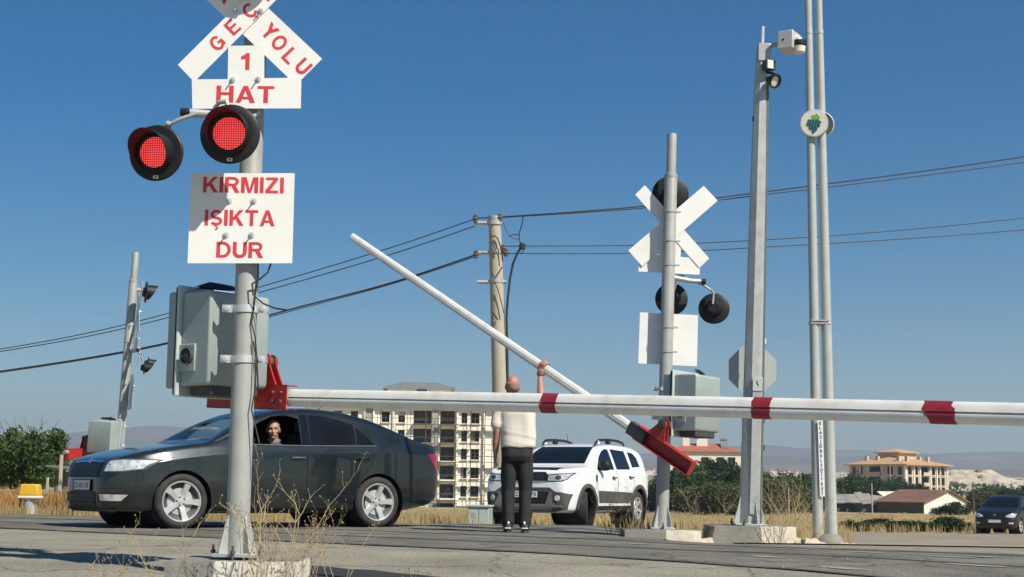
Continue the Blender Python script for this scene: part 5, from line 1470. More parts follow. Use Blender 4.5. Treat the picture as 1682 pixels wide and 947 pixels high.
def hanging_hand(mb, w, d, side):
    """relaxed hand below the wrist: palm, four curled fingers, thumb"""
    d = Vector(d).normalized(); x = Vector((0, 1, 0)); x = (x - d * x.dot(d)).normalized(); n = d.cross(x)
    pc = w + d * .05
    ellipsoid(mb, pc, (.020, .042, .055), Matrix((n, x, d)).transposed())
    for i, (o, ln) in enumerate(((-.030, .062), (-.010, .074), (.010, .080), (.029, .072))):
        p0 = w + d * .07 + x * o
        limb(mb, [p0, p0 + d * ln * .5 + n * side * .004, p0 + d * ln * .82 + n * side * .014, p0 + d * ln + n * side * .024], [.0095, .009, .0085, .0075], 8)
    p0 = w + d * .025 + x * .03
    limb(mb, [p0, p0 + d * .03 + x * .025, p0 + d * .065 + x * .03], [.012, .011, .009], 8)

# man standing with his back to us, pushing the raised barrier up
AMi = ARM2
def arm_pt(t, z=-.24): return AMi @ Vector((t, 0, z))
def px_of(p):
    q = CR.transposed() @ (Vector(p) - Vector((0, 0, EYE)))
    return CX + F * q.x / -q.z, CY - F * q.y / -q.z
tt = 0.3
while px_of(arm_pt(tt))[0] > 893: tt += .005
HA = arm_pt(tt); a_dir = (AMi.to_3x3() @ Vector((1, 0, 0))).normalized()
YM = HA.y - .26
g = P(848, 874, YM)
MO = Vector((g.x, YM, H(g.x, YM) + .022))
man = thing('person', 'bald man in a cream T-shirt and black trousers seen from behind, pushing up the barrier', 'person', MO)
scl = 1.0
def m_(x, y, z): return MO + Vector((x, y, z)) * scl
view = Vector((-HA.x, -HA.y, 0)).normalized()
pp = Vector((0, 0, 1)) - a_dir * a_dir.z; pp.normalize(); qq = a_dir.cross(pp)
if qq.dot(view) < 0: qq = -qq
def h_(al, q, p): return HA + a_dir * al + qq * q + pp * p
wr = HA + qq * .062 + Vector((.0, 0, -.135))
el = wr + Vector((.015, -.10, -.255)); sh = m_(.185, 0, 1.46)
b = MB()
limb(b, [m_(0, 0, .98), m_(0, 0, 1.12), m_(0, 0, 1.30), m_(0, .01, 1.43)], [.13, .125, .125, .095], 18)
limb(b, [m_(-.02, .01, 1.45), m_(-.045, .02, 1.54), m_(-.055, .025, 1.60)], [.07, .06, .058])
head(b, m_(-.062, .035, 1.665), (-.05, 1, .02))
limb(b, [m_(-.10, 0, 1.43), m_(-.185, 0, 1.42), m_(-.225, -.02, 1.27), m_(-.235, -.03, 1.14), m_(-.245, .0, 1.02), m_(-.25, .03, .90)], [.06, .062, .050, .041, .043, .030])
hanging_hand(b, m_(-.25, .03, .90), (-.02, .05, -1), 1)
limb(b, [m_(.10, 0, 1.43), sh, sh.lerp(el, .5), el, el.lerp(wr, .35), wr], [.06, .062, .052, .043, .045, .030])
ellipsoid(b, wr.lerp(h_(0, .05, -.02), .6), (.045, .022, .055), Matrix((a_dir, qq, pp)).transposed())
for i, al in enumerate((-.034, -.012, .011, .033)):
    k = (.92, 1.0, .98, .86)[i]
    limb(b, [h_(al, .05, -.03), h_(al * 1.05, .050, .045 * k), h_(al * 1.05, .025, .078 * k), h_(al, -.018, .080 * k), h_(al, -.045, .055 * k)], [.011, .0105, .010, .0095, .0085], 8)
limb(b, [h_(-.03, .055, -.07), h_(-.045, .035, -.078), h_(-.045, -.005, -.080), h_(-.04, -.03, -.072)], [.013, .012, .011, .009], 8)
for s in (-1, 1):
    limb(b, [m_(s * .09, 0, .95), m_(s * .095, .02, .52), m_(s * .092, -.005, .30), m_(s * .092, -.01, .10)], [.10, .06, .055, .042])
    limb(b, [m_(s * .092, -.04, .06), m_(s * .10, .12, .045)], [.04, .035])
remeshed(b, 'body', M['skin'], man, .0055, 3)
def loft(mb, rings, n=24):
    vs = []; fs = []
    for c, rx, ry in rings:
        for k in range(n):
            a = 2 * math.pi * k / n; ca, sa = math.cos(a), math.sin(a)
            e = 2.6
            x = math.copysign(abs(ca) ** (2 / e), ca) * rx; y = math.copysign(abs(sa) ** (2 / e), sa) * ry
            vs.append(c + Vector((x, y, 0)))
    m = len(rings)
    fs = [(i * n + k, i * n + (k + 1) % n, (i + 1) * n + (k + 1) % n, (i + 1) * n + k) for i in range(m - 1) for k in range(n)]
    fs += [tuple(range(n - 1, -1, -1)), tuple((m - 1) * n + k for k in range(n))]
    mb.add(vs, fs)
b = MB()
loft(b, [(m_(.005, 0, .955), .200, .142), (m_(.005, 0, .98), .208, .148), (m_(.01, 0, 1.08), .208, .145), (m_(.0, 0, 1.22), .208, .142), (m_(-.003, 0, 1.34), .212, .142), (m_(-.005, .0, 1.43), .198, .125), (m_(-.01, .005, 1.49), .14, .098), (m_(-.022, .01, 1.525), .078, .075)])
limb(b, [m_(-.12, 0, 1.43), m_(-.192, 0, 1.415), m_(-.222, -.015, 1.29), m_(-.232, -.025, 1.215)], [.075, .078, .074, .072])
e2 = sh.lerp(el, .62)
limb(b, [m_(.10, 0, 1.42), sh + Vector((.0, 0, -.015)), sh.lerp(el, .35), e2], [.08, .08, .074, .072])
sh_o = remeshed(b, 'shirt', M['shirt'], man, .011, 5)
for v in sh_o.data.vertices:
    p = v.co; w = noise.noise(Vector((p.x * 9, p.y * 9, p.z * 3.5))) * .012 + noise.noise(Vector((p.x * 4 + p.z * 22, 3, p.z * 3))) * .010 * smooth(1.25, .98, p.z)
    v.co += v.normal * w
b = MB()
loft(b, [(m_(0, 0, 1.0), .165, .125), (m_(0, 0, .95), .178, .135), (m_(0, -.008, .86), .182, .142), (m_(0, 0, .80), .175, .12)])
for s in (-1, 1):
    limb(b, [m_(s * .088, -.005, .88), m_(s * .094, .005, .66), m_(s * .098, .012, .48), m_(s * .096, .0, .26), m_(s * .094, -.008, .10)], [.098, .092, .078, .072, .074], 18)
tr_o = remeshed(b, 'trousers', M['trouser'], man, .010, 3)
for v in tr_o.data.vertices:
    p = v.co; v.co += v.normal * ((noise.noise(Vector((p.x * 13, p.y * 13, p.z * 4))) * .009 + noise.noise(Vector((p.x * 5 + p.z * 9, p.y * 5, p.z * 11))) * .006 * smooth(.5, .1, p.z)))
for s in (-1, 1):
    b = MB()
    for z0, k in ((.0, 0), ):
        rings = []
        for y, w_, h_2 in ((-.115, .030, .055), (-.10, .040, .085), (-.04, .043, .10), (.03, .046, .085), (.10, .050, .062), (.15, .046, .05), (.18, .030, .035)):
            rings.append((y, w_, h_2))
        vs = []
        for y, w_, h_2 in rings:
            for q in range(12):
                a = 2 * math.pi * q / 12
                vs.append(m_(s * .095 + s * .012 * (y + .1) / .3 + w_ * math.cos(a), y, .018 + (h_2 / 2) * (1 + math.sin(a)) - .0))
        b.add(vs, [(i * 12 + q, i * 12 + (q + 1) % 12, (i + 1) * 12 + (q + 1) % 12, (i + 1) * 12 + q) for i in range(len(rings) - 1) for q in range(12)] + [tuple(range(11, -1, -1)), tuple(12 * (len(rings) - 1) + q for q in range(12))])
    so_ = b.build('shoe', M['shoe'], man, smooth_deg=60)
    b = MB(); vs = []
    for z, k in ((.0, 1.0), (.022, 1.02)):
        for q in range(20):
            a = 2 * math.pi * q / 20
            yy = .03 + .155 * math.sin(a)
            vs.append(m_(s * .095 + s * .012 * (yy + .1) / .3 + .050 * k * math.cos(a), yy, z))
    b.add(vs, [(q, (q + 1) % 20, 20 + (q + 1) % 20, 20 + q) for q in range(20)] + [tuple(range(19, -1, -1)), tuple(range(20, 40))])
    b.build('sole', M['dgrey'], so_)
    b = MB().box(m_(s * .095, -.108, .050), (.07, .03, .012)); b.build('shoe_stripe', M['signwhite'], so_, bevel=.004)
    MB().box(m_(s * .09, -.088, .108), (.022, .03, .035)).build('sock', M['signwhite'], so_, bevel=.006)
hb = MB(); c0 = m_(-.062, .023, 1.672); vs = []; n = 26
for i, (zz, kk) in enumerate(((-.075, .90), (-.04, .985), (-.005, 1.015), (.025, .985))):
    for q in range(n):
        a = R_(-212 + 244 * q / (n - 1)) + math.pi * 0
        vs.append(c0 + Vector((.0785 * kk * math.cos(a), .0985 * kk * math.sin(a), zz + .008)))
hb.add(vs, [(i * n + q, i * n + q + 1, (i + 1) * n + q + 1, (i + 1) * n + q) for i in range(3) for q in range(n - 1)])
ho = hb.build('hair', M['hairgrey'], man, smooth_deg=60)
md = ho.modifiers.new('s', 'SOLIDIFY'); md.thickness = .004; md.offset = 0

# driver of the dark sedan, head turned to the open window
inv = ms.inverted(); best = None
for i in range(200):
    Y = 16.8 + i * .01
    p = P(449, 705, Y)
    if abs((inv @ p).y + .53) < .006: best = p; break
HC = best
drv = thing('person', 'driver in a blue grey shirt looking out of the open window of the dark sedan', 'person', ms @ Vector(((inv @ HC).x + .06, -.40, .60)))
fdir = (Vector((.15, -.05, EYE - .1)) - HC); fdir.z *= .5
b = MB(); at, B = head(b, HC, fdir, s=.96)
cx_ = ms.to_3x3() @ Vector((1, 0, 0)); cy_ = ms.to_3x3() @ Vector((0, 1, 0))
nb = HC + cx_ * .035 + cy_ * .03 - ZV * .20
limb(b, [HC - ZV * .07 + cx_ * .012 + cy_ * .01, nb], [.052, .058])
limb(b, [nb, nb - ZV * .12], [.08, .12])
remeshed(b, 'body', M['skin_d'], drv, .0055, 2)
b = MB()
for k in (-1, 1): ellipsoid(b, at(k * .030, .072, .004), (.011, .007, .006), B, 10)
b.build('eyes', M['eye'], drv)
b = MB(); limb(b, [at(-.022, .086, -.068), at(.022, .086, -.068)], [.0055, .0055], 8); b.build('mouth', M['lip'], drv)
b = MB()
for k in (-1, 1): limb(b, [at(k * .014, .089, .026), at(k * .032, .083, .031), at(k * .05, .070, .024)], [.005, .0055, .004], 8)
b.build('eyebrows', M['hair'], drv)
b = MB(); vs = []; n = 26; rows = 9
for i in range(rows):
    ph = R_(2 + 84 * i / (rows - 1))
    for q in range(n):
        a = 2 * math.pi * q / n
        front = math.sin(a) > .25
        lim = R_(48) if front else (R_(-14) if math.sin(a) < -.5 else R_(14))
        e = lim + (R_(89) - lim) * i / (rows - 1)
        vs.append(at(.082 * math.cos(e) * math.cos(a), -.014 + .101 * math.cos(e) * math.sin(a), .025 + .101 * math.sin(e)))
b.add(vs, [(i * n + q, i * n + (q + 1) % n, (i + 1) * n + (q + 1) % n, (i + 1) * n + q) for i in range(rows - 1) for q in range(n)])
ho = b.build('hair', M['hair'], drv, smooth_deg=60)
b = MB()
s0 = nb - ZV * .06
limb(b, [s0 - cy_ * .12, s0 - cy_ * .05, s0 + cy_ * .12, s0 + cy_ * .2], [.09, .115, .115, .08], 16)
limb(b, [s0 - ZV * .03, s0 - ZV * .2 + cx_ * .02, s0 - ZV * .38 + cx_ * .05], [.15, .15, .14], 18)
limb(b, [s0 - cy_ * .14 - ZV * .01, s0 - cy_ * .16 - cx_ * .14 - ZV * .20, s0 - cy_ * .02 - cx_ * .33 - ZV * .16], [.075, .058, .045])
limb(b, [s0 + cy_ * .20, s0 + cy_ * .22 - cx_ * .16 - ZV * .2, s0 + cy_ * .10 - cx_ * .34 - ZV * .14], [.07, .055, .045])
remeshed(b, 'shirt', M['bluejacket'], drv, .011, 3)
b = MB()
ring_ = []
for k in range(15):
    a = R_(-200 + 220 * k / 14); ring_.append(HC - ZV * .125 + cx_ * .022 + cy_ * .018 + (cx_ * math.cos(a) - cy_ * math.sin(a)) * .066 - ZV * .018 * math.sin(a))
b.tube(ring_, .016, 8); b.build('collar', pm('collar_cloth', (.20, .25, .31), .8), drv)
print('ARM', [tuple(round(c) for c in px_of(arm_pt(t))) for t in (0.3, 1, 2, 3, 4, 5.75)])

# ------------------------------------------------------------------ buildings
M['render_cream'] = pm('cream_render', (.83, .80, .69), .85, 0, .05, .5, dirt=(.45, .39, .29), dscale=.25, damt=.35)
M['render_grey'] = pm('bare_concrete_panel', (.34, .33, .30), .85, 0, .12, .6, dirt=(.22, .2, .18), dscale=.4, damt=.4)
M['render_white'] = pm('white_wall', (.74, .70, .60), .85, 0, .05, .5, dirt=(.5, .45, .36), dscale=.4, damt=.3)
M['render_tan'] = pm('tan_render', (.52, .42, .29), .85, 0, .1, .4, dirt=(.4, .33, .24), dscale=.2, damt=.35)
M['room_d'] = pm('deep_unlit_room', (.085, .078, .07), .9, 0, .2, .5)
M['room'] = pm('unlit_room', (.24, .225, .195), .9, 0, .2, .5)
M['frame'] = pm('dark_window_frame', (.10, .085, .07), .6)
M['plank'] = pm('scaffold_plank', (.20, .14, .09), .85, 0, .3, 1)
M['rooftile'] = pm('red_roof_tiles', (.33, .115, .065), .8, 0, .15, .8, .4, 4)
M['rooftan'] = pm('tan_roof_tiles', (.47, .29, .16), .8, 0, .12, .8, .4, 4)
M['roofgrey'] = pm('grey_roof_sheet', (.17, .18, .18), .7, .1, .15, .8)
M['rooffibre'] = pm('weathered_roof_sheets', (.25, .235, .21), .9, 0, .35, .5, .3, 3)
M['roofrust'] = pm('brown_roof_sheets', (.17, .085, .06), .85, 0, .3, .5, .3, 3)
M['darkwall'] = pm('dark_mud_and_shaded_wall', (.085, .07, .055), .95, 0, .35, .6, .4, 3)

def bframe(px, py, Y, rz, z=None):
    p = P(px, py, Y)
    return Matrix.Translation((p.x, Y, H(p.x, Y) - .3 if z is None else z)) @ Matrix.Rotation(rz, 4, 'Z')

def wall_with_holes(mb, W_, H_, holes, depth, m, x0=0.0, z0=0.0, back=2.6, mi=0):
    """front wall in the local xz plane (faces -y) with real openings, reveals and a room behind each"""
    xs = sorted(set([x0, W_] + [h[0] for h in holes] + [h[1] for h in holes])); zs = sorted(set([z0, H_] + [h[2] for h in holes] + [h[3] for h in holes]))
    for a, b in zip(xs, xs[1:]):
        for c, d in zip(zs, zs[1:]):
            x, z = (a + b) / 2, (c + d) / 2
            if any(h[0] < x < h[1] and h[2] < z < h[3] for h in holes): continue
            mb.add([(a, 0, c), (b, 0, c), (b, 0, d), (a, 0, d)], [(0, 1, 2, 3)], m, mi)
    for h in holes:
        a, b, c, d = h[:4]; q = depth
        mb.add([(a, 0, c), (b, 0, c), (b, 0, d), (a, 0, d), (a, q, c), (b, q, c), (b, q, d), (a, q, d)], [(0, 4, 5, 1), (1, 5, 6, 2), (2, 6, 7, 3), (3, 7, 4, 0)], m, mi)

def rooms(mb, holes, depth, m, back=2.6, g=.25):
    for a, b, c, d in holes:
        mb.add([(a - g, depth, c - g), (b + g, depth, c - g), (b + g, depth, d + g), (a - g, depth, d + g), (a - g, back, c - g), (b + g, back, c - g), (b + g, back, d + g), (a - g, back, d + g)], [(0, 1, 5, 4), (1, 2, 6, 5), (2, 3, 7, 6), (3, 0, 4, 7), (4, 5, 6, 7)], m)

def hip_roof(mb, x0, x1, y0, y1, z, rise, ov, m, inset=None, th=.25):
    ins = inset if inset is not None else min(x1 - x0, y1 - y0) / 2
    a, b, c, d = x0 - ov, x1 + ov, y0 - ov, y1 + ov; ym = (c + d) / 2
    vs = [(a, c, z), (b, c, z), (b, d, z), (a, d, z), (a, c, z + th), (b, c, z + th), (b, d, z + th), (a, d, z + th), (a + ins, ym, z + th + rise), (b - ins, ym, z + th + rise)]
    mb.add(vs, [(3, 2, 1, 0), (0, 1, 5, 4), (1, 2, 6, 5), (2, 3, 7, 6), (3, 0, 4, 7), (4, 5, 9, 8), (6, 7, 8, 9), (5, 6, 9), (7, 4, 8)], m)

# apartment block under construction
mB = bframe(500, 830, 240, R_(5))
bl = thing('apartment_building', 'cream apartment block under construction, covered in scaffolding, behind the dark sedan', 'building', mB.translation, R_(5))
Wd_, Ht = 31.4, 16.3
rows = [(2.1, 3.75), (5.1, 6.75), (8.1, 9.75), (11.0, 12.65), (13.95, 15.6)]
cols = [(4.2, 5.6, 0), (7.0, 8.2, 0), (12.0, 13.3, 0), (14.7, 15.8, 0), (17.2, 20.1, 1), (21.65, 23.9, 1), (25.0, 25.95, 0), (26.6, 27.95, 0)]
holes = []; kinds = []
for z0, z1 in rows:
    for a, b_, k in cols:
        holes.append((a, b_, z0 - (.35 if k else .1), z1 + (.25 if k else 0))); kinds.append(k)
holes += [(20.4, 23.9, .35, .95)]; kinds.append(2)
b = MB(); wall_with_holes(b, Wd_, Ht, holes, .35, Matrix.Identity(4))
b.add([(0, 0, 0), (0, 14, 0), (0, 14, Ht), (0, 0, Ht), (Wd_, 0, 0), (Wd_, 14, 0), (Wd_, 14, Ht), (Wd_, 0, Ht)], [(0, 3, 2, 1), (4, 5, 6, 7), (1, 2, 6, 5), (3, 7, 6, 2)])
b.build('wall', M['render_cream'], bl, world=False, smooth_deg=0, fix=False)
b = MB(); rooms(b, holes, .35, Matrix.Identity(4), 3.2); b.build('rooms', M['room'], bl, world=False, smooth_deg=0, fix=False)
b = MB().box((20.75, -.15, Ht / 2), (1.1, .3, Ht - .1)); 
b.build('stair_shaft', M['render_grey'], bl, world=False, smooth_deg=0)
b = MB().box((10.0, -.05, Ht / 2), (1.2, .2, Ht - .1)).build('recess', M['render_grey'], bl, world=False, smooth_deg=0)
for (a, c) in ((9.1, 9.4), (10.6, 10.9), (13.8, 14.1), (24.2, 24.5), (28.6, 28.9), (31.0, 31.35)):
    MB().box(((a + c) / 2, -.18, Ht / 2), (c - a, .36, Ht)).build('pilaster', M['render_cream'], bl, world=False, smooth_deg=0)
MB().box((Wd_ / 2, 6.5, Ht + .2), (Wd_ + 1.2, 14.8, .4)).build('roof_slab', M['render_white'], bl, world=False, smooth_deg=0)
rb = random.Random(4)
for (h, k) in zip(holes, kinds):
    a, b_, c, d = h
    w = MB()
    if k == 0:
        t = .05
        for x in (a + t, (a + b_) / 2, b_ - t): w.box((x, .28, (c + d) / 2), (.09, .07, d - c))
        for z in (c + t, c + (d - c) * .62, d - t): w.box(((a + b_) / 2, .285, z), (b_ - a, .06, .08))
        wo_ = w.build('window', M['frame'], bl, world=False, smooth_deg=0)
        rk = rb.random()
        if rk < .22: MB().box((a + (b_ - a) * .27, .32, (c + d) / 2), ((b_ - a) * .42, .03, d - c)).build('board', M['plank'] if rk < .1 else M['render_grey'], wo_, world=False, smooth_deg=0)
        elif rk < .42: MB().box(((a + b_) / 2, .33, d - (d - c) * .2), ((b_ - a) * .9, .03, (d - c) * .36)).build('blind', M['render_white'], wo_, world=False, smooth_deg=0)
        MB().box(((a + b_) / 2, -.12, c - .08), (b_ - a + .3, .34, .09)).build('sill', M['render_cream'], bl, world=False, smooth_deg=0)
    elif k == 1:
        w.box(((a + b_) / 2, 1.2, (c + d) / 2), (.16, .14, d - c)); w.box(((a + b_) / 2, .22, c + .75), (b_ - a, .08, .09)); w.box((a + (b_ - a) * .75, 1.3, (c + d) / 2), (.14, .1, d - c))
        if rb.random() < .5: w.tube([(a + .2, .15, c + .1), (b_ - .2, .2, d - .2)], .05, 5)
        w.build('balcony_frame', M['frame'], bl, world=False, smooth_deg=0)
        MB().box(((a + b_) / 2, -.3, c - .12), (b_ - a + .5, .75, .2)).build('balcony_slab', M['render_cream'], bl, world=False, smooth_deg=0)
pw = MB().box((18.2, 9, Ht + 1.9), (10.6, 6, 3.2)); tw_ = pw.build('penthouse_wall', M['render_white'], bl, world=False, smooth_deg=0)
b = MB(); hip_roof(b, 12.9, 23.5, 6, 12, Ht + 3.4, 1.1, .7, Matrix.Identity(4), 3.0); b.build('penthouse_roof', M['roofgrey'], bl, world=False, smooth_deg=0)
MB().box((18.6, 5.97, Ht + 2.7), (1.7, .1, 1.5)).build('penthouse_opening', M['frame'], bl, world=False, smooth_deg=0)
sc = thing('scaffolding', 'steel pole scaffolding with planks against the cream apartment block front', 'scaffolding', mB.translation, R_(5))
for i in range(10):
    x = 9.5 + i * 2.42
    for y in (-1.35, -.65):
        MB().tube([(x + rb.uniform(-.1, .1), y, 0), (x + rb.uniform(-.1, .1), y, Ht - .3 + rb.uniform(-.5, .8))], .042, 5).build('standard', M['rust'], sc, world=False)
for z in (1.35, 4.45, 7.5, 10.5, 13.5):
    for dz in (0, 1.0):
        x0 = 9 if z > 9 else 17
        MB().tube([(x0, -1.37, z + dz), (Wd_ + .3, -1.37, z + dz + rb.uniform(-.08, .08))], .04, 5).build('ledger', M['rust'], sc, world=False)
    for a, c in ((17.0, 20.6), (21.0, 24.6), (24.9, 27.0), (27.2, 31.2)):
        if rb.random() < .85:
            MB().box(((a + c) / 2, -1.0, z + .06 + rb.uniform(-.05, .1)), (c - a, .6, .08)).build('plank', M['plank'], sc, world=False, smooth_deg=0)
for i in range(5):
    x = 10 + i * 4.6; z = rb.choice([7.5, 10.5, 4.5]); MB().tube([(x, -1.4, z), (x + 2.2, -1.4, z + 2.9)], .035, 5).build('brace', M['rust'], sc, world=False)

# tan block with hipped roofs at right
mT = bframe(1488, 800, 425, R_(40))
tn = thing('apartment_building', 'unfinished tan apartment block with hipped tile roofs beyond the trees on the right', 'building', mT.translation, R_(40))
base = mT.translation.z
def zt(py, px=1490): return P(px, py, 425).z - base
ez = zt(763.5)
for nm, Wl, fr, mm in (('right', 20.5, ((.06, .15), (.23, .30), (.37, .55), (.63, .71), (.755, .82), (.86, .94)), Matrix.Identity(4)),
                       ('left', 19.5, ((.05, .11), (.16, .24), (.36, .58), (.68, .78), (.86, .94)), Matrix(((0, 1, 0, 0), (-1, 0, 0, 19.5), (0, 0, 1, 0), (0, 0, 0, 1))))):
    hs = []
    for zc in (ez - 1.55, ez - 4.5, ez - 7.4):
        for a, c in fr: hs.append((a * Wl, c * Wl, zc - 1.2, zc + 1.15))
    b = MB(); wall_with_holes(b, Wl, ez, hs, .4, mm); b.build('wall', M['render_tan'], tn, world=False, smooth_deg=0, fix=False)
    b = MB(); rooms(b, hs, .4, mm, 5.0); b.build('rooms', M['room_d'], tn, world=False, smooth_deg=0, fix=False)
    for k, (a, c, z0, z1) in enumerate(hs):
        if c - a > 3: 
            MB().box(((a + c) / 2, -.5, z0 - .1), (c - a + .6, 1.2, .22), mm).build('balcony_slab', M['render_tan'], tn, world=False, smooth_deg=0)
            MB().box(((a + c) / 2, -.98, z0 + .4), (c - a + .4, .1, .8), mm).build('balcony_front', M['render_tan'], tn, world=False, smooth_deg=0)
        else:
            MB().box(((a + c) / 2, -.06, z0 - .1), (c - a + .3, .3, .15), mm).build('sill', M['render_cream'], tn, world=False, smooth_deg=0)
    for x in (.0, .19, .335, .58, .735, .99):
        MB().box((x * Wl + .1, -.14, ez / 2), (.36, .28, ez), mm).build('pilaster', M['render_cream'], tn, world=False, smooth_deg=0)
b = MB().add([(20.5, 0, 0), (20.5, 19.5, 0), (20.5, 19.5, ez), (20.5, 0, ez), (0, 19.5, 0), (0, 19.5, ez)], [(0, 1, 2, 3), (1, 4, 5, 2)]); b.build('wall', M['render_tan'], tn, world=False, smooth_deg=0)
b = MB(); hip_roof(b, 0, 20.5, 0, 19.5, ez, 2.3, 1.4, Matrix.Identity(4), 8.0); b.build('roof', M['rooftan'], tn, world=False, smooth_deg=0)
MB().box((11.5, 11, ez + 2.3), (8.5, 7.5, 3.2)).build('penthouse_wall', M['render_tan'], tn, world=False, smooth_deg=0)
b = MB(); hip_roof(b, 7.25, 15.75, 7.25, 14.75, ez + 3.7, 1.0, .9, Matrix.Identity(4), 3.2); b.build('penthouse_roof', M['rooftan'], tn, world=False, smooth_deg=0)
for x, y in ((2.5, 4), (5, 3.0), (16, 3.5), (18.5, 8), (3.5, 12), (3, 15.5)):
    MB().box((x, y, ez + 1.7), (.9, .9, 2.0)).build('chimney', M['render_tan'], tn, world=False, smooth_deg=0)

# white house with red roof behind the trees
mW = bframe(1098, 800, 232, R_(-4))
wh = thing('house', 'white house with a red tiled roof and white chimneys between the trees and camera mast', 'house', mW.translation, R_(-4))
bz = mW.translation.z
def zw(py, px=1160): return P(px, py, 232).z - bz
ew = zw(742.5)
hs = [(x, x + 1.15, ew - 2.3, ew - .75) for x in (2.0, 5.1, 7.5, 9.2)] + [(x, x + 1.15, ew - 5.3, ew - 3.75) for x in (2.0, 5.1, 7.5, 9.2)]
b = MB(); wall_with_holes(b, 11.3, ew, hs, .25, Matrix.Identity(4)); b.add([(0, 0, 0), (0, 9, 0), (0, 9, ew), (0, 0, ew), (11.3, 0, 0), (11.3, 9, 0), (11.3, 9, ew), (11.3, 0, ew)], [(0, 3, 2, 1), (4, 5, 6, 7), (1, 2, 6, 5)])
b.build('wall', M['render_white'], wh, world=False, smooth_deg=0, fix=False)
for a, c, z0, z1 in hs:
    b = MB(); t = .06
    for x in (a + t, (a + c) / 2, c - t): b.box((x, .2, (z0 + z1) / 2), (.1, .06, z1 - z0))
    b.box(((a + c) / 2, .2, z1 - t), (c - a, .05, .1)); o = b.build('window', M['frame'], wh, world=False, smooth_deg=0)
    MB().box(((a + c) / 2, .235, (z0 + z1) / 2), (c - a, .02, z1 - z0)).build('pane', M['glass_dark'], o, world=False, smooth_deg=0)
b = MB(); hip_roof(b, 0, 11.3, 0, 9, ew, 1.35, .35, Matrix.Identity(4), 3.5, .12); b.build('roof', M['rooftile'], wh, world=False, smooth_deg=0)
for x, w_, z1 in ((2.9, 1.1, 2.35), (5.4, 1.7, 2.45)):
    MB().box((x, 3.4, ew + z1 / 2 + .2), (w_, 1.0, z1)).build('chimney', M['render_white'], wh, world=False, smooth_deg=0)
sh_ = MB().tube([(8.3, 3.6, ew + 2.1), (9.3, 3.6, ew + 2.1)], .3, 10); sh_.add([(8.2, 3.4, ew + 1.9), (9.4, 3.4, ew + 1.9), (9.5, 1.6, ew + .75), (8.3, 1.6, ew + .75)], [(0, 1, 2, 3)]); sh_.tube([(8.3, 3.7, ew + .6), (8.3, 3.7, ew + 2)], .05, 5); sh_.tube([(9.3, 3.7, ew + .6), (9.3, 3.7, ew + 2)], .05, 5)
tag(sh_.build('solar_heater', M['roofgrey'], None, smooth_deg=0, world=True), 'dark solar water heater on the red roof of the white house', 'solar heater').matrix_world = mW

# white gabled barn and the tumbledown sheds beside it
mG = bframe(1518, 842, 216, R_(48))
bn = thing('barn', 'low barn with a white gable wall and rusty brown roof left of the black car', 'barn', mG.translation, R_(48))
gb = mG.translation.z
Wg = 14.0
def zg(py): return P(1560, py, 216).z - gb
eg, ag = zg(825), zg(806.5)
b = MB().add([(0, 0, 0), (Wg, 0, 0), (Wg, 0, eg), (Wg * .54, 0, ag), (0, 0, eg)], [(0, 1, 2, 3, 4)])
b.build('gable_wall', M['render_white'], bn, world=False, smooth_deg=0, fix=False)
LB_ = 7.5
b = MB().add([(0, 0.02, 0), (0, LB_, 0), (0, LB_, eg), (0, 0.02, eg), (Wg, .02, 0), (Wg, LB_, 0), (Wg, LB_, eg), (Wg, .02, eg), (Wg * .54, LB_, ag)], [(0, 3, 2, 1), (4, 5, 6, 7), (1, 2, 8, 6, 5)])
b.build('wall', M['darkwall'], bn, world=False, smooth_deg=0, fix=False)  # barn side walls coloured dark to stand for their shaded side
b = MB()
for a, za, c, zc in ((-.5, eg - .2, Wg * .54, ag), (Wg * .54, ag, Wg + .5, eg - .2)):
    b.add([(a, -.4, za + .06), (c, -.4, zc + .06), (c, LB_ + .3, zc + .06), (a, LB_ + .3, za + .06), (a, -.4, za + .2), (c, -.4, zc + .2), (c, LB_ + .3, zc + .2), (a, LB_ + .3, za + .2)], [(0, 1, 2, 3), (4, 7, 6, 5), (0, 4, 5, 1), (2, 6, 7, 3), (0, 3, 7, 4), (1, 5, 6, 2)])
b.build('roof', M['roofrust'], bn, world=False, smooth_deg=0)
MB().box((9.4, -.05, .95), (.5, .12, 1.9)).build('door', M['polecon'], bn, world=False, smooth_deg=0)
rs_ = random.Random(8)
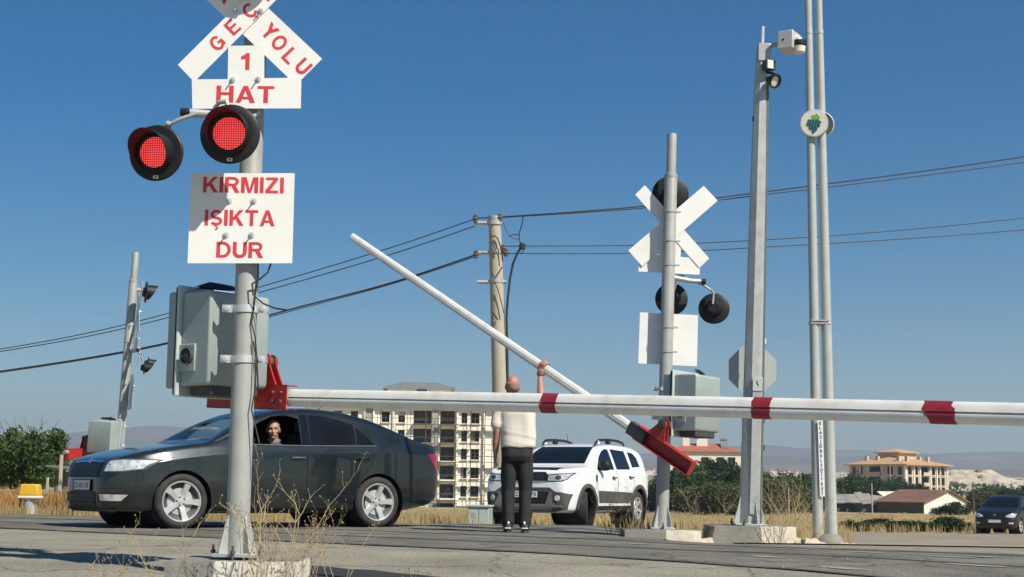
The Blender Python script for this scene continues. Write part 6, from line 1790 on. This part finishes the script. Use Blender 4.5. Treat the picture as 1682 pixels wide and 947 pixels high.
def shed(label, px0, px1, Y, ytop, ywall, ybase, mroof, broken):
    p0, p1 = P(px0, ybase, Y), P(px1, ybase, Y); z0 = H((p0.x + p1.x) / 2, Y) - .3
    root = thing('ruined_shed', label, 'shed', ((p0.x + p1.x) / 2, Y, z0))
    zt_, zw_ = P(px0, ytop, Y).z - z0, P(px0, ywall, Y).z - z0; w = p1.x - p0.x
    vs = []; n = 16
    top = [zw_ + (.35 * noise.noise(Vector((i * .7, px0, 0))) if broken else .05) for i in range(n + 1)]
    b = MB()
    for i in range(n):
        a, c = -w / 2 + w * i / n, -w / 2 + w * (i + 1) / n
        b.add([(a, 0, 0), (c, 0, 0), (c, 0, top[i + 1]), (a, 0, top[i]), (a, .5, 0), (c, .5, 0), (c, .5, top[i + 1]), (a, .5, top[i])], [(0, 1, 2, 3), (7, 6, 5, 4), (3, 2, 6, 7)])
    b.add([(-w / 2, 0, 0), (-w / 2, 6, 0), (-w / 2, 6, zw_), (-w / 2, 0, zw_), (w / 2, 0, 0), (w / 2, 6, 0), (w / 2, 6, zw_), (w / 2, 0, zw_)], [(0, 3, 2, 1), (4, 5, 6, 7), (1, 2, 6, 5)])
    b.build('wall', M['darkwall'], root, world=False, smooth_deg=0, fix=False)
    k = 7
    for i in range(k):
        a = -w / 2 + w * i / k; ww = w / k * 1.02
        t = rs_.uniform(-.22, .22) if broken else rs_.uniform(-.02, .02); s2 = rs_.uniform(-.5, .5) if broken else 0
        m = Matrix.Translation((a + ww / 2, 0, zw_ + .12)) @ Matrix.Rotation(t, 4, 'Y')
        MB().add([(-ww / 2, -.5, -.05), (ww / 2, -.5, -.05), (ww / 2, 4.5, zt_ - zw_ + s2), (-ww / 2, 4.5, zt_ - zw_ + s2), (-ww / 2, -.5, .07), (ww / 2, -.5, .07), (ww / 2, 4.5, zt_ - zw_ + .12 + s2), (-ww / 2, 4.5, zt_ - zw_ + .12 + s2)], [(3, 2, 1, 0), (4, 5, 6, 7), (0, 1, 5, 4), (2, 3, 7, 6), (1, 2, 6, 5), (3, 0, 4, 7)], m).build('roof_sheet', mroof, root, world=False, smooth_deg=0)
    return root
shed('long low dark shed with weathered grey roof right of the twin lamp post', 1312, 1420, 228, 813, 826, 839, M['rooffibre'], False)
shed('collapsed dark shed with tilted broken roof sheets left of the white barn', 1416, 1500, 222, 812, 828, 840, M['rooffibre'], True)
sp_ = shed('small pale-roofed lean-to behind the collapsed shed', 1452, 1492, 250, 809, 818, 838, M['render_white'], False)

# far village on the plain
hp = None; rv_ = random.Random(21)
for i, (px, Y) in enumerate([(1058 + 4.2 * k, 2300 + 90 * (k % 5)) for k in range(8)] + [(1268 + 4.6 * k, 2250 + 110 * (k % 4)) for k in range(9)] + [(1378 + 5 * k, 2350 + 100 * (k % 3)) for k in range(3)]):
    p = P(px, 780, Y); z = H(p.x, Y) - .5
    m = Matrix.Translation((p.x, Y, z)) @ Matrix.Rotation(rv_.uniform(-.6, .6), 4, 'Z') @ Matrix.Diagonal((rv_.uniform(.8, 1.3), 1, rv_.uniform(.8, 1.7), 1))
    lab = 'tiny pale house with a low roof in the distant village below the hills'
    if hp is None:
        hp = thing('village_house', lab, 'house', mat=m, group='distant village houses')
        MB().box((0, 0, 3), (9, 8, 6)).build('wall', M['render_white'], hp, world=False, smooth_deg=0)
        b = MB(); hip_roof(b, -4.5, 4.5, -4, 4, 6, 1.6, .5, Matrix.Identity(4), 3); b.build('roof', M['rooftile'], hp, world=False, smooth_deg=0)
    else: dup(hp, m, lab, 'distant village houses')

# roadside bits
def at_ground(px, Y, dz=0):
    p = P(px, 850, Y); return Vector((p.x, Y, H(p.x, Y) + dz))
M['yellow'] = pm('yellow_plastic', (.62, .37, .025), .5, 0, .08, 8, dirt=(.4, .27, .08), damt=.3)
g = at_ground(48, 24.2)
ym = thing('marker_pedestal', 'yellow capped cable marker on a short grey post at the left road edge', 'pedestal', g)
MB().lathe([(.10, -.1), (.10, .24), (.115, .245), (.115, .27), (0, .27)], 20).build('post', M['galv'], ym, world=False)
MB().box((0, 0, .29), (.34, .26, .045)).build('tray', M['camcream'], ym, world=False, bevel=.012)
MB().box((-.0, 0, .405), (.33, .25, .19), taper=.84).build('cover', M['yellow'], ym, world=False, bevel=.025, segs=3)
MB().tube([(-.15, -.02, .30), (-.15, -.02, .1)], .02, 8).build('conduit', M['rust'], ym, world=False)
g = at_ground(63, 24.5); sm_ = tag(MB().box(g + Vector((0, 0, .05)), (.06, .05, .12)).build('marker_stub', M['rust'], bevel=.008, loc=g), 'small dark stub beside the yellow capped pedestal', 'stub')
g = at_ground(789, 27.5, -.02)
ub_ = thing('utility_cabinet', 'pale grey roadside utility cabinet standing left of the white SUV', 'cabinet', g, R_(-14))
MB().box((0, 0, .20), (.40, .26, .40)).build('housing', M['cab'], ub_, world=False, bevel=.006)
MB().box((0, -.01, .415), (.44, .31, .035)).build('lid', M['cablight'], ub_, world=False, bevel=.006)
for x in (-.1, .1):
    d_ = MB().box((x, -.134, .19), (.18, .01, .33)).build('door', M['cablight'], ub_, world=False, bevel=.003)
MB().box((-.1, -.141, .25), (.07, .004, .09)).build('notice', M['render_grey'], ub_, world=False, smooth_deg=0)
g = at_ground(96, 46)
tag(MB().box(g + Vector((0, 0, .6)), (.11, .11, 2.1), taper=.8).build('fence_post', M['polecon'], bevel=.01, loc=g), 'thin pale concrete post beside the green tree on the left', 'post')
g = at_ground(75, 52)
tag(MB().box(g + Vector((0, 0, .4)), (.10, .10, 1.3), taper=.8).build('fence_post', M['polecon'], bevel=.01, loc=g), 'short pale post in front of the green tree on the left', 'post')
g = at_ground(113, 50)
sd_ = thing('shed', 'small grey board shed behind the front bumper of the dark sedan', 'shed', g)
M['boards'] = pm('weathered_boards', (.16, .15, .135), .9, 0, .4, 3)
for i in range(7): MB().box((-.42 + .15 * i, .05 * (i % 2), .62), (.14, .04, 1.3 - .05 * (i % 3))).build('board', M['boards'], sd_, world=False, smooth_deg=0)
MB().box((.0, .6, .62), (1.1, 1.1, 1.2)).build('wall', M['darkwall'], sd_, world=False, smooth_deg=0)
MB().box((-.05, .45, 1.33), (1.6, 1.7, .06), Matrix.Rotation(R_(5), 4, 'Y')).build('roof', M['roofgrey'], sd_, world=False, smooth_deg=0)
for px, Y, h_, r_, lab in ((1433, 205, 4.2, .10, 'thin pale pole standing in front of the tan apartment block'), (1600, 215, 4.6, .13, 'dark thin pole beside the right end of the white barn'), (1296, 150, 3.0, .07, 'thin wooden pole among the trees right of the camera mast')):
    g = at_ground(px, Y)
    tag(MB().tube([g - Vector((0, 0, .3)), g + Vector((0, 0, h_))], [r_, r_ * .7], 8).build('wooden_pole', M['rust'] if px == 1600 else M['polecon'], loc=g), lab, 'pole')

# ------------------------------------------------------------------ trees, weeds, grass, stones
M['leaf_d'] = leafmat('dark_foliage', (.028, .052, .018))
M['leaf_m'] = leafmat('mid_foliage', (.050, .088, .022))
M['leaf_o'] = leafmat('olive_foliage', (.085, .095, .040))
M['bark'] = pm('bark', (.12, .09, .065), .9, 0, .3, 6, .4, 30)
M['straw'] = leafmat('dry_straw', (.37, .285, .145), .35, .15)
M['straw_o'] = leafmat('dry_orange_weeds', (.36, .20, .075), .4, .15)
M['stem'] = pm('dry_stems', (.42, .33, .19), .8, 0, .2, 20)
M['seedh'] = pm('dry_seed_heads', (.30, .22, .12), .9, 0, .3, 20)
M['rockm'] = pm('limestone', (.46, .40, .32), .9, 0, .2, 5, .5, 12)

def tree_proto(name, label, cat, mat, seed, leaf_mat, n_clump, per, leaf, shape, trunk=.03, bare=0, group=None):
    """unit-height tree: trunk with limbs, crown of many small leaves in uneven clumps"""
    r = random.Random(seed)
    root = thing(name, label, cat, mat=mat, group=group)
    wood = MB(); cl = []
    for i in range(n_clump):
        t = (i + .5) / n_clump
        while True:
            x, y, z = r.uniform(-1, 1), r.uniform(-1, 1), r.uniform(-1, 1)
            d = math.sqrt(x * x + y * y + z * z)
            if .35 < d < 1: break
        zz = shape[2] + shape[1] * z
        k = 1 + .35 * noise.noise(Vector((x * 1.7 + seed, y * 1.7, z * 1.7)))
        c = Vector((x * shape[0] * k, y * shape[0] * k, zz))
        cl.append((c, r.uniform(.55, 1.25)))
    wood.tube([Vector((0, 0, -.03)), Vector((r.uniform(-.02, .02), 0, .2)), Vector((r.uniform(-.05, .05), r.uniform(-.03, .03), .45)), Vector((r.uniform(-.06, .06), 0, shape[2] + .1))], [trunk, trunk * .8, trunk * .55, trunk * .2], 8)
    for c, s in cl[:26]:
        z0 = min(c.z * .6, .5) * r.uniform(.4, 1)
        a = Vector((0, 0, z0)); m = a.lerp(c, .5) + Vector((r.uniform(-.04, .04), r.uniform(-.04, .04), .05))
        wood.tube([a, m, c], [trunk * .4, trunk * .22, trunk * .06], 5, cap=False)
    for i in range(bare):
        an = r.uniform(0, 6.28); p = Vector((math.cos(an) * shape[0] * .5, math.sin(an) * shape[0] * .3, shape[2] + shape[1] * .5)); d = Vector((math.cos(an) * .5, .1, 1)).normalized()
        pts = [p]
        for k in range(5): d = (d + Vector((r.uniform(-.4, .4), r.uniform(-.3, .3), r.uniform(-.1, .3)))).normalized(); pts.append(pts[-1] + d * .06)
        wood.tube(pts, [trunk * .16 * (1 - k / 6) for k in range(6)], 4)
    wood.build('trunk', M['bark'], root, world=False)
    vs = []; fs = []
    for c, s in cl:
        rad = shape[3] * s
        for i in range(int(per * s)):
            while True:
                o = Vector((r.gauss(0, .5), r.gauss(0, .5), r.gauss(0, .42)))
                if o.length < 1.25: break
            p = c + o * rad
            if p.z < .02: continue
            u = Vector((r.gauss(0, 1), r.gauss(0, 1), r.gauss(0, .6))).normalized(); w = u.orthogonal().normalized()
            w = (w * math.cos(k_ := r.uniform(0, 6.28)) + u.cross(w) * math.sin(k_))
            l = leaf * r.uniform(.6, 1.35); b = len(vs)
            vs += [p - u * l, p + w * l * .55, p + u * l, p - w * l * .55]; fs.append((b, b + 1, b + 2, b + 3))
    MB().add(vs, fs).build('crown', leaf_mat, root, world=False, smooth_deg=0, fix=False)
    return root
def tmat(px, Y, h, w=1.0, rz=0.0, dz=0.0):
    g = at_ground(px, Y, dz)
    return Matrix.Translation(g) @ Matrix.Rotation(rz, 4, 'Z') @ Matrix.Diagonal((h * w, h * w, h, 1))

# left of the road
lt1 = tree_proto('tree', 'green leafy tree with bare twigs on top, behind the yellow capped pedestal', 'tree', tmat(44, 58, 3.6, .80), 3, M['leaf_m'], 60, 95, .030, (.46, .36, .54, .15), .035, 7, 'trees by the left road')
dup(lt1, tmat(-22, 62, 3.6, 1.1, 2.0), 'green leafy tree cut by the left edge of the photo', 'trees by the left road')
bt = tree_proto('bare_tree', 'thin bare branched shrub between the green tree and the dark sedan', 'shrub', tmat(118, 56, 2.4, 1.0, .3), 14, M['leaf_o'], 14, 14, .028, (.28, .30, .50, .16), .02, 16)

# row of trees behind the far signal and mast
specs = [
 (1082, 200, 5.0, 1.0, 0, 'dark green bush just right of the rear of the white SUV'),
 (1112, 196, 6.0, 1.0, 0, 'dark tree directly right of the far signal pole'),
 (1140, 192, 6.6, .95, 1, 'dark green tree below the red counterweight of the raised barrier'),
 (1172, 198, 7.2, .95, 0, 'tallest dark tree in front of the white house'),
 (1198, 194, 7.4, .8, 2, 'dark pointed tree touching the left side of the camera mast'),
 (1222, 198, 6.2, .9, 1, 'dark tree partly hidden by the camera mast'),
 (1150, 168, 3.6, 1.5, 3, 'low olive green bush in front of the dark trees, left one'),
 (1192, 164, 4.0, 1.3, 3, 'larger olive green bush left of the foot of the camera mast'),
 (1254, 190, 5.9, 1.0, 2, 'green tree immediately right of the camera mast'),
 (1276, 176, 4.6, 1.3, 3, 'sloping olive bush right of the camera mast'),
 (1302, 200, 5.6, 1.1, 1, 'green tree between camera mast and twin lamp post'),
 (1326, 205, 5.5, 1.1, 0, 'green tree just left of the twin lamp post'),
 (1390, 262, 6.4, 1.1, 1, 'green tree just right of the twin lamp post'),
 (1412, 268, 6.0, 1.1, 2, 'green tree under the left corner of the tan block'),
 (1437, 266, 5.6, 1.2, 0, 'green tree beside the thin pale pole'),
 (1462, 272, 5.8, 1.1, 1, 'green tree below the corner of the tan block'),
 (1486, 270, 5.2, 1.2, 2, 'green tree above the collapsed shed'),
 (1510, 276, 4.8, 1.2, 0, 'last tree of the row, above the barn roof'),
 (1612, 250, 4.2, 1.1, 3, 'pale olive tree right of the white barn'),
 (1634, 262, 4.6, 1.3, 1, 'green bush above the roof of the black car'),
 (1662, 258, 4.4, 1.3, 2, 'green bush above the right side of the black car'),
 (1694, 266, 4.8, 1.3, 0, 'green bush at the right edge of the photo'),
]
protos = {}
rt_ = random.Random(5)
kinds_ = {0: ('leaf_d', 41, (.44, .46, .47, .18)), 1: ('leaf_m', 52, (.46, .46, .47, .18)), 2: ('leaf_d', 63, (.38, .47, .48, .16)), 3: ('leaf_o', 74, (.52, .44, .45, .18))}
for px, Y, h_, w_, k, lab in specs:
    m = tmat(px, Y, h_, w_, rt_.uniform(0, 6.28), -.1)
    if k not in protos:
        lm, sd0, shp = kinds_[k]
        protos[k] = tree_proto('tree', lab, 'tree', m, sd0, M[lm], 64, 110, .036, shp, .03, 0, 'trees beyond the field')
    else: dup(protos[k], m, lab, 'trees beyond the field')
bsh = dup(protos[0], tmat(1572, 198, 2.1, 1.8, 1.0, -.3), 'dark green bush in front of the white barn gable', 'trees beyond the field')
dup(protos[1], tmat(1545, 200, 1.5, 1.8, 3.0, -.3), 'smaller green bush at the left foot of the white gable', 'trees beyond the field')
# low dark scrub along the field edge near the black car
for i in range(11):
    px = 1385 + 19.5 * i + rt_.uniform(-5, 5)
    m = tmat(px, 66 + rt_.uniform(-3, 5), rt_.uniform(.38, .75) + (.15 if i > 5 else 0), rt_.uniform(1.5, 2.3), rt_.uniform(0, 6.28), -.05)
    lab = 'low dark scrub bush at the edge of the dry field left of the black car'
    if i == 0: pr4 = tree_proto('scrub_bush', lab, 'bush', m, 91, M['leaf_d'], 26, 40, .06, (.48, .40, .46, .22), .03, 0, 'scrub along the field edge')
    else: dup(pr4, m, lab, 'scrub along the field edge')
# far tree belt across the plain: one mass
r = random.Random(31); vs = []; fs = []
for i in range(620):
    px = r.uniform(-500, 2200); Y = r.uniform(480, 950)
    if 480 < px < 830 and Y < 700: continue
    p = P(px, 800, Y); z = H(p.x, Y); hh = r.uniform(2.5, 5.5)
    for k in range(26):
        c = Vector((p.x + r.gauss(0, hh * .5), Y + r.gauss(0, 2), z + hh * r.uniform(.1, 1) ** .8)); l = r.uniform(.6, 1.2)
        u = Vector((r.gauss(0, 1), r.gauss(0, 1), r.gauss(0, 1))).normalized(); w = u.orthogonal().normalized(); b_ = len(vs)
        vs += [c - u * l, c + w * l * .7, c + u * l, c - w * l * .7]; fs.append((b_, b_ + 1, b_ + 2, b_ + 3))
tag(MB().add(vs, fs).build('distant_trees', M['leaf_d'], smooth_deg=0, fix=False), kind='stuff')

# dry grass
EDGE = [(-60, 26), (-24, 24.5), (-8.2, 23.2), (-4.5, 21.6), (-1.5, 20.6), (.4, 18.4), (1.15, 16.35), (3.8, 15.6), (6.2, 14.7), (13, 12.5), (26, 8)]
def edge_y(x):
    for (x0, y0), (x1, y1) in zip(EDGE, EDGE[1:]):
        if x <= x1: return y0 + (y1 - y0) * (x - x0) / (x1 - x0)
    return 8
def on_side(x, y):
    return (y > 13 and x > 4.0 + (y - 17.6) * .223 and y < 57 + (x - 14.2) * .38) or (x / y > .20 and y < 24)
def on_far(x, y):
    if not 16 < y < 30.4: return False
    k = (y - 18) / 12; return -1.7 + 1.8 * k < x < 1.25 + 3.4 * k
def blades(name, n, yr, hr, wd, mat, seed, ur=(-.45, .45), dens=None, lean=.35):
    r = random.Random(seed); vs = []; fs = []
    made = 0
    while made < n:
        Y = yr[0] * (yr[1] / yr[0]) ** r.random(); u = r.uniform(*ur); x = u * Y
        if Y < edge_y(x) + .08 or (.9 < x < 4.4 and Y < 17.75) or on_side(x, Y) or on_far(x, Y): 
            made += .2; continue
        d = noise.noise(Vector((x * .35, Y * .35, seed))) + .6 * noise.noise(Vector((x * 1.6, Y * 1.6, seed)))
        if d + r.uniform(-.5, .5) < (dens if dens is not None else -.25): made += .2; continue
        z = H(x, Y)
        for k in range(6):
            hx, hy = x + r.gauss(0, .06) * (1 + Y / 60), Y + r.gauss(0, .06)
            h = r.uniform(*hr) * (1 + .5 * d); a = r.uniform(0, 6.28); ln = r.uniform(0, lean) * h
            w = wd * r.uniform(.6, 1.3) * (1 + Y / 50); ca, sa = math.cos(a), math.sin(a); q = r.uniform(-.5, .5)
            b = len(vs)
            vs += [(hx - w * math.cos(q), hy - w * math.sin(q), z - .02), (hx + w * math.cos(q), hy + w * math.sin(q), z - .02), (hx + ca * ln * .4 + w * .6, hy + sa * ln * .4, z + h * .6), (hx + ca * ln * .4 - w * .6, hy + sa * ln * .4, z + h * .6), (hx + ca * ln, hy + sa * ln, z + h)]
            fs += [(b, b + 1, b + 2, b + 3), (b + 3, b + 2, b + 4)]
        made += 1
    return tag(MB().add(vs, fs).build(name, mat, smooth_deg=0, fix=False), kind='stuff')
blades('dry_grass', 5200, (15, 48), (.08, .24), .004, M['straw'], 1)
blades('dry_grass', 5200, (45, 200), (.18, .42), .006, M['straw'], 2, dens=-.35)
blades('dry_weeds', 1500, (26, 40), (.16, .38), .006, M['straw_o'], 3, ur=(-.44, -.255), dens=-.1)
blades('dry_weeds', 500, (40, 62), (.3, .6), .010, M['straw_o'], 4, ur=(-.40, -.24), dens=-.3)
blades('dry_grass', 260, (16.6, 24), (.06, .26), .0025, M['straw'], 6, ur=(.08, .215), dens=.05, lean=.6)

def dry_weed(label, base, h, n, spread, seed, rad=.0035, lean=(0, 0), group='dry weeds', heads=True):
    r = random.Random(seed); root = thing('dry_weed', label, 'dry weed', base, 0, group)
    st = MB(); hd = MB()
    def grow(p, d, L_, rr, depth):
        pts = [p]; k = 6
        for i in range(k):
            d = (d + Vector((r.gauss(0, .10), r.gauss(0, .10), r.gauss(.02, .06)))).normalized()
            pts.append(pts[-1] + d * L_ / k)
        st.tube(pts, [rr * (1 - .65 * i / k) for i in range(k + 1)], 5, cap=False)
        if depth > 0:
            for i in range(2, k + 1):
                if r.random() < .82:
                    a = r.uniform(0, 6.28); o = Vector((math.cos(a), math.sin(a) * .7, r.uniform(.5, 1.1))).normalized()
                    grow(pts[i], (d * .5 + o).normalized(), L_ * r.uniform(.22, .42), rr * .5, depth - 1)
        elif heads:
            q = pts[-1]; s = r.uniform(.003, .0065)
            hd.lathe([(0.0003, -s), (s * .8, -s * .3), (s * .7, s * .6), (.0003, s * 1.5)], 6, zframe(q, d))
    for i in range(n):
        a = 6.28 * i / n + r.uniform(-.4, .4)
        d = Vector((math.cos(a) * spread + lean[0], math.sin(a) * spread * .6 + lean[1], 1)).normalized()
        grow(Vector((math.cos(a) * .02, math.sin(a) * .02, -.02)), d, h * r.uniform(.75, 1.1), rad * r.uniform(.7, 1.2), 2 if h > .25 else 1)
    st.build('stems', M['stem'], root, world=False, smooth_deg=180)
    if hd.v: hd.build('seed_heads', M['seedh'], root, world=False)
    return root
def gnd(px, Y): return at_ground(px, Y)
dry_weed('big branching dry weed right of the nearest signal pole, in front of the sedan doors', gnd(446, 8.9), .64, 10, .36, 1, .0046)
dry_weed('tall thin dry weed second from the nearest signal pole', gnd(500, 8.9), .46, 5, .32, 2, .003)
dry_weed('sparse dry weed below the rear wheel of the dark sedan', gnd(560, 9.0), .42, 4, .42, 3, .0026)
dry_weed('dry weed with two long stalks leaning across the sedan front wheel', gnd(268, 8.8), .46, 3, .55, 5, .003, (-.1, 0))
dry_weed('thin dry stalks left of the nearest plinth', gnd(185, 9.0), .28, 4, .4, 6, .0024)
dry_weed('small dry tuft on the road, left of its middle', gnd(232, 9.0), .14, 5, .6, 7, .002)
dry_weed('short dry tuft near the bottom middle of the road', gnd(696, 9.3), .17, 5, .4, 8, .0022)
dry_weed('tiny dry tuft at the bottom, right of the short one', gnd(728, 9.2), .09, 6, .6, 9, .002)
dry_weed('tall dry weed between the camera mast and the twin lamp post', gnd(1300, 17.6), .85, 6, .22, 10, .0045)
dry_weed('dry weed growing over the white end of the mast plinth', gnd(1278, 16.75), .50, 8, .45, 11, .004)
dry_weed('bushy dry weed at the foot of the twin lamp post', gnd(1334, 17.2), .48, 8, .4, 12, .004)
dry_weed('dry weed between the two far plinths', gnd(1158, 17.2), .55, 7, .5, 13, .004)
dry_weed('dry weed in front of the rear wheel of the white SUV', gnd(1022, 16.9), .42, 6, .5, 14, .004)
dry_weed('dry weed just left of the far signal plinth', gnd(1004, 17.4), .55, 4, .4, 15, .0035)
dry_weed('dry weed behind the camera mast plinth', gnd(1262, 18.6), .75, 7, .45, 16, .0045)
dry_weed('small weed at the right of the nearest plinth', gnd(486, 9.4), .26, 7, .5, 17, .0026)

rr_ = random.Random(12)
for i, (px, Y, s) in enumerate(((1302, 16.7, .09), (1318, 16.8, .07), (1290, 16.5, .06), (1330, 16.4, .10), (1312, 16.4, .05), (1345, 16.5, .055), (1152, 16.6, .055), (1160, 16.7, .07), (1385, 17.4, .05), (1400, 17.2, .04), (1296, 17.2, .11))):
    g = at_ground(px, Y, s * .2); b = MB(); vs = []; n = 12
    for k in range(9):
        th = math.pi * k / 8
        for q in range(n):
            a = 2 * math.pi * q / n; d = Vector((math.sin(th) * math.cos(a), math.sin(th) * math.sin(a), math.cos(th)))
            e = 1 + .55 * noise.noise(d * 1.4 + Vector((i * 3.1, 0, 0))) + .2 * noise.noise(d * 4 + Vector((i, 2, 0)))
            vs.append(g + Vector((d.x * s * 1.3 * e, d.y * s * e, d.z * s * .75 * e)))
    b.add(vs, [(k * n + q, k * n + (q + 1) % n, (k + 1) * n + (q + 1) % n, (k + 1) * n + q) for k in range(8) for q in range(n)])
    tag(b.build('rock', M['rockm'], smooth_deg=25, loc=g), 'rough pale limestone rock lying on the dusty verge by the far plinths', 'rock', 'rocks on the verge')

# loose grit and pebbles on the road edges
r = random.Random(77); vs = []; fs = []
made = 0
while made < 650:
    Y = 9.2 * (18.5 / 9.2) ** r.random(); u = r.uniform(-.40, .40); x = u * Y
    if Y > edge_y(x) + 1.5: continue
    d = noise.noise(Vector((x * .8, Y * .8, 9))) + .35 * (1 if edge_y(x) - Y < .6 else 0) + .25 * (1 if Y < 10.8 else 0)
    if d + r.uniform(-.35, .35) < .22: continue
    s = r.uniform(.002, .0058) * (1.9 if r.random() < .05 else 1); z = H(x, Y) + .022; b = len(vs); a0 = r.uniform(0, 6)
    for k in range(5):
        a = a0 + 6.283 * k / 5; e = r.uniform(.7, 1.25); vs.append((x + s * 1.4 * e * math.cos(a), Y + s * e * math.sin(a), z))
    for k in range(5):
        a = a0 + .4 + 6.283 * k / 5; e = r.uniform(.4, .75); vs.append((x + s * 1.3 * e * math.cos(a), Y + s * e * math.sin(a), z + s * r.uniform(.6, 1.0)))
    fs += [(b + k, b + (k + 1) % 5, b + 5 + (k + 1) % 5, b + 5 + k) for k in range(5)] + [tuple(b + 5 + k for k in range(5))]
    made += 1
tag(MB().add(vs, fs).build('loose_gravel', M['asph_near'], smooth_deg=0, fix=False), kind='stuff')
